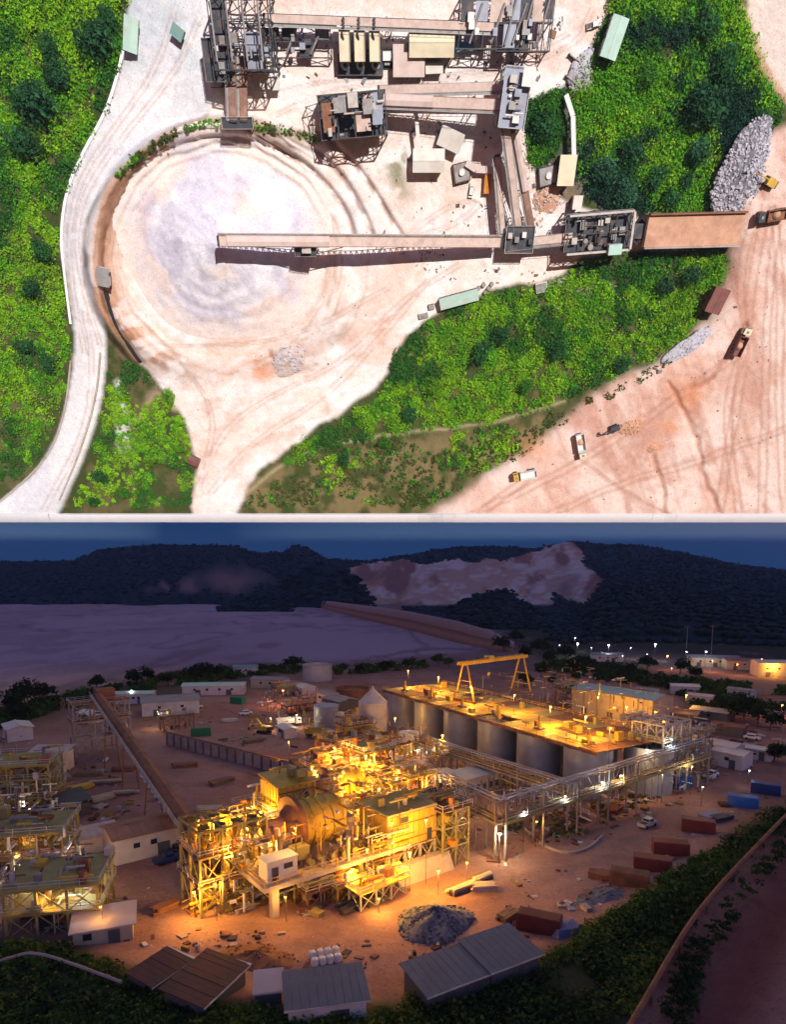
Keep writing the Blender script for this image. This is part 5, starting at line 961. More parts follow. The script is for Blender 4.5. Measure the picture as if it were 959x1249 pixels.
# ================================================================== THINGS IN THE VALLEY
mat('roof_maroon', (.10, .04, .035), .7, .25, .8, .1, dirt=(.05, .04, .04), dirt_amt=.6); mat('roof_slate', (.15, .16, .17), .6, .15, .7, .05, dirt=(.1, .1, .1), dirt_amt=.3)
def ang(x0, y0, x1, y1): a, b = G(x0, y0), G(x1, y1); return math.atan2(b.y - a.y, b.x - a.x)
RB = ang(612, 1052, 862, 958); RA = RB - math.pi / 2
VM = [('gantry crane', 605, 805), ('cone topped silo', 455, 870), ('big mill drum', 395, 1005), ('brown roofed house', 172, 1000), ('pipe bridge corner', 612, 1000), ('blue roofed hall', 755, 845), ('left steel plant', 70, 1080), ('green container', 245, 892), ('L shaped control building', 575, 940), ('grey gravel heap', 530, 1120), ('round grey tank by the plain', 387, 818), ('sloping conveyor tower', 110, 870), ('white sheds on the right', 875, 905), ('long grey wall', 300, 925), ('tank row', 620, 890), ('yellow clad house', 497, 1005), ('cyclone tower', 265, 1040), ('far orange houses', 915, 805), ('nearest grey shed', 395, 1200), ('row of dark containers', 820, 1040), ('twin roofed shed', 560, 1170), ('right steel tower', 825, 910), ('white round tank', 499, 905), ('dark red roofs', 240, 1195)]
# lamps --------------------------------------------------------------
NL = [0]
def lamp(x, y, z, col, pw, post=True, r=.32, what=None, foot=0.0):
    p = G(x, y, z); NL[0] += 1
    cn = {SOD: 'sodium', WARM: 'warm', COOL: 'white', RED: 'orange'}[col]; bm = {SOD: 'bulb_sodium', WARM: 'bulb_warm', COOL: 'bulb_cool', RED: 'bulb_red'}[col]
    nm = 'lamp_post' if post else 'floodlight'
    lb = what or say(f'{cn} light {"lamp post" if post else "floodlight"}', x, y, VM)
    USED.add(lb); t = thing(nm, lb, 'lamp', ID, (p.x, p.y, 0), 0, 'lamp posts' if post else 'floodlights on the plant'); h = z
    k = 1.0 if post else .6
    MB().cyl((0, .35, 0), (0, .35, z + .35), .09 * k, .06 * k, 8).build('pole', 'steel_dark', t); beam('arm', (0, .4, z + .35), (0, -.1, z + .38), .07, 'steel_dark', t)
    hd = MB().box((0, 0, h + r * .7 + .05), (r * 1.3, r * 1.6, .1), taper=.6).build('head', 'steel_dark', t)
    MB().lathe([(0.001, -r * .7), (r * .6, -r * .5), (r * .95, 0), (r * .7, r * .6), (.001, r * .6)], (0, 0, h), 12).build('bulb', bm, hd, True)
    if pw:
        l = bpy.data.lights.new('lamp_light', 'POINT'); l.energy = pw; l.color = col; l.shadow_soft_size = .25; lo_ = bpy.data.objects.new('lamp_light', l); COL.objects.link(lo_); lo_.parent = t; lo_.location = (0, -.1, h - r - .25)
    return t
# leach tanks in two rows under one deck ------------------------------
p0, p1 = G(494, 884), G(716, 966); td = (p1 - p0).normalized(); tn = Vector((-td.y, td.x, 0)); LR = (p1 - p0).length; rt = math.atan2(td.y, td.x)
ORD = ['first', 'second', 'third', 'fourth', 'fifth', 'sixth']
for i in range(6):
    c = p0 + td * (LR * i / 5); tank(ID, f'tall grey leach tank, {ORD[i]} from the silo in the front row', c, 5.6, 11, 'tank_grey', 'leach_tank', 'grey leach tanks in the front row', 'open', n=36)
for i in range(6):
    c = p0 + td * (LR * (i + .35) / 5) + tn * 14; tank(ID, f'tall grey leach tank, {ORD[i]} from the silo in the rear row', c, 5.6, 11, 'tank_grey', 'leach_tank', 'grey leach tanks in the rear row', 'open', n=36)
t = thing('tank_deck', 'long steel deck over the leach tanks, lit yellow by floodlights', 'deck', ID, p0 - td * 7 - tn * 4.8, rt); LD = LR + 14; WD = 25
for i in range(17):
    for j in range(3):
        if (i, j) in ((9, 0), (10, 0), (4, 2)): continue
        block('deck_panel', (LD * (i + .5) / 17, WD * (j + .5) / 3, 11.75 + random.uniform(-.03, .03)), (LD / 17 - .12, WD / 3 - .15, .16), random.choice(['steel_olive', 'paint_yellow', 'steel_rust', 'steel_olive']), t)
for y in (0, WD / 3, 2 * WD / 3, WD): beam('edge_beam', (0, y, 11.35), (LD, y, 11.35), .5, 'steel_rust', t, .7)
b = MB()
for y in (.1, WD - .1):
    for z in (12.5, 13): b.bar((0, y, z), (LD, y, z), .09)
    for i in range(41): b.bar((LD * i / 40, y, 11.8), (LD * i / 40, y, 13), .09)
b.build('railing', 'paint_yellow', t, kind='stuff')
clutter(t, 2, LD - 3, 3, WD - 3, 11.85, 34, ['paint_yellow', 'steel_olive', 'steel_rust', 'steel', 'paint_yellow'], 2.4, 3)
for i in range(6):
    c = p0 + td * (LR * i / 5); a = thing('agitator', f'yellow agitator drive on the {ORD[i]} front leach tank from the silo', 'machine', ID, c + Vector((0, 0, 11.84)), rt, 'agitators on the tank deck')
    block('base', (0, 0, .25), (2.6, 1.6, .5), 'steel', a); MB().cyl((0, 0, .5), (0, 0, 2.0), .6, .5, 12).build('gearbox', 'paint_yellow', a, True); MB().cyl((0, 0, 2.0), (0, 0, 3.4), .42, n=12).build('motor', 'steel_olive', a, True)
# gantry crane
g0, g1 = G(566, 809, 24), G(639, 800, 24); gd = (g1 - g0); gl = gd.length; gr = math.atan2(gd.y, gd.x)
t = thing('gantry_crane', 'orange lit gantry crane on splayed legs above the tank deck', 'crane', ID, (g0.x, g0.y, 12), gr)
for y in (-.9, .9): beam('bridge_girder', (-2, y, 12), (gl + 1, y, 12), .4, 'paint_yellow', t, 1.0)
for x in (.5, gl - 1):
    for y in (-1, 1): beam('leg', (x, y * 4.2, 0), (x, y * .9, 11.6), .4, 'paint_yellow', t)
    for z in (3, 6.5): beam('cross_tie', (x, -4.2 + z * .28, z), (x, 4.2 - z * .28, z), .22, 'paint_yellow', t)
    beam('sill_beam', (x, -4.6, .25), (x, 4.6, .25), .5, 'steel_rust', t)
block('trolley', (gl * .4, 0, 13), (2.2, 2.4, 1.0), 'steel_olive', t); beam('hoist_rope', (gl * .4, 0, 8), (gl * .4, 0, 12), .1, 'steel_dark', t); block('hook_block', (gl * .4, 0, 7.6), (.6, .6, .9), 'paint_yellow', t)
b = MB()
for i in range(10): b.bar((gl * i / 10, -.9, 12.7), (gl * (i + 1) / 10, .9, 12.7), .15)
b.build('bracing', 'paint_yellow', t, kind='stuff')
# silo, white tank, control building
tank(ID, 'pale grey silo with a pointed cone top standing on legs', G(455, 918), 4.0, 9.0, 'steel_pale', 'silo', None, 'cone', 6.0, 32)
tank(ID, 'small white round tank beside the cone topped silo', G(499, 926), 2.8, 7.5, 'paint_white', 'tank')
tank(ID, 'wide round grey tank at the edge of the tailings plain', G(387, 829), 7.2, 7.5, 'steel_pale', 'tank', None, 'open')
tank(ID, 'low brown tank behind the cone topped silo', G(430, 852), 7, 4.5, 'steel_rust', 'tank', None, 'open')
tank(ID, 'dark tank left of the cone topped silo', G(398, 885), 4.2, 7, 'tank_grey', 'tank')
t = shed(ID, 'control_building', 'white L shaped control building with dark openings under the tanks', 'building', G(580, 962), 11, 6, 4.2, RB, 'roof_white', 'wall_white', 'flat', 0, 0, 0, over=.6)
for i in range(5): block('opening_shade', (-4.2 + i * 2.1, -3.05, 1.5), (1.1, .14, 1.5), 'wall_dark', t)  # dark panels paint in the shade inside the openings
block('wing', (-6.5, 3.5, 1.9), (6, 6, 3.8), 'wall_white', t); slab('wing_roof', (-6.5, 3.5, 4.0), (1, 0, 0), (0, 1, .02), 7.2, 7.2, .15, 'roof_white', t)
# pipe bridges
def pipe_bridge(label, a, b, z0=7.0, z1=11.0, wd=2.4, m='steel', nb=6, lit=True, panels=14):
    a, b = Vector((a.x, a.y, 0)), Vector((b.x, b.y, 0)); L = (b - a).length; t = thing('pipe_bridge', label, 'pipe bridge', ID, a, math.atan2(b.y - a.y, b.x - a.x))
    for i in range(nb):
        x = L * (i + .1) / (nb - .8)
        if x > L: break
        for y in (0, wd): beam('column', (x, y, 0), (x, y, z1), .32, m, t)
        beam('cross_beam', (x, 0, z0 - .2), (x, wd, z0 - .2), .3, m, t)
    for y in (0, wd):
        beam('bottom_chord', (0, y, z0), (L, y, z0), .28, 'steel_olive' if lit else m, t, .55); beam('top_chord', (0, y, z1), (L, y, z1), .18, 'steel', t)  # olive bottom chord paints in the yellow-green lamplight on a lit bridge
    for i in range(panels): block('deck_panel', (L * (i + .5) / panels, wd / 2, z0 + .2), (L / panels - .1, wd - .4, .1), 'steel', t)
    for k in range(4): MB().cyl((0, .4 + k * .5, z0 + .55 + .1 * (k % 2)), (L, .4 + k * .5, z0 + .55 + .1 * (k % 2)), .15 + .05 * (k == 1), n=8).build('pipe', ('steel_pale', 'steel_rust', 'steel', 'steel_olive')[k], t, True)
    for k in range(2): MB().cyl((0, .8 + k * 1.2, z1 + .25), (L, .8 + k * 1.2, z1 + .25), .16, n=8).build('pipe', 'steel_pale', t, True)
    q = MB(); n = int(L / 3.2)
    for i in range(n):
        for y in (0, wd): q.bar((L * i / n, y, z0 if i % 2 else z1), (L * (i + 1) / n, y, z1 if i % 2 else z0), .09)
    for i in range(n + 1):
        for y in (0, wd): q.bar((L * i / n, y, z0), (L * i / n, y, z1), .09)
        q.bar((L * i / n, 0, z1), (L * i / n, wd, z1), .12)
    q.build('bracing', m, t, kind='stuff'); q = MB()
    for z in (.75, 1.3): q.bar((0, -.15, z0 + z), (L, -.15, z0 + z), .07)
    q.build('railing', 'paint_yellow', t, kind='stuff'); return t
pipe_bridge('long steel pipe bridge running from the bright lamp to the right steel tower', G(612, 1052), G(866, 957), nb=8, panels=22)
pipe_bridge('short pipe bridge from the bright lamp back towards the control building', G(536, 1012), G(606, 1052), nb=4, lit=False, panels=8)
pipe_bridge('pipe bridge along the foot of the leach tanks', G(505, 930), G(700, 1002), 5.2, 7.4, 1.8, nb=8, lit=False, panels=18)
# grinding mills ------------------------------------------------------
MO = G(331, 1122); t = thing('mill_platform', 'concrete mill platform on dark piers carrying the big mill drum', 'platform', ID, MO, RB)
block('slab', (12, 8, 5.2), (27, 18, .7), 'concrete', t)
for i in range(5):
    for j in range(3): block('pier', (.8 + i * 5.6, .6 + j * 7, 2.42), (1.1, 1.1, 4.84), 'concrete', t)
b = MB()
for z in (6.2, 6.8): b.bar((-1.4, -.9, z), (25.4, -.9, z), .08); b.bar((-1.4, -.9, z), (-1.4, 16.9, z), .08)
for i in range(14): b.bar((-1.4 + i * 2.06, -.9, 5.5), (-1.4 + i * 2.06, -.9, 6.8), .08)
b.build('railing', 'paint_yellow', t, kind='stuff')
def mill(label, fr_o, rz, c, r, L, shell, name='grinding_mill'):
    t = thing(name, label, 'mill', ID, fr_o, rz); x, y, z = c
    MB().cyl((x, y, z), (x + L, y, z), r, n=40).build('shell', shell, t, True)
    for i in range(5): MB().cyl((x + L * (i + .1) / 4.3 - .15, y, z), (x + L * (i + .1) / 4.3 + .15, y, z), r + .18, n=40).build('liner_band', shell, t)
    MB().cyl((x - .9, y, z), (x - .1, y, z), r + 1.0, n=48).build('ring_gear', 'steel_rust', t, True)
    MB().cyl((x - 2.4, y, z), (x - .9, y, z), r * .5, r * .92, 32).build('feed_head', 'steel_rust', t, True); MB().cyl((x + L, y, z), (x + L + 1.6, y, z), r * .92, r * .4, 32).build('discharge_head', shell, t, True)
    for xx in (x - 2.6, x + L + 1.8): block('bearing_pedestal', (xx, y, z / 2 + 2.0), (1.8, r * 1.2, z - 4.4), 'concrete', t)
    MB().cyl((x - 5.6, y, z), (x - 2.4, y, z), r * .46, n=24).build('trunnion', 'roof_brown', t, True)
    block('drive_motor', (x - 2.2, y - r - 1.6, z - r * .6), (2.6, 2.0, 2.0), 'steel_olive', t); MB().cyl((x - .6, y - r - .3, z - r * .6), (x - 3, y - r - .3, z - r * .6), .35, n=12).build('pinion_shaft', 'steel', t)
    return t
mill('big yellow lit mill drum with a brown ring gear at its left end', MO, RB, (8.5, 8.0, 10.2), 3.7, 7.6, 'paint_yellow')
M2 = G(396, 1028); mill('smaller yellow mill drum behind the big mill', M2, RB, (4, 6, 8.6), 3.0, 7.5, 'paint_yellow')
t = thing('motor_cabin', 'bluish white motor cabin on the corner of the mill platform', 'cabin', ID, MO + Vector((0, 0, 5.56)), RB); block('housing', (2.2, 1.8, 1.5), (5.0, 2.8, 3.0), 'paint_white', t); block('roof', (2.2, 1.8, 3.08), (5.3, 3.1, .14), 'pvc', t); block('door', (1, .36, 1.1), (1.0, .1, 2.0), 'steel_dark', t); block('vent', (3.2, .36, 1.9), (1.4, .1, .8), 'steel_dark', t)
for i in range(5):
    q = thing('pump', ('first', 'second', 'third', 'fourth', 'fifth')[i] + ' pump from the white cabin in the row on the mill platform', 'pump', ID, MO + Matrix.Rotation(RB, 3, 'Z') @ Vector((7.5 + i * 2.0, 1.4, 5.56)), RB, 'pumps on the mill platform'); block('base', (0, 0, .15), (1.5, 1.8, .3), 'concrete', q); MB().cyl((0, -.7, .9), (0, .7, .9), .55, n=14).build('casing', 'steel_olive', q, True); MB().cyl((0, 0, 1.3), (0, 0, 2.1), .22, n=8).build('outlet', 'steel_rust', q)
# feed house and clad house
t = frame(ID, 'feed_house', 'bright yellow feed hopper house behind the big mill drum', 'hopper', G(338, 1066), RB, [0, 4.5, 9], [0, 4, 8], [5, 10], 'steel_olive', .4, decks=(10,), deck_m='steel_olive')
block('hopper', (4.5, 4, 12.6), (7.4, 6.6, 4.6), 'paint_yellow', t); MB().lathe([(4.4, 10.4), (1.2, 6.0), (1.0, 6.0)], (4.5, 4, 0), 4).build('chute', 'paint_yellow', t)
for k in range(6): block('stiffener', (1.2 + k * 1.32, .62, 12.6), (.18, .16, 4.5), 'steel_olive', t); block('stiffener', (.72, 1.2 + k * 1.1, 12.6), (.16, .18, 4.5), 'steel_olive', t)
for z in (11.4, 13.6): block('stiffener', (4.5, .6, z), (7.4, .14, .2), 'steel_rust', t)
clutter(t, 1.5, 7.5, 1.5, 6.5, 15.5, 7, ['paint_yellow', 'steel_olive', 'steel_rust'], 1.4, 27)
slab('lid', (4.5, 4, 15.2), (1, 0, 0), (0, 1, .12), 8, 7.4, .2, 'paint_yellow', t)
t = frame(ID, 'clad_house', 'bright yellow clad house on crossed steel braces right of the mill', 'building', G(474, 1074), RB, [0, 3.4, 6.8, 10.2], [0, 4, 8], [4.8, 11], 'steel_pale', .35, decks=(), rails=False)
for i in range(3): block('cladding_panel', (1.7 + i * 3.4, -.24, 7.9), (3.3, .12, 5.8), 'paint_yellow', t)
for i in range(2): block('cladding_panel', (-.24, 2 + i * 4, 7.9), (.12, 3.9, 5.8), 'paint_yellow', t)
for k in range(9): block('stiffener', (.6 + k * 1.12, -.36, 7.9), (.12, .14, 5.8), 'steel_olive', t)
for z in (6.4, 9.2): block('stiffener', (5.1, -.38, z), (10.2, .1, .18), 'steel_rust', t)
block('door', (8.6, -.36, 6.2), (1.0, .16, 2.0), 'steel_dark', t); block('louvre', (3.0, -.36, 9.9), (1.6, .16, .9), 'steel_dark', t)
slab('floor', (5.1, 4, 5.1), (1, 0, 0), (0, 1, 0), 11, 8.8, .2, 'steel_rust', t); slab('roof', (5.1, 4, 11.3), (1, 0, 0), (0, 1, .03), 10.8, 8.6, .16, 'steel_olive', t)
clutter(t, 1, 9.5, 1, 7, 11.4, 9, ['paint_yellow', 'steel_olive', 'steel_pale'], 1.8, 8)
t = thing('foundation_block', 'pinkish concrete foundation under the yellow clad house', 'foundation', ID, G(480, 1079), RB); b = MB(); b.add([(0, -1.8, -.1), (12, -1.8, -.1), (12, 1, -.1), (0, 1, -.1), (0, -.4, 2.6), (12, -.4, 2.6), (12, 1, 2.6), (0, 1, 2.6)], [(0, 3, 2, 1), (4, 5, 6, 7), (0, 1, 5, 4), (1, 2, 6, 5), (2, 3, 7, 6), (3, 0, 4, 7)]); b.build('wall', 'concrete', t); block('coping', (6, .3, 2.7), (12.2, 1.4, .2), 'concrete', t)
# cyclone tower, stair, central process frames
t = frame(ID, 'cyclone_tower', 'dense yellow lit cyclone tower at the lower end of the sloping conveyor', 'tower', G(246, 1120), RB, [0, 3.6, 7.2, 10.8], [0, 4, 8], [4.5, 9, 13], 'steel_olive', .34, decks=(4.5, 9), deck_m='steel_rust')
for i in range(7):
    x, y = 1.5 + (i % 4) * 2.6, 2 + (i // 4) * 4; MB().lathe([(.9, 13), (.9, 11.6), (.2, 9.4), (.001, 9.4)], (x, y, 0), 12).build('cyclone', ('paint_yellow', 'steel_olive')[i % 2], t, True)
clutter(t, 0, 10, 0, 8, 4.7, 12, ['paint_yellow', 'steel_olive', 'steel_rust', 'steel_pale'], 1.9, 21); clutter(t, 0, 10, 0, 8, 0, 10, ['paint_yellow', 'steel_olive', 'steel_dark'], 1.8, 22)
t = thing('stair', 'low steel grating and stair in orange light left of the cyclone tower', 'stair', ID, G(226, 1110), RB + .1)
for i in range(9): block('tread', (i * .75, -1.2, .3 + .12 * i), (.55, 2.6, .1), 'steel_rust', t)
for y in (-2.6, .2): beam('stringer', (-.4, y, .2), (6.6, y, 1.35), .18, 'paint_yellow', t, .35); beam('handrail', (-.4, y, 1.3), (6.6, y, 2.4), .09, 'paint_yellow', t)
for i in range(4): beam('rail_post', (i * 2.1, -2.6, .3 + i * .35), (i * 2.1, -2.6, 1.5 + i * .35), .1, 'paint_yellow', t)
YL = ['paint_yellow', 'steel_olive', 'steel_rust', 'steel_pale', 'paint_orange']
FR = [(398, 1000, [0, 4, 8, 12], [0, 5, 10], [5, 9.5], 'yellow lit process frame just behind the big mill', 10), (445, 985, [0, 4, 8], [0, 4, 8], [4, 8, 12], 'tall yellow lit process frame between silo and clad house', 9), (478, 1010, [0, 4, 8, 12], [0, 4, 8], [5, 9], 'yellow lit process frame left of the control building', 9),
      (405, 945, [0, 4, 8, 12], [0, 4, 8], [4, 8], 'yellow lit process frame left of the cone topped silo', 10), (300, 1050, [0, 4, 8, 12], [0, 4], [5, 9], 'brown process frame between cyclone tower and feed house', 8), (520, 950, [0, 4, 8], [0, 4], [5], 'pinkish platform frame right of the white round tank', 4), (455, 1080, [0, 4, 8], [0, 4], [4, 7], 'olive pipe frame between the mill platform and the clad house', 8),
      (690, 862, [0, 5, 10], [0, 5], [5, 8], 'rusty process frame left of the blue roofed hall', 9), (775, 908, [0, 5, 10], [0, 5], [4, 7], 'grey process frame right end of the tank row', 9), (350, 872, [0, 4, 8, 12], [0, 4], [3], 'low pump frame with olive machinery beyond the long wall', 10), (340, 850, [0, 5, 10], [0, 5], [4], 'orange lit frame at the far edge of the upper yard', 7), (200, 893, [0, 5, 10], [0, 4], [5], 'small lit frame right of the sloping conveyor tower', 4), (420, 900, [0, 4, 8], [0, 4], [6], 'slender lit frame left of the silo legs', 5)]
for i, (x, y, xs, ys, zs, lb, n) in enumerate(FR):
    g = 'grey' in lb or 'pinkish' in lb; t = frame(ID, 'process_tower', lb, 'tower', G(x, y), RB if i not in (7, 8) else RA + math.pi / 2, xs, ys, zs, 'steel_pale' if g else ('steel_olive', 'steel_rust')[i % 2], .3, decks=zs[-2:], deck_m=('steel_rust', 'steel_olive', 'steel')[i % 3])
    for z in zs[-2:]: clutter(t, xs[0], xs[-1], ys[0], ys[-1], z + .35, n, YL if not g else ['steel', 'steel_pale', 'paint_white'], 2.0, 40 + i)
    clutter(t, xs[0], xs[-1], ys[0], ys[-1], 0, 4, ['steel_dark', 'steel_rust', 'steel_olive'], 1.6, 60 + i)
rd = random.Random(5)
for i, (x, y) in enumerate([(306, 1100), (282, 1072), (322, 1082), (366, 1042), (338, 1040), (432, 1046), (452, 1034), (420, 1008), (466, 1000), (500, 1010), (524, 1026), (438, 972), (388, 985), (372, 1005), (468, 952), (424, 932), (510, 1050), (540, 1060), (412, 1104), (440, 1112), (375, 1112), (395, 962), (455, 1060), (486, 972)]):
    zs = rd.choice([[3, 6], [4, 8], [3.5, 7, 10], [4], [5, 9]]); nx_ = rd.choice([2, 3]); xs = [3.0 * k for k in range(nx_ + 1)]; ys = [0, 3.0] if rd.random() < .6 else [0, 3, 6]
    if y > 1095: zs = [2.6]
    fm = rd.choice(['steel_olive', 'paint_yellow', 'steel_pale', 'steel_rust']); t = frame(ID, 'equipment_tower', say({'steel_olive': 'olive', 'paint_yellow': 'yellow', 'steel_pale': 'pale', 'steel_rust': 'rusty'}[fm] + ' steel tower crowded with equipment', x, y - 20, VM), 'tower', G(x, y), RB + rd.uniform(-.05, .05), xs, ys, zs, fm, .24, decks=zs[-1:], deck_m=rd.choice(['steel_olive', 'steel_rust', 'paint_yellow']), group='equipment towers in the grinding plant')
    for z in zs: clutter(t, xs[0], xs[-1], ys[0], ys[-1], z + .3, 6, YL, 1.7, 300 + i * 7 + int(z))
    for k in range(3): a_ = (rd.uniform(0, xs[-1]), rd.uniform(0, ys[-1])); MB().tube([(*a_, 0), (*a_, zs[-1] + 1.5), (a_[0] + rd.uniform(-4, 4), a_[1], zs[-1] + 1.5), (a_[0] + rd.uniform(-4, 4), a_[1] + 3, zs[-1] - .5)], .16, 7).build('pipe', rd.choice(YL), t, True)
for i, (x, y, h0, x1, y1, h1, lb) in enumerate(((392, 958, 6, 470, 1002, 11, 'short yellow belt rising past the silo legs to the clad house'), (300, 1078, 4, 372, 1052, 13, 'short yellow belt rising from the cyclone tower to the feed house'), (440, 1010, 9, 505, 975, 6, 'short yellow belt behind the yellow clad house'), (415, 905, 5, 470, 940, 10, 'short yellow belt beside the silo legs'))):
    conveyor(ID, 'short_conveyor', lb, G(x, y) + Vector((0, 0, h0)), G(x1, y1) + Vector((0, 0, h1)), 1.4, 'belt', 'paint_yellow', (.3, .75), 1.0, cover=(.1, .9, 'paint_yellow'))
for i, (x, y, r_, h_, m_) in enumerate(((418, 952, 2.0, 5, 'paint_yellow'), (480, 958, 2.2, 5, 'steel_pale'), (448, 990, 1.8, 6, 'paint_yellow'), (530, 978, 1.6, 4, 'steel_pale'), (365, 955, 2.4, 4, 'steel_rust'), (512, 958, 1.5, 5, 'paint_white'))):
    tank(ID, say('small ' + {'paint_yellow': 'yellow', 'steel_pale': 'grey', 'steel_rust': 'rusty', 'paint_white': 'white'}[m_] + ' process tank', x, y - 15, VM), G(x, y), r_, h_, m_, 'process_tank', 'small process tanks in the plant', 'cone' if i % 2 else 'flat', 2.0)
YC = [(.62, .40, .05), (.34, .30, .10), (.24, .11, .06), (.5, .47, .42), (.6, .3, .05), (.3, .29, .28), (.7, .68, .62)]
tangle('dense tangle of pipes, rails and cables over the mills', [(262, 1075), (300, 1030), (350, 985), (410, 960), (470, 985), (540, 1030), (500, 1072), (430, 1100), (330, 1112)], 1100, 13, YC, 801, RB)
tangle('dense tangle of pipes, rails and cables around the silo', [(380, 985), (400, 930), (440, 900), (500, 915), (545, 960), (520, 1010), (440, 990)], 900, 10, YC, 802, RB)
tangle('tangle of pipes and rails on the cyclone tower', [(236, 1110), (262, 1062), (310, 1072), (318, 1108), (270, 1122)], 380, 13, YC, 803, RB, 3.0)
tangle('tangle of pipes and rails along the left steel plant', [(-10, 1140), (-10, 930), (50, 940), (95, 1060), (112, 1120), (80, 1142)], 800, 9, YC[1:4] + YC[5:], 804, R(12), 4.0)
tangle('tangle of pipes and rails in the right steel tower', [(770, 965), (800, 905), (860, 915), (880, 950), (830, 975)], 520, 13, YC[1:4] + YC[5:], 805, RB, 4.0)
tangle('tangle of pipes and rails behind the tank row', [(560, 860), (700, 840), (800, 890), (790, 915), (690, 880)], 420, 14, YC, 806, RB, 5.0)
tangle('tangle of pipes beneath the tank walkway', [(505, 930), (560, 935), (700, 985), (780, 965), (700, 1006), (600, 975)], 320, 4, YC[1:4] + YC[5:], 807, rt, 6.0)
tangle('tangle of small machinery on the upper yard', [(310, 850), (390, 850), (400, 900), (330, 895)], 240, 4, YC, 808, RB, 3.0)
# right steel tower at the end of the bridge
t = frame(ID, 'steel_tower', 'pale steel tower with green decks at the right end of the pipe bridge', 'tower', G(806, 968), RB, [0, 4, 8, 12], [0, 4, 8], [4, 8, 12, 16], 'steel_pale', .32, decks=(4, 8, 12), deck_m='steel_olive')
for z in (4.3, 8.3, 12.3): clutter(t, 0, 12, 0, 8, z, 7, ['steel', 'steel_pale', 'steel_olive', 'paint_white'], 1.8, int(z * 7))
clutter(t, 0, 12, 0, 8, 0, 6, ['steel_dark', 'paint_red', 'steel'], 2, 77)
t = frame(ID, 'steel_tower', 'open grey pipe frame beyond the right steel tower', 'tower', G(850, 935), RB, [0, 4, 8], [0, 4, 8], [4, 9], 'steel', .3, decks=(9,), deck_m='steel'); clutter(t, 0, 8, 0, 8, 9.3, 7, ['steel', 'steel_pale', 'steel_rust'], 1.8, 78)
# sloping conveyor, tower, long wall
t = frame(ID, 'conveyor_tower', 'dark tall conveyor tower at the upper left beside the plain', 'tower', G(92, 925), RA + math.pi / 2, [0, 5.5, 11, 15], [0, 5], [5, 10, 15], 'steel', .4, decks=(10, 15), deck_m='steel_rust'); clutter(t, 1, 14, 1, 4, 10.3, 7, ['steel_rust', 'steel', 'steel_dark'], 2.4, 81); block('drive_house', (9, 2.5, 17), (5, 4, 3.2), 'steel_rust', t)
conveyor(ID, 'sloping_conveyor', 'long dark conveyor sloping down from the left tower to the cyclone tower', G(118, 847, 17), G(232, 1008, 7), 2.0, 'belt', 'steel_rust', (.2, .45, .7, .9), 1.8, cover=(.02, .98, 'steel_rust'))
a, b = G(205, 908), G(392, 957); L = (b - a).length; t = thing('yard_wall', 'long dark retaining wall cutting across the yard below the green container', 'wall', ID, a, math.atan2(b.y - a.y, b.x - a.x))
for i in range(18): block('wall_panel', (L * (i + .5) / 18, random.uniform(-.05, .05), 1.8), (L / 18 - .1, .4, 3.6 + random.uniform(-.1, .1)), 'concrete', t)
for i in range(19): beam('buttress', (L * i / 18, -.35, 0), (L * i / 18, -.35, 3.4), .4, 'steel_rust', t)
beam('coping', (0, 0, 3.8), (L, 0, 3.8), .7, 'steel_rust', t, .25)
# left steel plant
for i, (x, y, xs, ys, zs, lb) in enumerate(((8, 1148, [0, 4, 8, 12], [0, 5, 10], [3.5, 7], 'lit steel plant in the lower left corner, nearest block'), (-18, 1080, [0, 4, 8, 12], [0, 5, 10], [4, 8], 'lit steel plant at the left edge, middle block'), (-14, 1000, [0, 4, 8, 12], [0, 5, 10], [4, 8, 11], 'lit steel plant at the left edge, upper block'))):
    t = frame(ID, 'steel_plant', lb, 'plant', G(x, y), R(12), xs, ys, zs, 'steel_olive', .34, decks=zs, deck_m='steel_olive', group='steel plant at the left edge')
    for z in zs: clutter(t, 0, 12, 0, 10, z + .35, 11, ['steel_olive', 'steel_pale', 'paint_yellow', 'steel', 'steel_rust'], 2.0, 90 + i * 9 + int(z))
    clutter(t, 0, 12, 0, 10, 0, 6, ['steel_dark', 'steel_rust'], 2, 99 + i)
t = shed(ID, 'pump_house', 'pinkish low pump house at the foot of the left steel plant', 'building', G(128, 1142), 7.5, 5, 2.6, R(20), 'roof_pink', 'wall_cream', 'mono', .1, 1, 1)
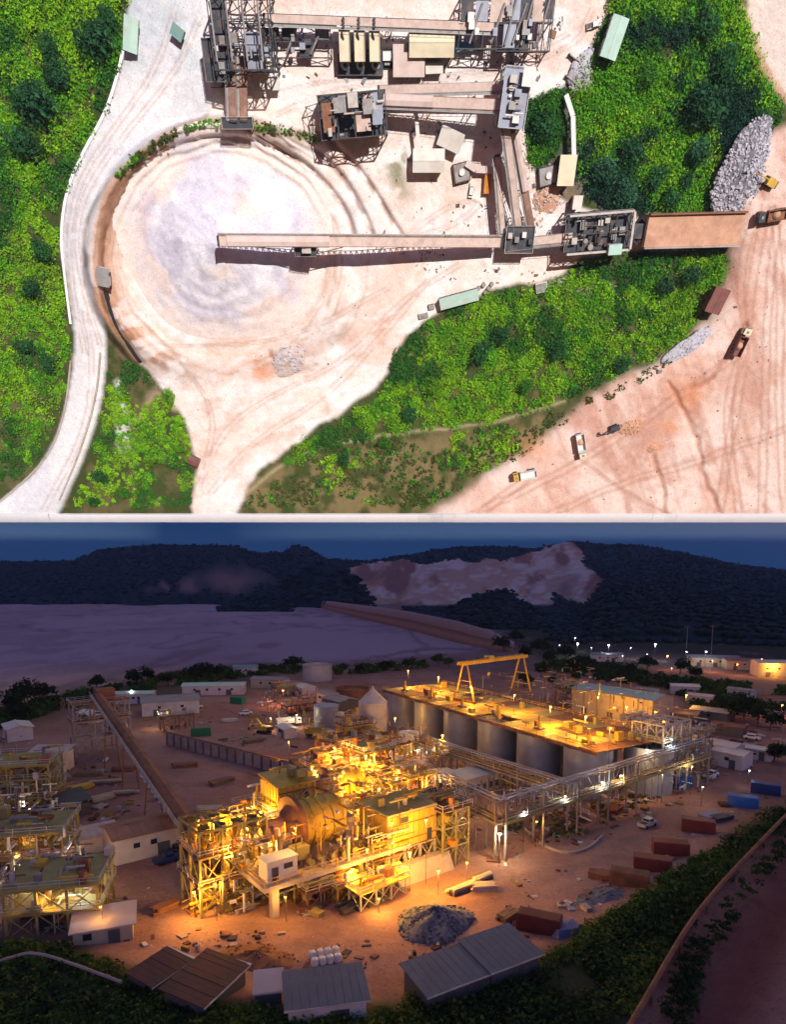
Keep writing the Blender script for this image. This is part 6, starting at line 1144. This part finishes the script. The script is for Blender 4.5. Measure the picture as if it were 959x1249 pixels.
# houses and sheds of the valley: base x, y, long, short, height, turn, roof, wall, style, doors, windows, sheets
HS = [
 (176, 1036, 12.5, 8.5, 4.6, RB, 'roof_brown', 'wall_white', 'gable', 1, 2, 10, 'house', 'white walled house with a broad brown roof below the sloping conveyor', 'house'),
 (118, 1034, 7, 4.6, 3.0, RB, 'roof_pink', 'wall_white', 'mono', 1, 0, 6, 'annex', 'small pinkish roofed annex left of the brown roofed house', 'house'),
 (82, 990, 9, 7, 2.6, RA, 'wall_dark', 'wall_dark', 'mono', 0, 0, 1, 'shed', 'dark flat shed between the left steel plant and the annex', 'shed'),
 (62, 940, 9, 7, 5.0, R(4), 'roof_pink', 'wall_white', 'mono', 1, 0, 1, 'garage', 'open mouthed garage with a pale roof left of the conveyor tower', 'garage'),
 (22, 900, 10, 7, 4.0, RA, 'roof_white', 'wall_white', 'gable', 1, 1, 1, 'shed', 'white gabled shed at the left edge below the plain', 'shed'),
 (165, 857, 15, 6, 4.0, R(8), 'roof_mint', 'wall_white', 'gable', 1, 3, 1, 'long_house', 'pale green roofed long house left of the big grey roofed store', 'house'),
 (208, 868, 20, 13, 5.0, R(20), 'roof_grey', 'wall_white', 'gable', 2, 2, 1, 'store', 'big grey roofed store at the upper edge of the yard', 'building'),
 (262, 846, 26, 8, 4.0, R(6), 'roof_mint', 'wall_white', 'gable', 2, 4, 1, 'long_house', 'long pale green roofed barrack behind the green container', 'house'),
 (330, 838, 16, 8, 4.0, R(-10), 'roof_grey', 'wall_cream', 'gable', 1, 2, 1, 'shed', 'grey roofed shed beside the orange lit frame', 'shed'),
 (300, 822, 12, 7, 4.0, R(5), 'roof_teal', 'wall_white', 'gable', 1, 2, 1, 'shed', 'teal roofed shed near the edge of the tailings plain', 'shed'),
 (415, 868, 12, 8, 5.0, RA, 'roof_grey', 'wall_dark', 'gable', 1, 1, 1, 'shed', 'dark walled shed left of the cone topped silo', 'shed'),
 (757, 874, 33, 13, 9.0, RA, 'roof_blue', 'wall_cream', 'gable', 3, 0, 1, 'hall', 'large blue roofed hall with a yellow lit wall', 'hall'),
 (868, 922, 15, 7, 4.2, RA, 'roof_white', 'wall_white', 'gable', 2, 3, 1, 'shed', 'white gabled shed right of the right steel tower', 'shed'),
 (893, 934, 8, 6, 4.0, RA, 'roof_white', 'wall_white', 'gable', 1, 1, 1, 'shed', 'small white shed at the near end of the white gabled shed', 'shed'),
 (826, 880, 14, 7, 3.6, RA + .3, 'roof_brown', 'wall_dark', 'gable', 1, 1, 1, 'shed', 'brown roofed shed behind the white gabled shed', 'shed'),
 (868, 878, 12, 7, 3.6, RA + .2, 'roof_grey', 'wall_dark', 'gable', 1, 1, 1, 'shed', 'grey roofed shed below the dark tree on the right', 'shed'),
 (890, 896, 9, 5, 3.2, RA + .2, 'roof_red', 'wall_dark', 'gable', 1, 0, 1, 'shed', 'low dark red shed right of the grey roofed shed', 'shed'),
 (870, 812, 26, 10, 5.0, R(-12), 'roof_grey', 'wall_cream', 'gable', 3, 4, 1, 'long_house', 'orange lit long house on the far road, leftmost', 'house'),
 (905, 816, 18, 9, 5.0, R(-10), 'roof_brown', 'wall_cream', 'gable', 2, 3, 1, 'long_house', 'orange lit house on the far road, middle', 'house'),
 (945, 824, 20, 10, 7.0, R(-8), 'roof_white', 'wall_cream', 'gable', 2, 3, 1, 'hall', 'brightly lit hall at the right edge on the far road', 'hall'),
 (740, 806, 18, 9, 4.0, R(-6), 'roof_grey', 'wall_white', 'gable', 1, 3, 1, 'house', 'dim grey roofed house among the far white lights', 'house'),
 (835, 846, 11, 6, 3.6, R(-14), 'roof_white', 'wall_white', 'gable', 1, 1, 1, 'house', 'small pale house beside the sodium lamp on the right', 'house'),
 (950, 862, 10, 6, 3.6, R(-14), 'roof_red', 'wall_cream', 'gable', 1, 1, 1, 'house', 'red roofed hut at the right edge below the dark tree', 'house'),
 (397, 1239, 8.6, 5.4, 3.3, R(12), 'roof_slate', 'wall_white', 'mono', 1, 0, 10, 'shed', 'grey sheet roofed shed at the bottom behind the white bags', 'shed'),
 (548, 1212, 9.5, 5.4, 3.0, R(30), 'roof_slate', 'wall_dark', 'mono', 1, 0, 10, 'shed', 'twin roofed grey shed at the bottom, left half', 'shed'),
 (610, 1188, 7.5, 6, 3.2, R(30), 'roof_slate', 'wall_dark', 'mono', 1, 0, 8, 'shed', 'twin roofed grey shed at the bottom, right half', 'shed'),
 (252, 1220, 8, 5.5, 2.6, R(68), 'roof_maroon', 'wall_dark', 'mono', 0, 0, 9, 'lean_to', 'dark red sheet roof with pale edges at the bottom left', 'shed'),
 (196, 1204, 6, 4, 2.4, R(62), 'roof_maroon', 'wall_dark', 'mono', 0, 0, 7, 'lean_to', 'smaller dark red sheet roof left of the pale edged one', 'shed'),
 (328, 1222, 3, 3.4, 2.4, R(10), 'roof_pink', 'wall_dark', 'mono', 0, 0, 1, 'hut', 'narrow pinkish hut left of the grey sheet roofed shed', 'hut'),
]
for (x, y, a, b, h, rz, rf, wl, st, nd, nw, ns, nm, lb, ct) in HS:
    t = shed(ID, nm, lb, ct, G(x, y), a, b, h, rz, rf, wl, st, .2 if st == 'gable' else .12, nd, nw, ns, .5 if a > 6 else .3)
    if nm == 'lean_to': beam('fascia', (a / 2 + .5, -b / 2 - .5, h + .1), (a / 2 + .5, b / 2 + .5, h + .35), .35, 'pvc', t, .12)
    if nm == 'garage': block('opening_shade', (0, -b / 2 - .06, h * .4), (a * .7, .16, h * .75), 'wall_dark', t)  # dark panel on the wall stands in for the shaded inside
    if lb.startswith('large blue'):
        for i in range(7): beam('wall_post', (-a / 2 + a * i / 6, -b / 2 - .14, 0), (-a / 2 + a * i / 6, -b / 2 - .14, h), .3, 'steel_olive', t)
# containers and vehicles
CT = [(245, 897, .25, 'paint_green', 'green shipping container standing on the upper yard, nearer one'), (290, 858, -.5, 'paint_green', 'green shipping container far back near the long barrack'), (832, 960, RB, 'paint_blue', 'dark blue container under the right steel tower'),
      (906, 984, RA + .5, 'paint_blue', 'bright blue container on the road edge'), (934, 968, RA + .4, 'paint_navy', 'navy container at the right edge behind the bright blue one'), (852, 1014, RA + .5, 'paint_red', 'dark red container, topmost of the row by the road'), (818, 1042, RA + .7, 'paint_red', 'dark red container, second in the row by the road'), (796, 1062, RA + .6, 'paint_red', 'dark red container, third in the row by the road'), (768, 1080, RA + .5, 'steel_rust', 'rusty container, lowest of the row by the road'), (658, 1135, RA + .5, 'paint_red', 'dark red container right of the twin roofed shed')]
for (x, y, rz, m, lb) in CT: container(ID, lb, G(x, y), rz, m)
t = thing('tarp_stack', 'bluish tarpaulin covered stack near the twin roofed shed', 'stack', ID, G(690, 1140), .4); heap_b = MB().add([(-2.4, -1.5, 0), (2.4, -1.5, 0), (2.4, 1.5, 0), (-2.4, 1.5, 0), (-1.8, -1, 1.5), (1.7, -1.1, 1.3), (1.9, 1, 1.6), (-1.9, 1.1, 1.2)], [(0, 3, 2, 1), (4, 5, 6, 7), (0, 1, 5, 4), (1, 2, 6, 5), (2, 3, 7, 6), (3, 0, 4, 7)]); heap_b.build('cover', 'tarp', t); block('load', (0, 0, .6), (3.4, 2, 1.0), 'timber', t)
t = thing('tarp_stack', 'flat bluish sheet stack beside the bright blue container', 'stack', ID, G(868, 998), .5); block('cover', (0, 0, .5), (5, 2.6, .9), 'tarp', t); block('pallet', (0, 0, .06), (5.2, 2.8, .12), 'timber', t)
car(ID, 'white car parked on the upper yard beside the big grey roofed store', G(240, 864), .3); car(ID, 'white car parked between the two green containers', G(300, 872), .5)
car(ID, 'dark pickup parked in front of the brown roofed house', G(203, 1052), RB, 'paint_navy', True); car(ID, 'small dark car beside the far side of the brown roofed house', G(222, 1040), RB, 'steel_dark')
car(ID, 'white van parked at the right edge below the dark tree', G(918, 902), RA + .2, 'paint_white', False, 'van', 'parked_van'); car(ID, 'pale pickup parked below the white gabled shed', G(868, 948), RB, 'paint_white', True)
for i in range(7):
    x, y = (173 + 4.5 * i, 948 + 6.2 * i); t = thing('gas_cylinder', ORD[i] + ' upright white gas cylinder counted from the conveyor tower' if i < 6 else 'last upright white gas cylinder, beside the brown roofed house', 'cylinder', ID, G(x, y), 0, 'gas cylinders beside the sloping conveyor'); MB().lathe([(.5, 0), (.5, 1.7), (.3, 2.0), (.12, 2.1), (.12, 2.3), (.001, 2.3)], n=12).build('bottle', 'plastic_white', t, True); MB().cyl((0, 0, 2.3), (0, 0, 2.45), .16, n=8).build('valve', 'steel', t)
for j in range(2):
    for i in range(4):
        t = thing('bulk_bag', ('far row, ' if j else 'near row, ') + ORD[i] + ' white bulk bag from the left behind the nearest grey shed', 'bag', ID, G(384 + i * 9.5 - j * 3, 1178 - i * 1.8 - j * 9), .2, 'white bulk bags'); MB().lathe([(.35, 0), (.5, .15), (.52, .7), (.42, 1.0), (.15, 1.1), (.001, 1.1)], n=10).build('sack', 'plastic_white', t, True); MB().bar((-.3, 0, 1.0), (.3, 0, 1.35), .06).build('loop', 'plastic_white', t)
heap(ID, 'gravel_heap', 'dark bluish gravel heap in front of the yellow clad house', 'heap', G(530, 1126), 6.0, 5.2, 2.3, 'rock_dark', 'rock_dark', 500, (.1, .4), 0, 31)
heap(ID, 'gravel_heap', 'flat dark gravel patch beside the row of dark containers', 'heap', G(738, 1094), 5.0, 3.2, .6, 'rock_dark', 'rock_dark', 200, (.1, .35), .3, 32)
heap(ID, 'earth_heap', 'low brown earth heap between the bottom sheds', 'heap', G(310, 1168), 5.5, 3.5, .9, 'steel_rust', 'steel_rust', 120, (.1, .35), 0, 33)
for i, (x, y, w, d, lb) in enumerate(((60, 972, 7, 4, 'yellow timber stack below the conveyor tower, left'), (130, 955, 8, 3, 'yellow timber stack below the conveyor tower, upper'), (150, 968, 7, 3, 'yellow timber stack beside the gas cylinders'), (560, 1085, 6, 2.6, 'pale timber stack in the orange light right of the clad house'), (588, 1072, 5, 2.4, 'pale timber stack near the bright lamp post'), (425, 1108, 5, 3, 'dark machinery pile in front of the mill platform'), (455, 1098, 5, 2.5, 'dark machinery pile below the olive pipe frame'))):
    t = thing('scrap_pile' if 'machinery' in lb else 'timber_stack', lb, 'stack', ID, G(x, y), RB * (1 if i > 2 else .4))
    for k in range(7): block('piece' if 'machinery' in lb else 'plank', (random.uniform(-.3, .3), -d / 2 + (k % 4 + .5) * d / 4, .25 + .5 * (k // 4)), (w * random.uniform(.6, 1), d / 4.6, .42), ('steel_dark' if 'machinery' in lb else ('timber', 'concrete', 'wall_cream')[k % 3]), t, random.uniform(-.06, .06) * (6 if 'machinery' in lb else 1))
def pipeline(label, pts, r, m, z=.7):
    o0 = G(*pts[0]); t = thing('pipeline', label, 'pipe', ID, o0); pp = [G(x, y, z) - o0 for x, y in smooth_open(pts)]
    MB().tube(pp, r, 10).build('pipe', m, t, True)
    for p in pp[::3]: beam('support', (p.x, p.y, -.3), (p.x, p.y, p.z), .3, 'timber', t)
pipeline('pale pipeline running along the bank at the lower right', [(740, 1300), (790, 1215), (838, 1130), (880, 1078), (925, 1030), (985, 968)], .33, 'steel_rust', 2.6)
pipeline('pale pipeline on the green bank at the lower left', [(-60, 1190), (12, 1168), (40, 1160), (90, 1176), (148, 1198)], .2, 'concrete', 2.2)
b = MB(); pts = smooth_open([(640, 1010), (660, 1030), (690, 1042), (718, 1036), (735, 1020)]); pp = [G(x, y, .2) for x, y in pts]
for p, q in zip(pp[:-1], pp[1:]): b.bar(p, q, .35, .45)
tag(b.build('kerb', 'concrete'), 'curved concrete kerb beside the road under the pipe bridge', kind='structure')
BR = [(.25, .13, .09), (.35, .3, .26), (.1, .09, .09), (.3, .2, .06), (.5, .48, .45), (.14, .07, .05)]
debris(ID, 'scattered scrap, pallets and stones across the lower yard', [(120, 1040), (250, 1130), (480, 1150), (640, 1100), (600, 1060), (740, 1060), (660, 1150), (480, 1185), (300, 1175), (150, 1150)], 420, .08, .6, BR, 701, place_va)
debris(ID, 'scattered materials between the left plant and the conveyor', [(50, 930), (150, 920), (210, 990), (190, 1040), (110, 1050), (70, 990)], 260, .15, 1.1, BR, 702, place_va)
debris(ID, 'scattered goods and machine parts under the pipe bridges', [(540, 990), (620, 965), (720, 985), (800, 950), (860, 965), (780, 1010), (690, 1035), (610, 1060)], 330, .15, .95, BR, 703, place_va)
debris(ID, 'scattered goods on the upper yard by the green container', [(150, 880), (230, 860), (330, 850), (400, 880), (390, 930), (250, 900)], 200, .15, 1.2, BR, 704, place_va)
debris(ID, 'jumble of parts and pipework on the ground around the mills', [(270, 1060), (330, 1000), (400, 930), (470, 900), (530, 960), (560, 1010), (470, 1080), (400, 1120), (250, 1115)], 520, .15, 1.2, BR + [(.5, .32, .05), (.4, .3, .1)], 705, place_va)
debris(ID, 'scattered goods along the road by the dark containers', [(680, 1100), (760, 1060), (850, 1000), (940, 950), (950, 965), (880, 1010), (780, 1085), (720, 1125)], 180, .12, .8, BR, 706, place_va)
debris(ID, 'small sheds goods and clutter around the right houses', [(790, 930), (850, 880), (960, 840), (960, 920), (900, 950), (840, 960)], 220, .2, 1.4, BR, 707, place_va)
# more goods standing about the yards
for i, (x, y, rz, lb) in enumerate(((352, 886, .4, 'white tipper truck parked among the machinery on the upper yard'), (388, 900, -.3, 'yellow tipper truck parked at the right end of the upper yard'))):
    tipper(ID, lb, G(x, y), rz, ('paint_white', 'paint_yellow')[i], ('paint_white', 'paint_yellow')[i])
excavator(ID, 'yellow excavator parked left of the upper yard machinery', G(322, 894), 2.6, 'paint_yellow')
car(ID, 'white pickup parked beside the long pale green barrack', G(228, 852), .1, 'paint_white', True); car(ID, 'pale car parked behind the white gabled shed on the right', G(905, 872), RA, 'paint_white'); car(ID, 'silver pickup on the road below the steel tower', G(790, 1008), RB, 'steel_pale', True)
ST = [(70, 950, 6, 2.6, 'concrete', 'grey block stack left of the yellow timber stacks'), (108, 946, 7, 2.2, 'timber', 'brown timber stack under the conveyor tower'), (100, 962, 6, 2.4, 'paint_yellow', 'yellow beam stack in the middle of the left yard'), (125, 975, 6, 2.4, 'wall_cream', 'cream board stack above the annex'), (150, 940, 6, 2.2, 'steel_rust', 'rusty pipe stack beside the sloping conveyor'), (60, 1000, 5, 2.2, 'steel_rust', 'rusty beam stack beside the dark flat shed'),
      (225, 935, 7, 2.4, 'steel_rust', 'rusty pipe stack in front of the long grey wall'), (270, 955, 7, 2.4, 'timber', 'brown timber stack in front of the long grey wall'), (320, 985, 6, 2.4, 'steel_rust', 'rusty plate stack right end before the long grey wall'), (255, 990, 6, 3, 'wall_cream', 'cream board stack between conveyor foot and cyclone tower'),
      (280, 880, 6, 2.4, 'steel_pale', 'pale pipe stack between the two green containers'), (310, 905, 7, 2.4, 'timber', 'brown timber stack behind the long grey wall'), (560, 990, 4, 2, 'paint_white', 'white crate stack in front of the control building'), (660, 1022, 5, 2, 'steel_rust', 'rusty stack inside the curved kerb'), (705, 1000, 5, 2.4, 'steel_dark', 'dark stack under the middle of the pipe bridge'), (750, 990, 5, 2.4, 'paint_red', 'dark red stack under the right half of the pipe bridge'), (735, 1070, 5, 2.2, 'steel_rust', 'rusty sheet stack left of the container row'), (880, 1000, 5, 2.4, 'steel_dark', 'dark stack between the blue containers and the red row'), (620, 1120, 4, 2, 'timber', 'brown pallet stack right of the gravel heap'), (200, 1110, 4, 2, 'steel_rust', 'rusty beam stack left of the steel stair'), (590, 1085, 4.5, 2, 'concrete', 'grey slab stack in orange light near the bright lamp post')]
for (x, y, w, d, m, lb) in ST:
    t = thing('material_stack', lb, 'stack', ID, G(x, y), random.uniform(-.3, .9), 'stacks of material about the yard')
    for k in range(8): block('piece', (random.uniform(-.3, .3), -d / 2 + (k % 4 + .5) * d / 4, .28 + .5 * (k // 4)), (w * random.uniform(.7, 1), d / 4.6, .42), m, t, random.uniform(-.05, .05))
    for k in (-1, 1): block('bearer', (k * w * .3, 0, .04), (.2, d, .1), 'timber', t)
for (x, y, a, b, h, rf, lb) in ((110, 880, 8, 5, 3.2, 'roof_white', 'low white hut behind the conveyor tower'), (140, 892, 7, 5, 3, 'roof_grey', 'low grey hut right of the conveyor tower'), (372, 848, 10, 6, 4, 'roof_white', 'pale hut between the round grey tank and the orange lit frame'), (400, 858, 8, 6, 4.4, 'roof_grey', 'grey hut below the round grey tank'), (350, 898, 7, 4, 3, 'roof_white', 'pale canopy hut behind the upper yard machinery'), (808, 872, 9, 5, 3.2, 'roof_white', 'pale hut at the right end of the blue roofed hall'), (846, 900, 8, 5, 3.2, 'roof_brown', 'brown hut behind the open grey pipe frame'), (925, 925, 7, 4, 3, 'roof_white', 'white hut at the right edge of the road'), (790, 850, 8, 5, 3.4, 'roof_grey', 'grey hut behind the blue roofed hall'), (855, 858, 9, 5, 3.4, 'roof_pink', 'pinkish hut right of the sodium lamp post'), (905, 850, 10, 5, 3.2, 'roof_grey', 'grey hut above the dark trees on the right'), (700, 850, 8, 5, 4, 'roof_white', 'pale hut behind the tank deck near the gantry')):
    shed(ID, 'hut', lb, 'hut', G(x, y), a, b, h, RA + random.uniform(-.2, .3), rf, 'wall_white', 'gable', .2, 1, 2)

# lamps ---------------------------------------------------------------
for (x, y, z, c, pw) in ((610, 1017, 5.6, WARM, 900), (540, 897, 9, SOD, 1100), (838, 848, 8, SOD, 1600), (78, 1052, 3.5, RED, 350), (104, 1048, 6.0, WARM, 500), (273, 710, 24, WARM, 0)): lamp(x, y, z, c, pw, True, .36 if z < 10 else 1.3)
FLOODS_AND_FILL = [(408, 912, 985, SOD, 2600), (446, 922, 1000, SOD, 3000), (486, 940, 1004, SOD, 2600), (426, 945, 1010, SOD, 2400), (462, 962, 1020, SOD, 2400), (384, 940, 1010, SOD, 2000), (520, 955, 1010, SOD, 1500), (478, 1004, 1098, SOD, 800), (520, 1000, 1084, SOD, 1300), (360, 1010, 1112, SOD, 700), (448, 1036, 1104, SOD, 800), (330, 1030, 1090, SOD, 900), (482, 876, 905, SOD, 1500), (810, 880, 920, SOD, 900), (765, 862, 893, SOD, 2600), (730, 850, 884, SOD, 2000), (800, 868, 899, SOD, 900),  # leading entries are added lamps that brighten the mill rear and clad house
      (415, 905, 940, SOD, 2250), (440, 925, 965, SOD, 3300), (470, 940, 975, SOD, 3000), (400, 935, 970, WARM, 1000), (372, 962, 1050, SOD, 3900), (420, 965, 1030, SOD, 3900), (455, 985, 1040, SOD, 3000), (490, 968, 1040, SOD, 3600), (500, 1040, 1092, SOD, 2250), (535, 1062, 1094, SOD, 800), (570, 1052, 1080, SOD, 500),
      (352, 905, 940, SOD, 750), (392, 985, 1062, SOD, 2250), (318, 990, 1070, SOD, 2250), (330, 1078, 1122, SOD, 350), (348, 1094, 1128, SOD, 350), (262, 1078, 1128, SOD, 800), (236, 1088, 1124, SOD, 900), (282, 1040, 1120, SOD, 600), (262, 1005, 1100, SOD, 1300), (300, 1010, 1095, SOD, 1950), (462, 1096, 1116, SOD, 400), (430, 1060, 1096, SOD, 900),
      (345, 842, 862, RED, 1600), (362, 872, 888, WARM, 450), (330, 876, 892, WARM, 350), (192, 868, 890, WARM, 450), (160, 842, 858, COOL, 120),
      (28, 978, 1032, WARM, 300), (36, 1010, 1056, SOD, 270), (30, 1060, 1112, WARM, 270), (60, 1085, 1142, SOD, 300), (98, 1072, 1126, COOL, 250), (20, 1040, 1076, SOD, 180), (122, 1106, 1150, SOD, 90), (40, 925, 965, WARM, 150),
      (146, 1016, 1042, COOL, 120), (640, 990, 1044, COOL, 180), (690, 971, 1025, COOL, 180), (735, 954, 1008, COOL, 180), (758, 946, 1000, WARM, 250), (820, 902, 972, COOL, 160), (845, 935, 972, WARM, 250), (790, 918, 976, WARM, 250), (858, 960, 986, WARM, 120), (805, 940, 980, WARM, 220), (512, 916, 946, WARM, 400), (535, 942, 985, WARM, 300), (600, 966, 990, SOD, 200), (915, 940, 962, COOL, 60), (655, 1002, 1036, SOD, 150)]
for (x, y, z, c, pw) in ((498, 818, 17, SOD, 3000), (535, 826, 17, SOD, 3200), (575, 838, 17, SOD, 2600), (628, 848, 17, SOD, 2400), (672, 862, 17, SOD, 3200), (715, 874, 17, SOD, 3000), (745, 888, 17, SOD, 2000)): lamp(x, y, z, c, pw, False, .28)
for (x, y, by, c, pw) in FLOODS_AND_FILL: lamp(x, y, (by - y) * 50 / (by - HOR), c, pw, False, .2 if pw < 900 else .26)
for i, (x, y, z, c, pw, r) in enumerate(((683, 787, 8, COOL, 250, .5), (702, 778, 9, COOL, 500, .8), (705, 785, 8, COOL, 700, 1.0), (722, 790, 7, COOL, 200, .5), (743, 787, 9, COOL, 800, 1.0), (770, 790, 7, COOL, 250, .5), (800, 786, 10, COOL, 800, 1.1), (815, 800, 8, RED, 900, .9), (838, 795, 9, COOL, 250, .5), (862, 795, 9, COOL, 700, .9), (870, 806, 6, RED, 900, .5), (900, 810, 6, RED, 900, .5), (945, 812, 6, SOD, 2200, .6), (820, 815, 5, COOL, 120, .4), (930, 804, 8, RED, 700, .6), (955, 860, 5, RED, 400, .5), (760, 800, 6, COOL, 150, .4), (690, 795, 5, COOL, 150, .4), (735, 796, 5, COOL, 150, .4), (790, 798, 5, COOL, 100, .4))):
    lamp(x, y, z, c, pw, True, r * .62, say('distant ' + {COOL: 'white', RED: 'orange', SOD: 'sodium'}[c] + ' lamp on the far road', x, y, VM))
# thin masts over the far lights
for i, (x, y, h, lb) in enumerate(((838, 790, 16, 'left thin mast rising beside the far lights'), (868, 800, 20, 'right thin mast rising beside the far lights'), (756, 872, 14, 'thin pole in front of the blue roofed hall'))):
    t = thing('mast', lb, 'mast', ID, G(x, y)); MB().cyl((0, 0, 0), (0, 0, h), .3, .15, 8).build('pole', 'steel', t); beam('cross_arm', (-2.2, 0, h - 1), (2.2, 0, h - 1), .2, 'steel', t)
# trees and scrub of the valley
DK = [(.012, .030, .014), (.020, .045, .015), (.035, .075, .018)]  # last tone is lighter, with lamplight put into the leaf colour
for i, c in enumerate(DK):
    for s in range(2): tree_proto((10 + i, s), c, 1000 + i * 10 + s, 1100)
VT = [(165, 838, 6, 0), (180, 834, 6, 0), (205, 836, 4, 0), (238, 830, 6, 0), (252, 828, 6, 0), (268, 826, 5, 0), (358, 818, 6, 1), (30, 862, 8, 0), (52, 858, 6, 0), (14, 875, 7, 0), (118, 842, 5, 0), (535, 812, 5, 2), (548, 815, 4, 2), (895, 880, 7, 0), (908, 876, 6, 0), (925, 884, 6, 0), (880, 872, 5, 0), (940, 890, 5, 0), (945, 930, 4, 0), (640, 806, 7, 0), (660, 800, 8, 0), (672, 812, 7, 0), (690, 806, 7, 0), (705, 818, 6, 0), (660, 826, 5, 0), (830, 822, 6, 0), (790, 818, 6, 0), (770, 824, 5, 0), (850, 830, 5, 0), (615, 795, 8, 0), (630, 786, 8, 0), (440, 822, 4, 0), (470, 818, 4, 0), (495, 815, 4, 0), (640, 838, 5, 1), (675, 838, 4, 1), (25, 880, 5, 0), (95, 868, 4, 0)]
for i, (x, y, r, k) in enumerate(VT): tree(ID, say(('tall' if r >= 7 else 'round' if r >= 6 else 'small' if r <= 4 else 'bushy') + (' black green', ' dusky green', ' lamplight-tinted yellow green')[k] + ' tree', x, y, VM), G(x, y), r, (10 + k, i % 2))
def vscrub(label, poly, n, rmin, rmax, pal, per, size, seed, thr=0, zb=1.2):
    rg = np.random.default_rng(seed); xs = [p[0] for p in poly]; ys = [p[1] for p in poly]; X = np.empty(0); Y = np.empty(0)
    while len(X) < n:
        x = rg.uniform(max(min(xs), -60), min(max(xs), 1040), n * 3); y = rg.uniform(min(ys), min(max(ys), 1300), n * 3); ok = inpoly(x, y, poly) & (fbm(x, y, 40, 3, seed) > thr); X = np.concatenate([X, x[ok]]); Y = np.concatenate([Y, y[ok]])
    X, Y = X[:n], Y[:n]; c = G_np(X, Y, np.full(n, zb)); r = rmin + (rmax - rmin) * rg.random(n) ** 1.5; p = np.array(pal); k = (fbm(X, Y, 60, 3, seed + 3) * 1.6 - .3 + .3 * (rg.random(n) - .5)) * len(p)
    v, f, col = leaves(c, r, p[np.clip(k, 0, len(p) - 1).astype(int)], per, size, .8, seed); tag(put('shrubbery', np_mesh('shrubbery', v, f, 'leaf', col)), label, kind='stuff')
NG = [(.022, .055, .014), (.045, .095, .018), (.075, .14, .022), (.12, .17, .024)]
vscrub('dark green shrubs covering the bank along the bottom left', [(-60, 1146), (100, 1158), (180, 1196), (200, 1222), (330, 1236), (340, 1300), (-60, 1300)], 700, .5, 1.5, NG, 70, .26, 601)
vscrub('tall dark shrubs crowding the fronts of the bottom sheds', [(150, 1222), (240, 1236), (330, 1240), (470, 1240), (500, 1222), (560, 1224), (640, 1196), (700, 1150), (720, 1170), (640, 1240), (500, 1290), (150, 1290)], 260, .7, 1.9, NG, 90, .26, 608, .3, .7)
vscrub('dark green shrubs in the bottom middle behind the sheds', [(330, 1240), (480, 1232), (520, 1240), (640, 1205), (720, 1150), (760, 1200), (720, 1300), (330, 1300)], 560, .5, 1.6, NG, 70, .26, 602, .35)
vscrub('dark green shrubs on the bank along the right road', [(700, 1150), (760, 1108), (850, 1050), (960, 980), (1040, 950), (1040, 985), (930, 1020), (870, 1085), (810, 1160), (760, 1240)], 620, .6, 1.9, NG, 70, .3, 603)
vscrub('sparse shrubs beside the lower right slope', [(790, 1300), (830, 1170), (900, 1080), (985, 990), (985, 1010), (915, 1095), (860, 1180), (830, 1300)], 180, .4, 1.0, NG[:2], 50, .22, 604, .4)
vscrub('dark scrub filling the ground beyond the right houses', [(650, 812), (720, 800), (760, 812), (830, 828), (960, 838), (1040, 850), (1040, 872), (900, 860), (850, 862), (820, 840), (700, 826)], 520, 1.2, 3.2, NG[:2], 40, .8, 605, .35, .5)
vscrub('dark scrub along the near shore of the tailings plain', [(0, 868), (60, 852), (140, 836), (230, 818), (340, 812), (430, 812), (520, 806), (520, 814), (430, 822), (330, 822), (240, 832), (140, 850), (60, 868), (0, 890)], 420, 1.0, 3.0, NG[:2], 40, .8, 606, .3, .5)
vscrub('weeds among the machinery under the pipe bridge', [(610, 1010), (700, 985), (790, 960), (800, 975), (720, 1015), (650, 1035)], 160, .25, .7, NG, 30, .2, 607, .4, .1)
t = tree(ID, 'lamplight-tinted yellow green bush beside the twin roofed shed', G(543, 1218), 1.1, (12, 0), name='shrub')

# ------------------------------------------------------------------ the evening haze that fills the valley
hm = bpy.data.materials.new('haze'); hm.use_nodes = True; hn = hm.node_tree; hn.nodes.remove(hn.nodes['Principled BSDF'])
pv = hn.nodes.new('ShaderNodeVolumePrincipled'); pv.inputs['Color'].default_value = (.5, .76, 1, 1); pv.inputs['Density'].default_value = 0.00006; hn.links.new(pv.outputs['Volume'], hn.nodes['Material Output'].inputs['Volume'])
MATS['haze'] = hm; hz = MB().box((0, 2050, 204), (10400, 6600, 412)).build('haze', 'haze'); tag(hz, 'thin bluish evening haze over the whole valley', kind='stuff')
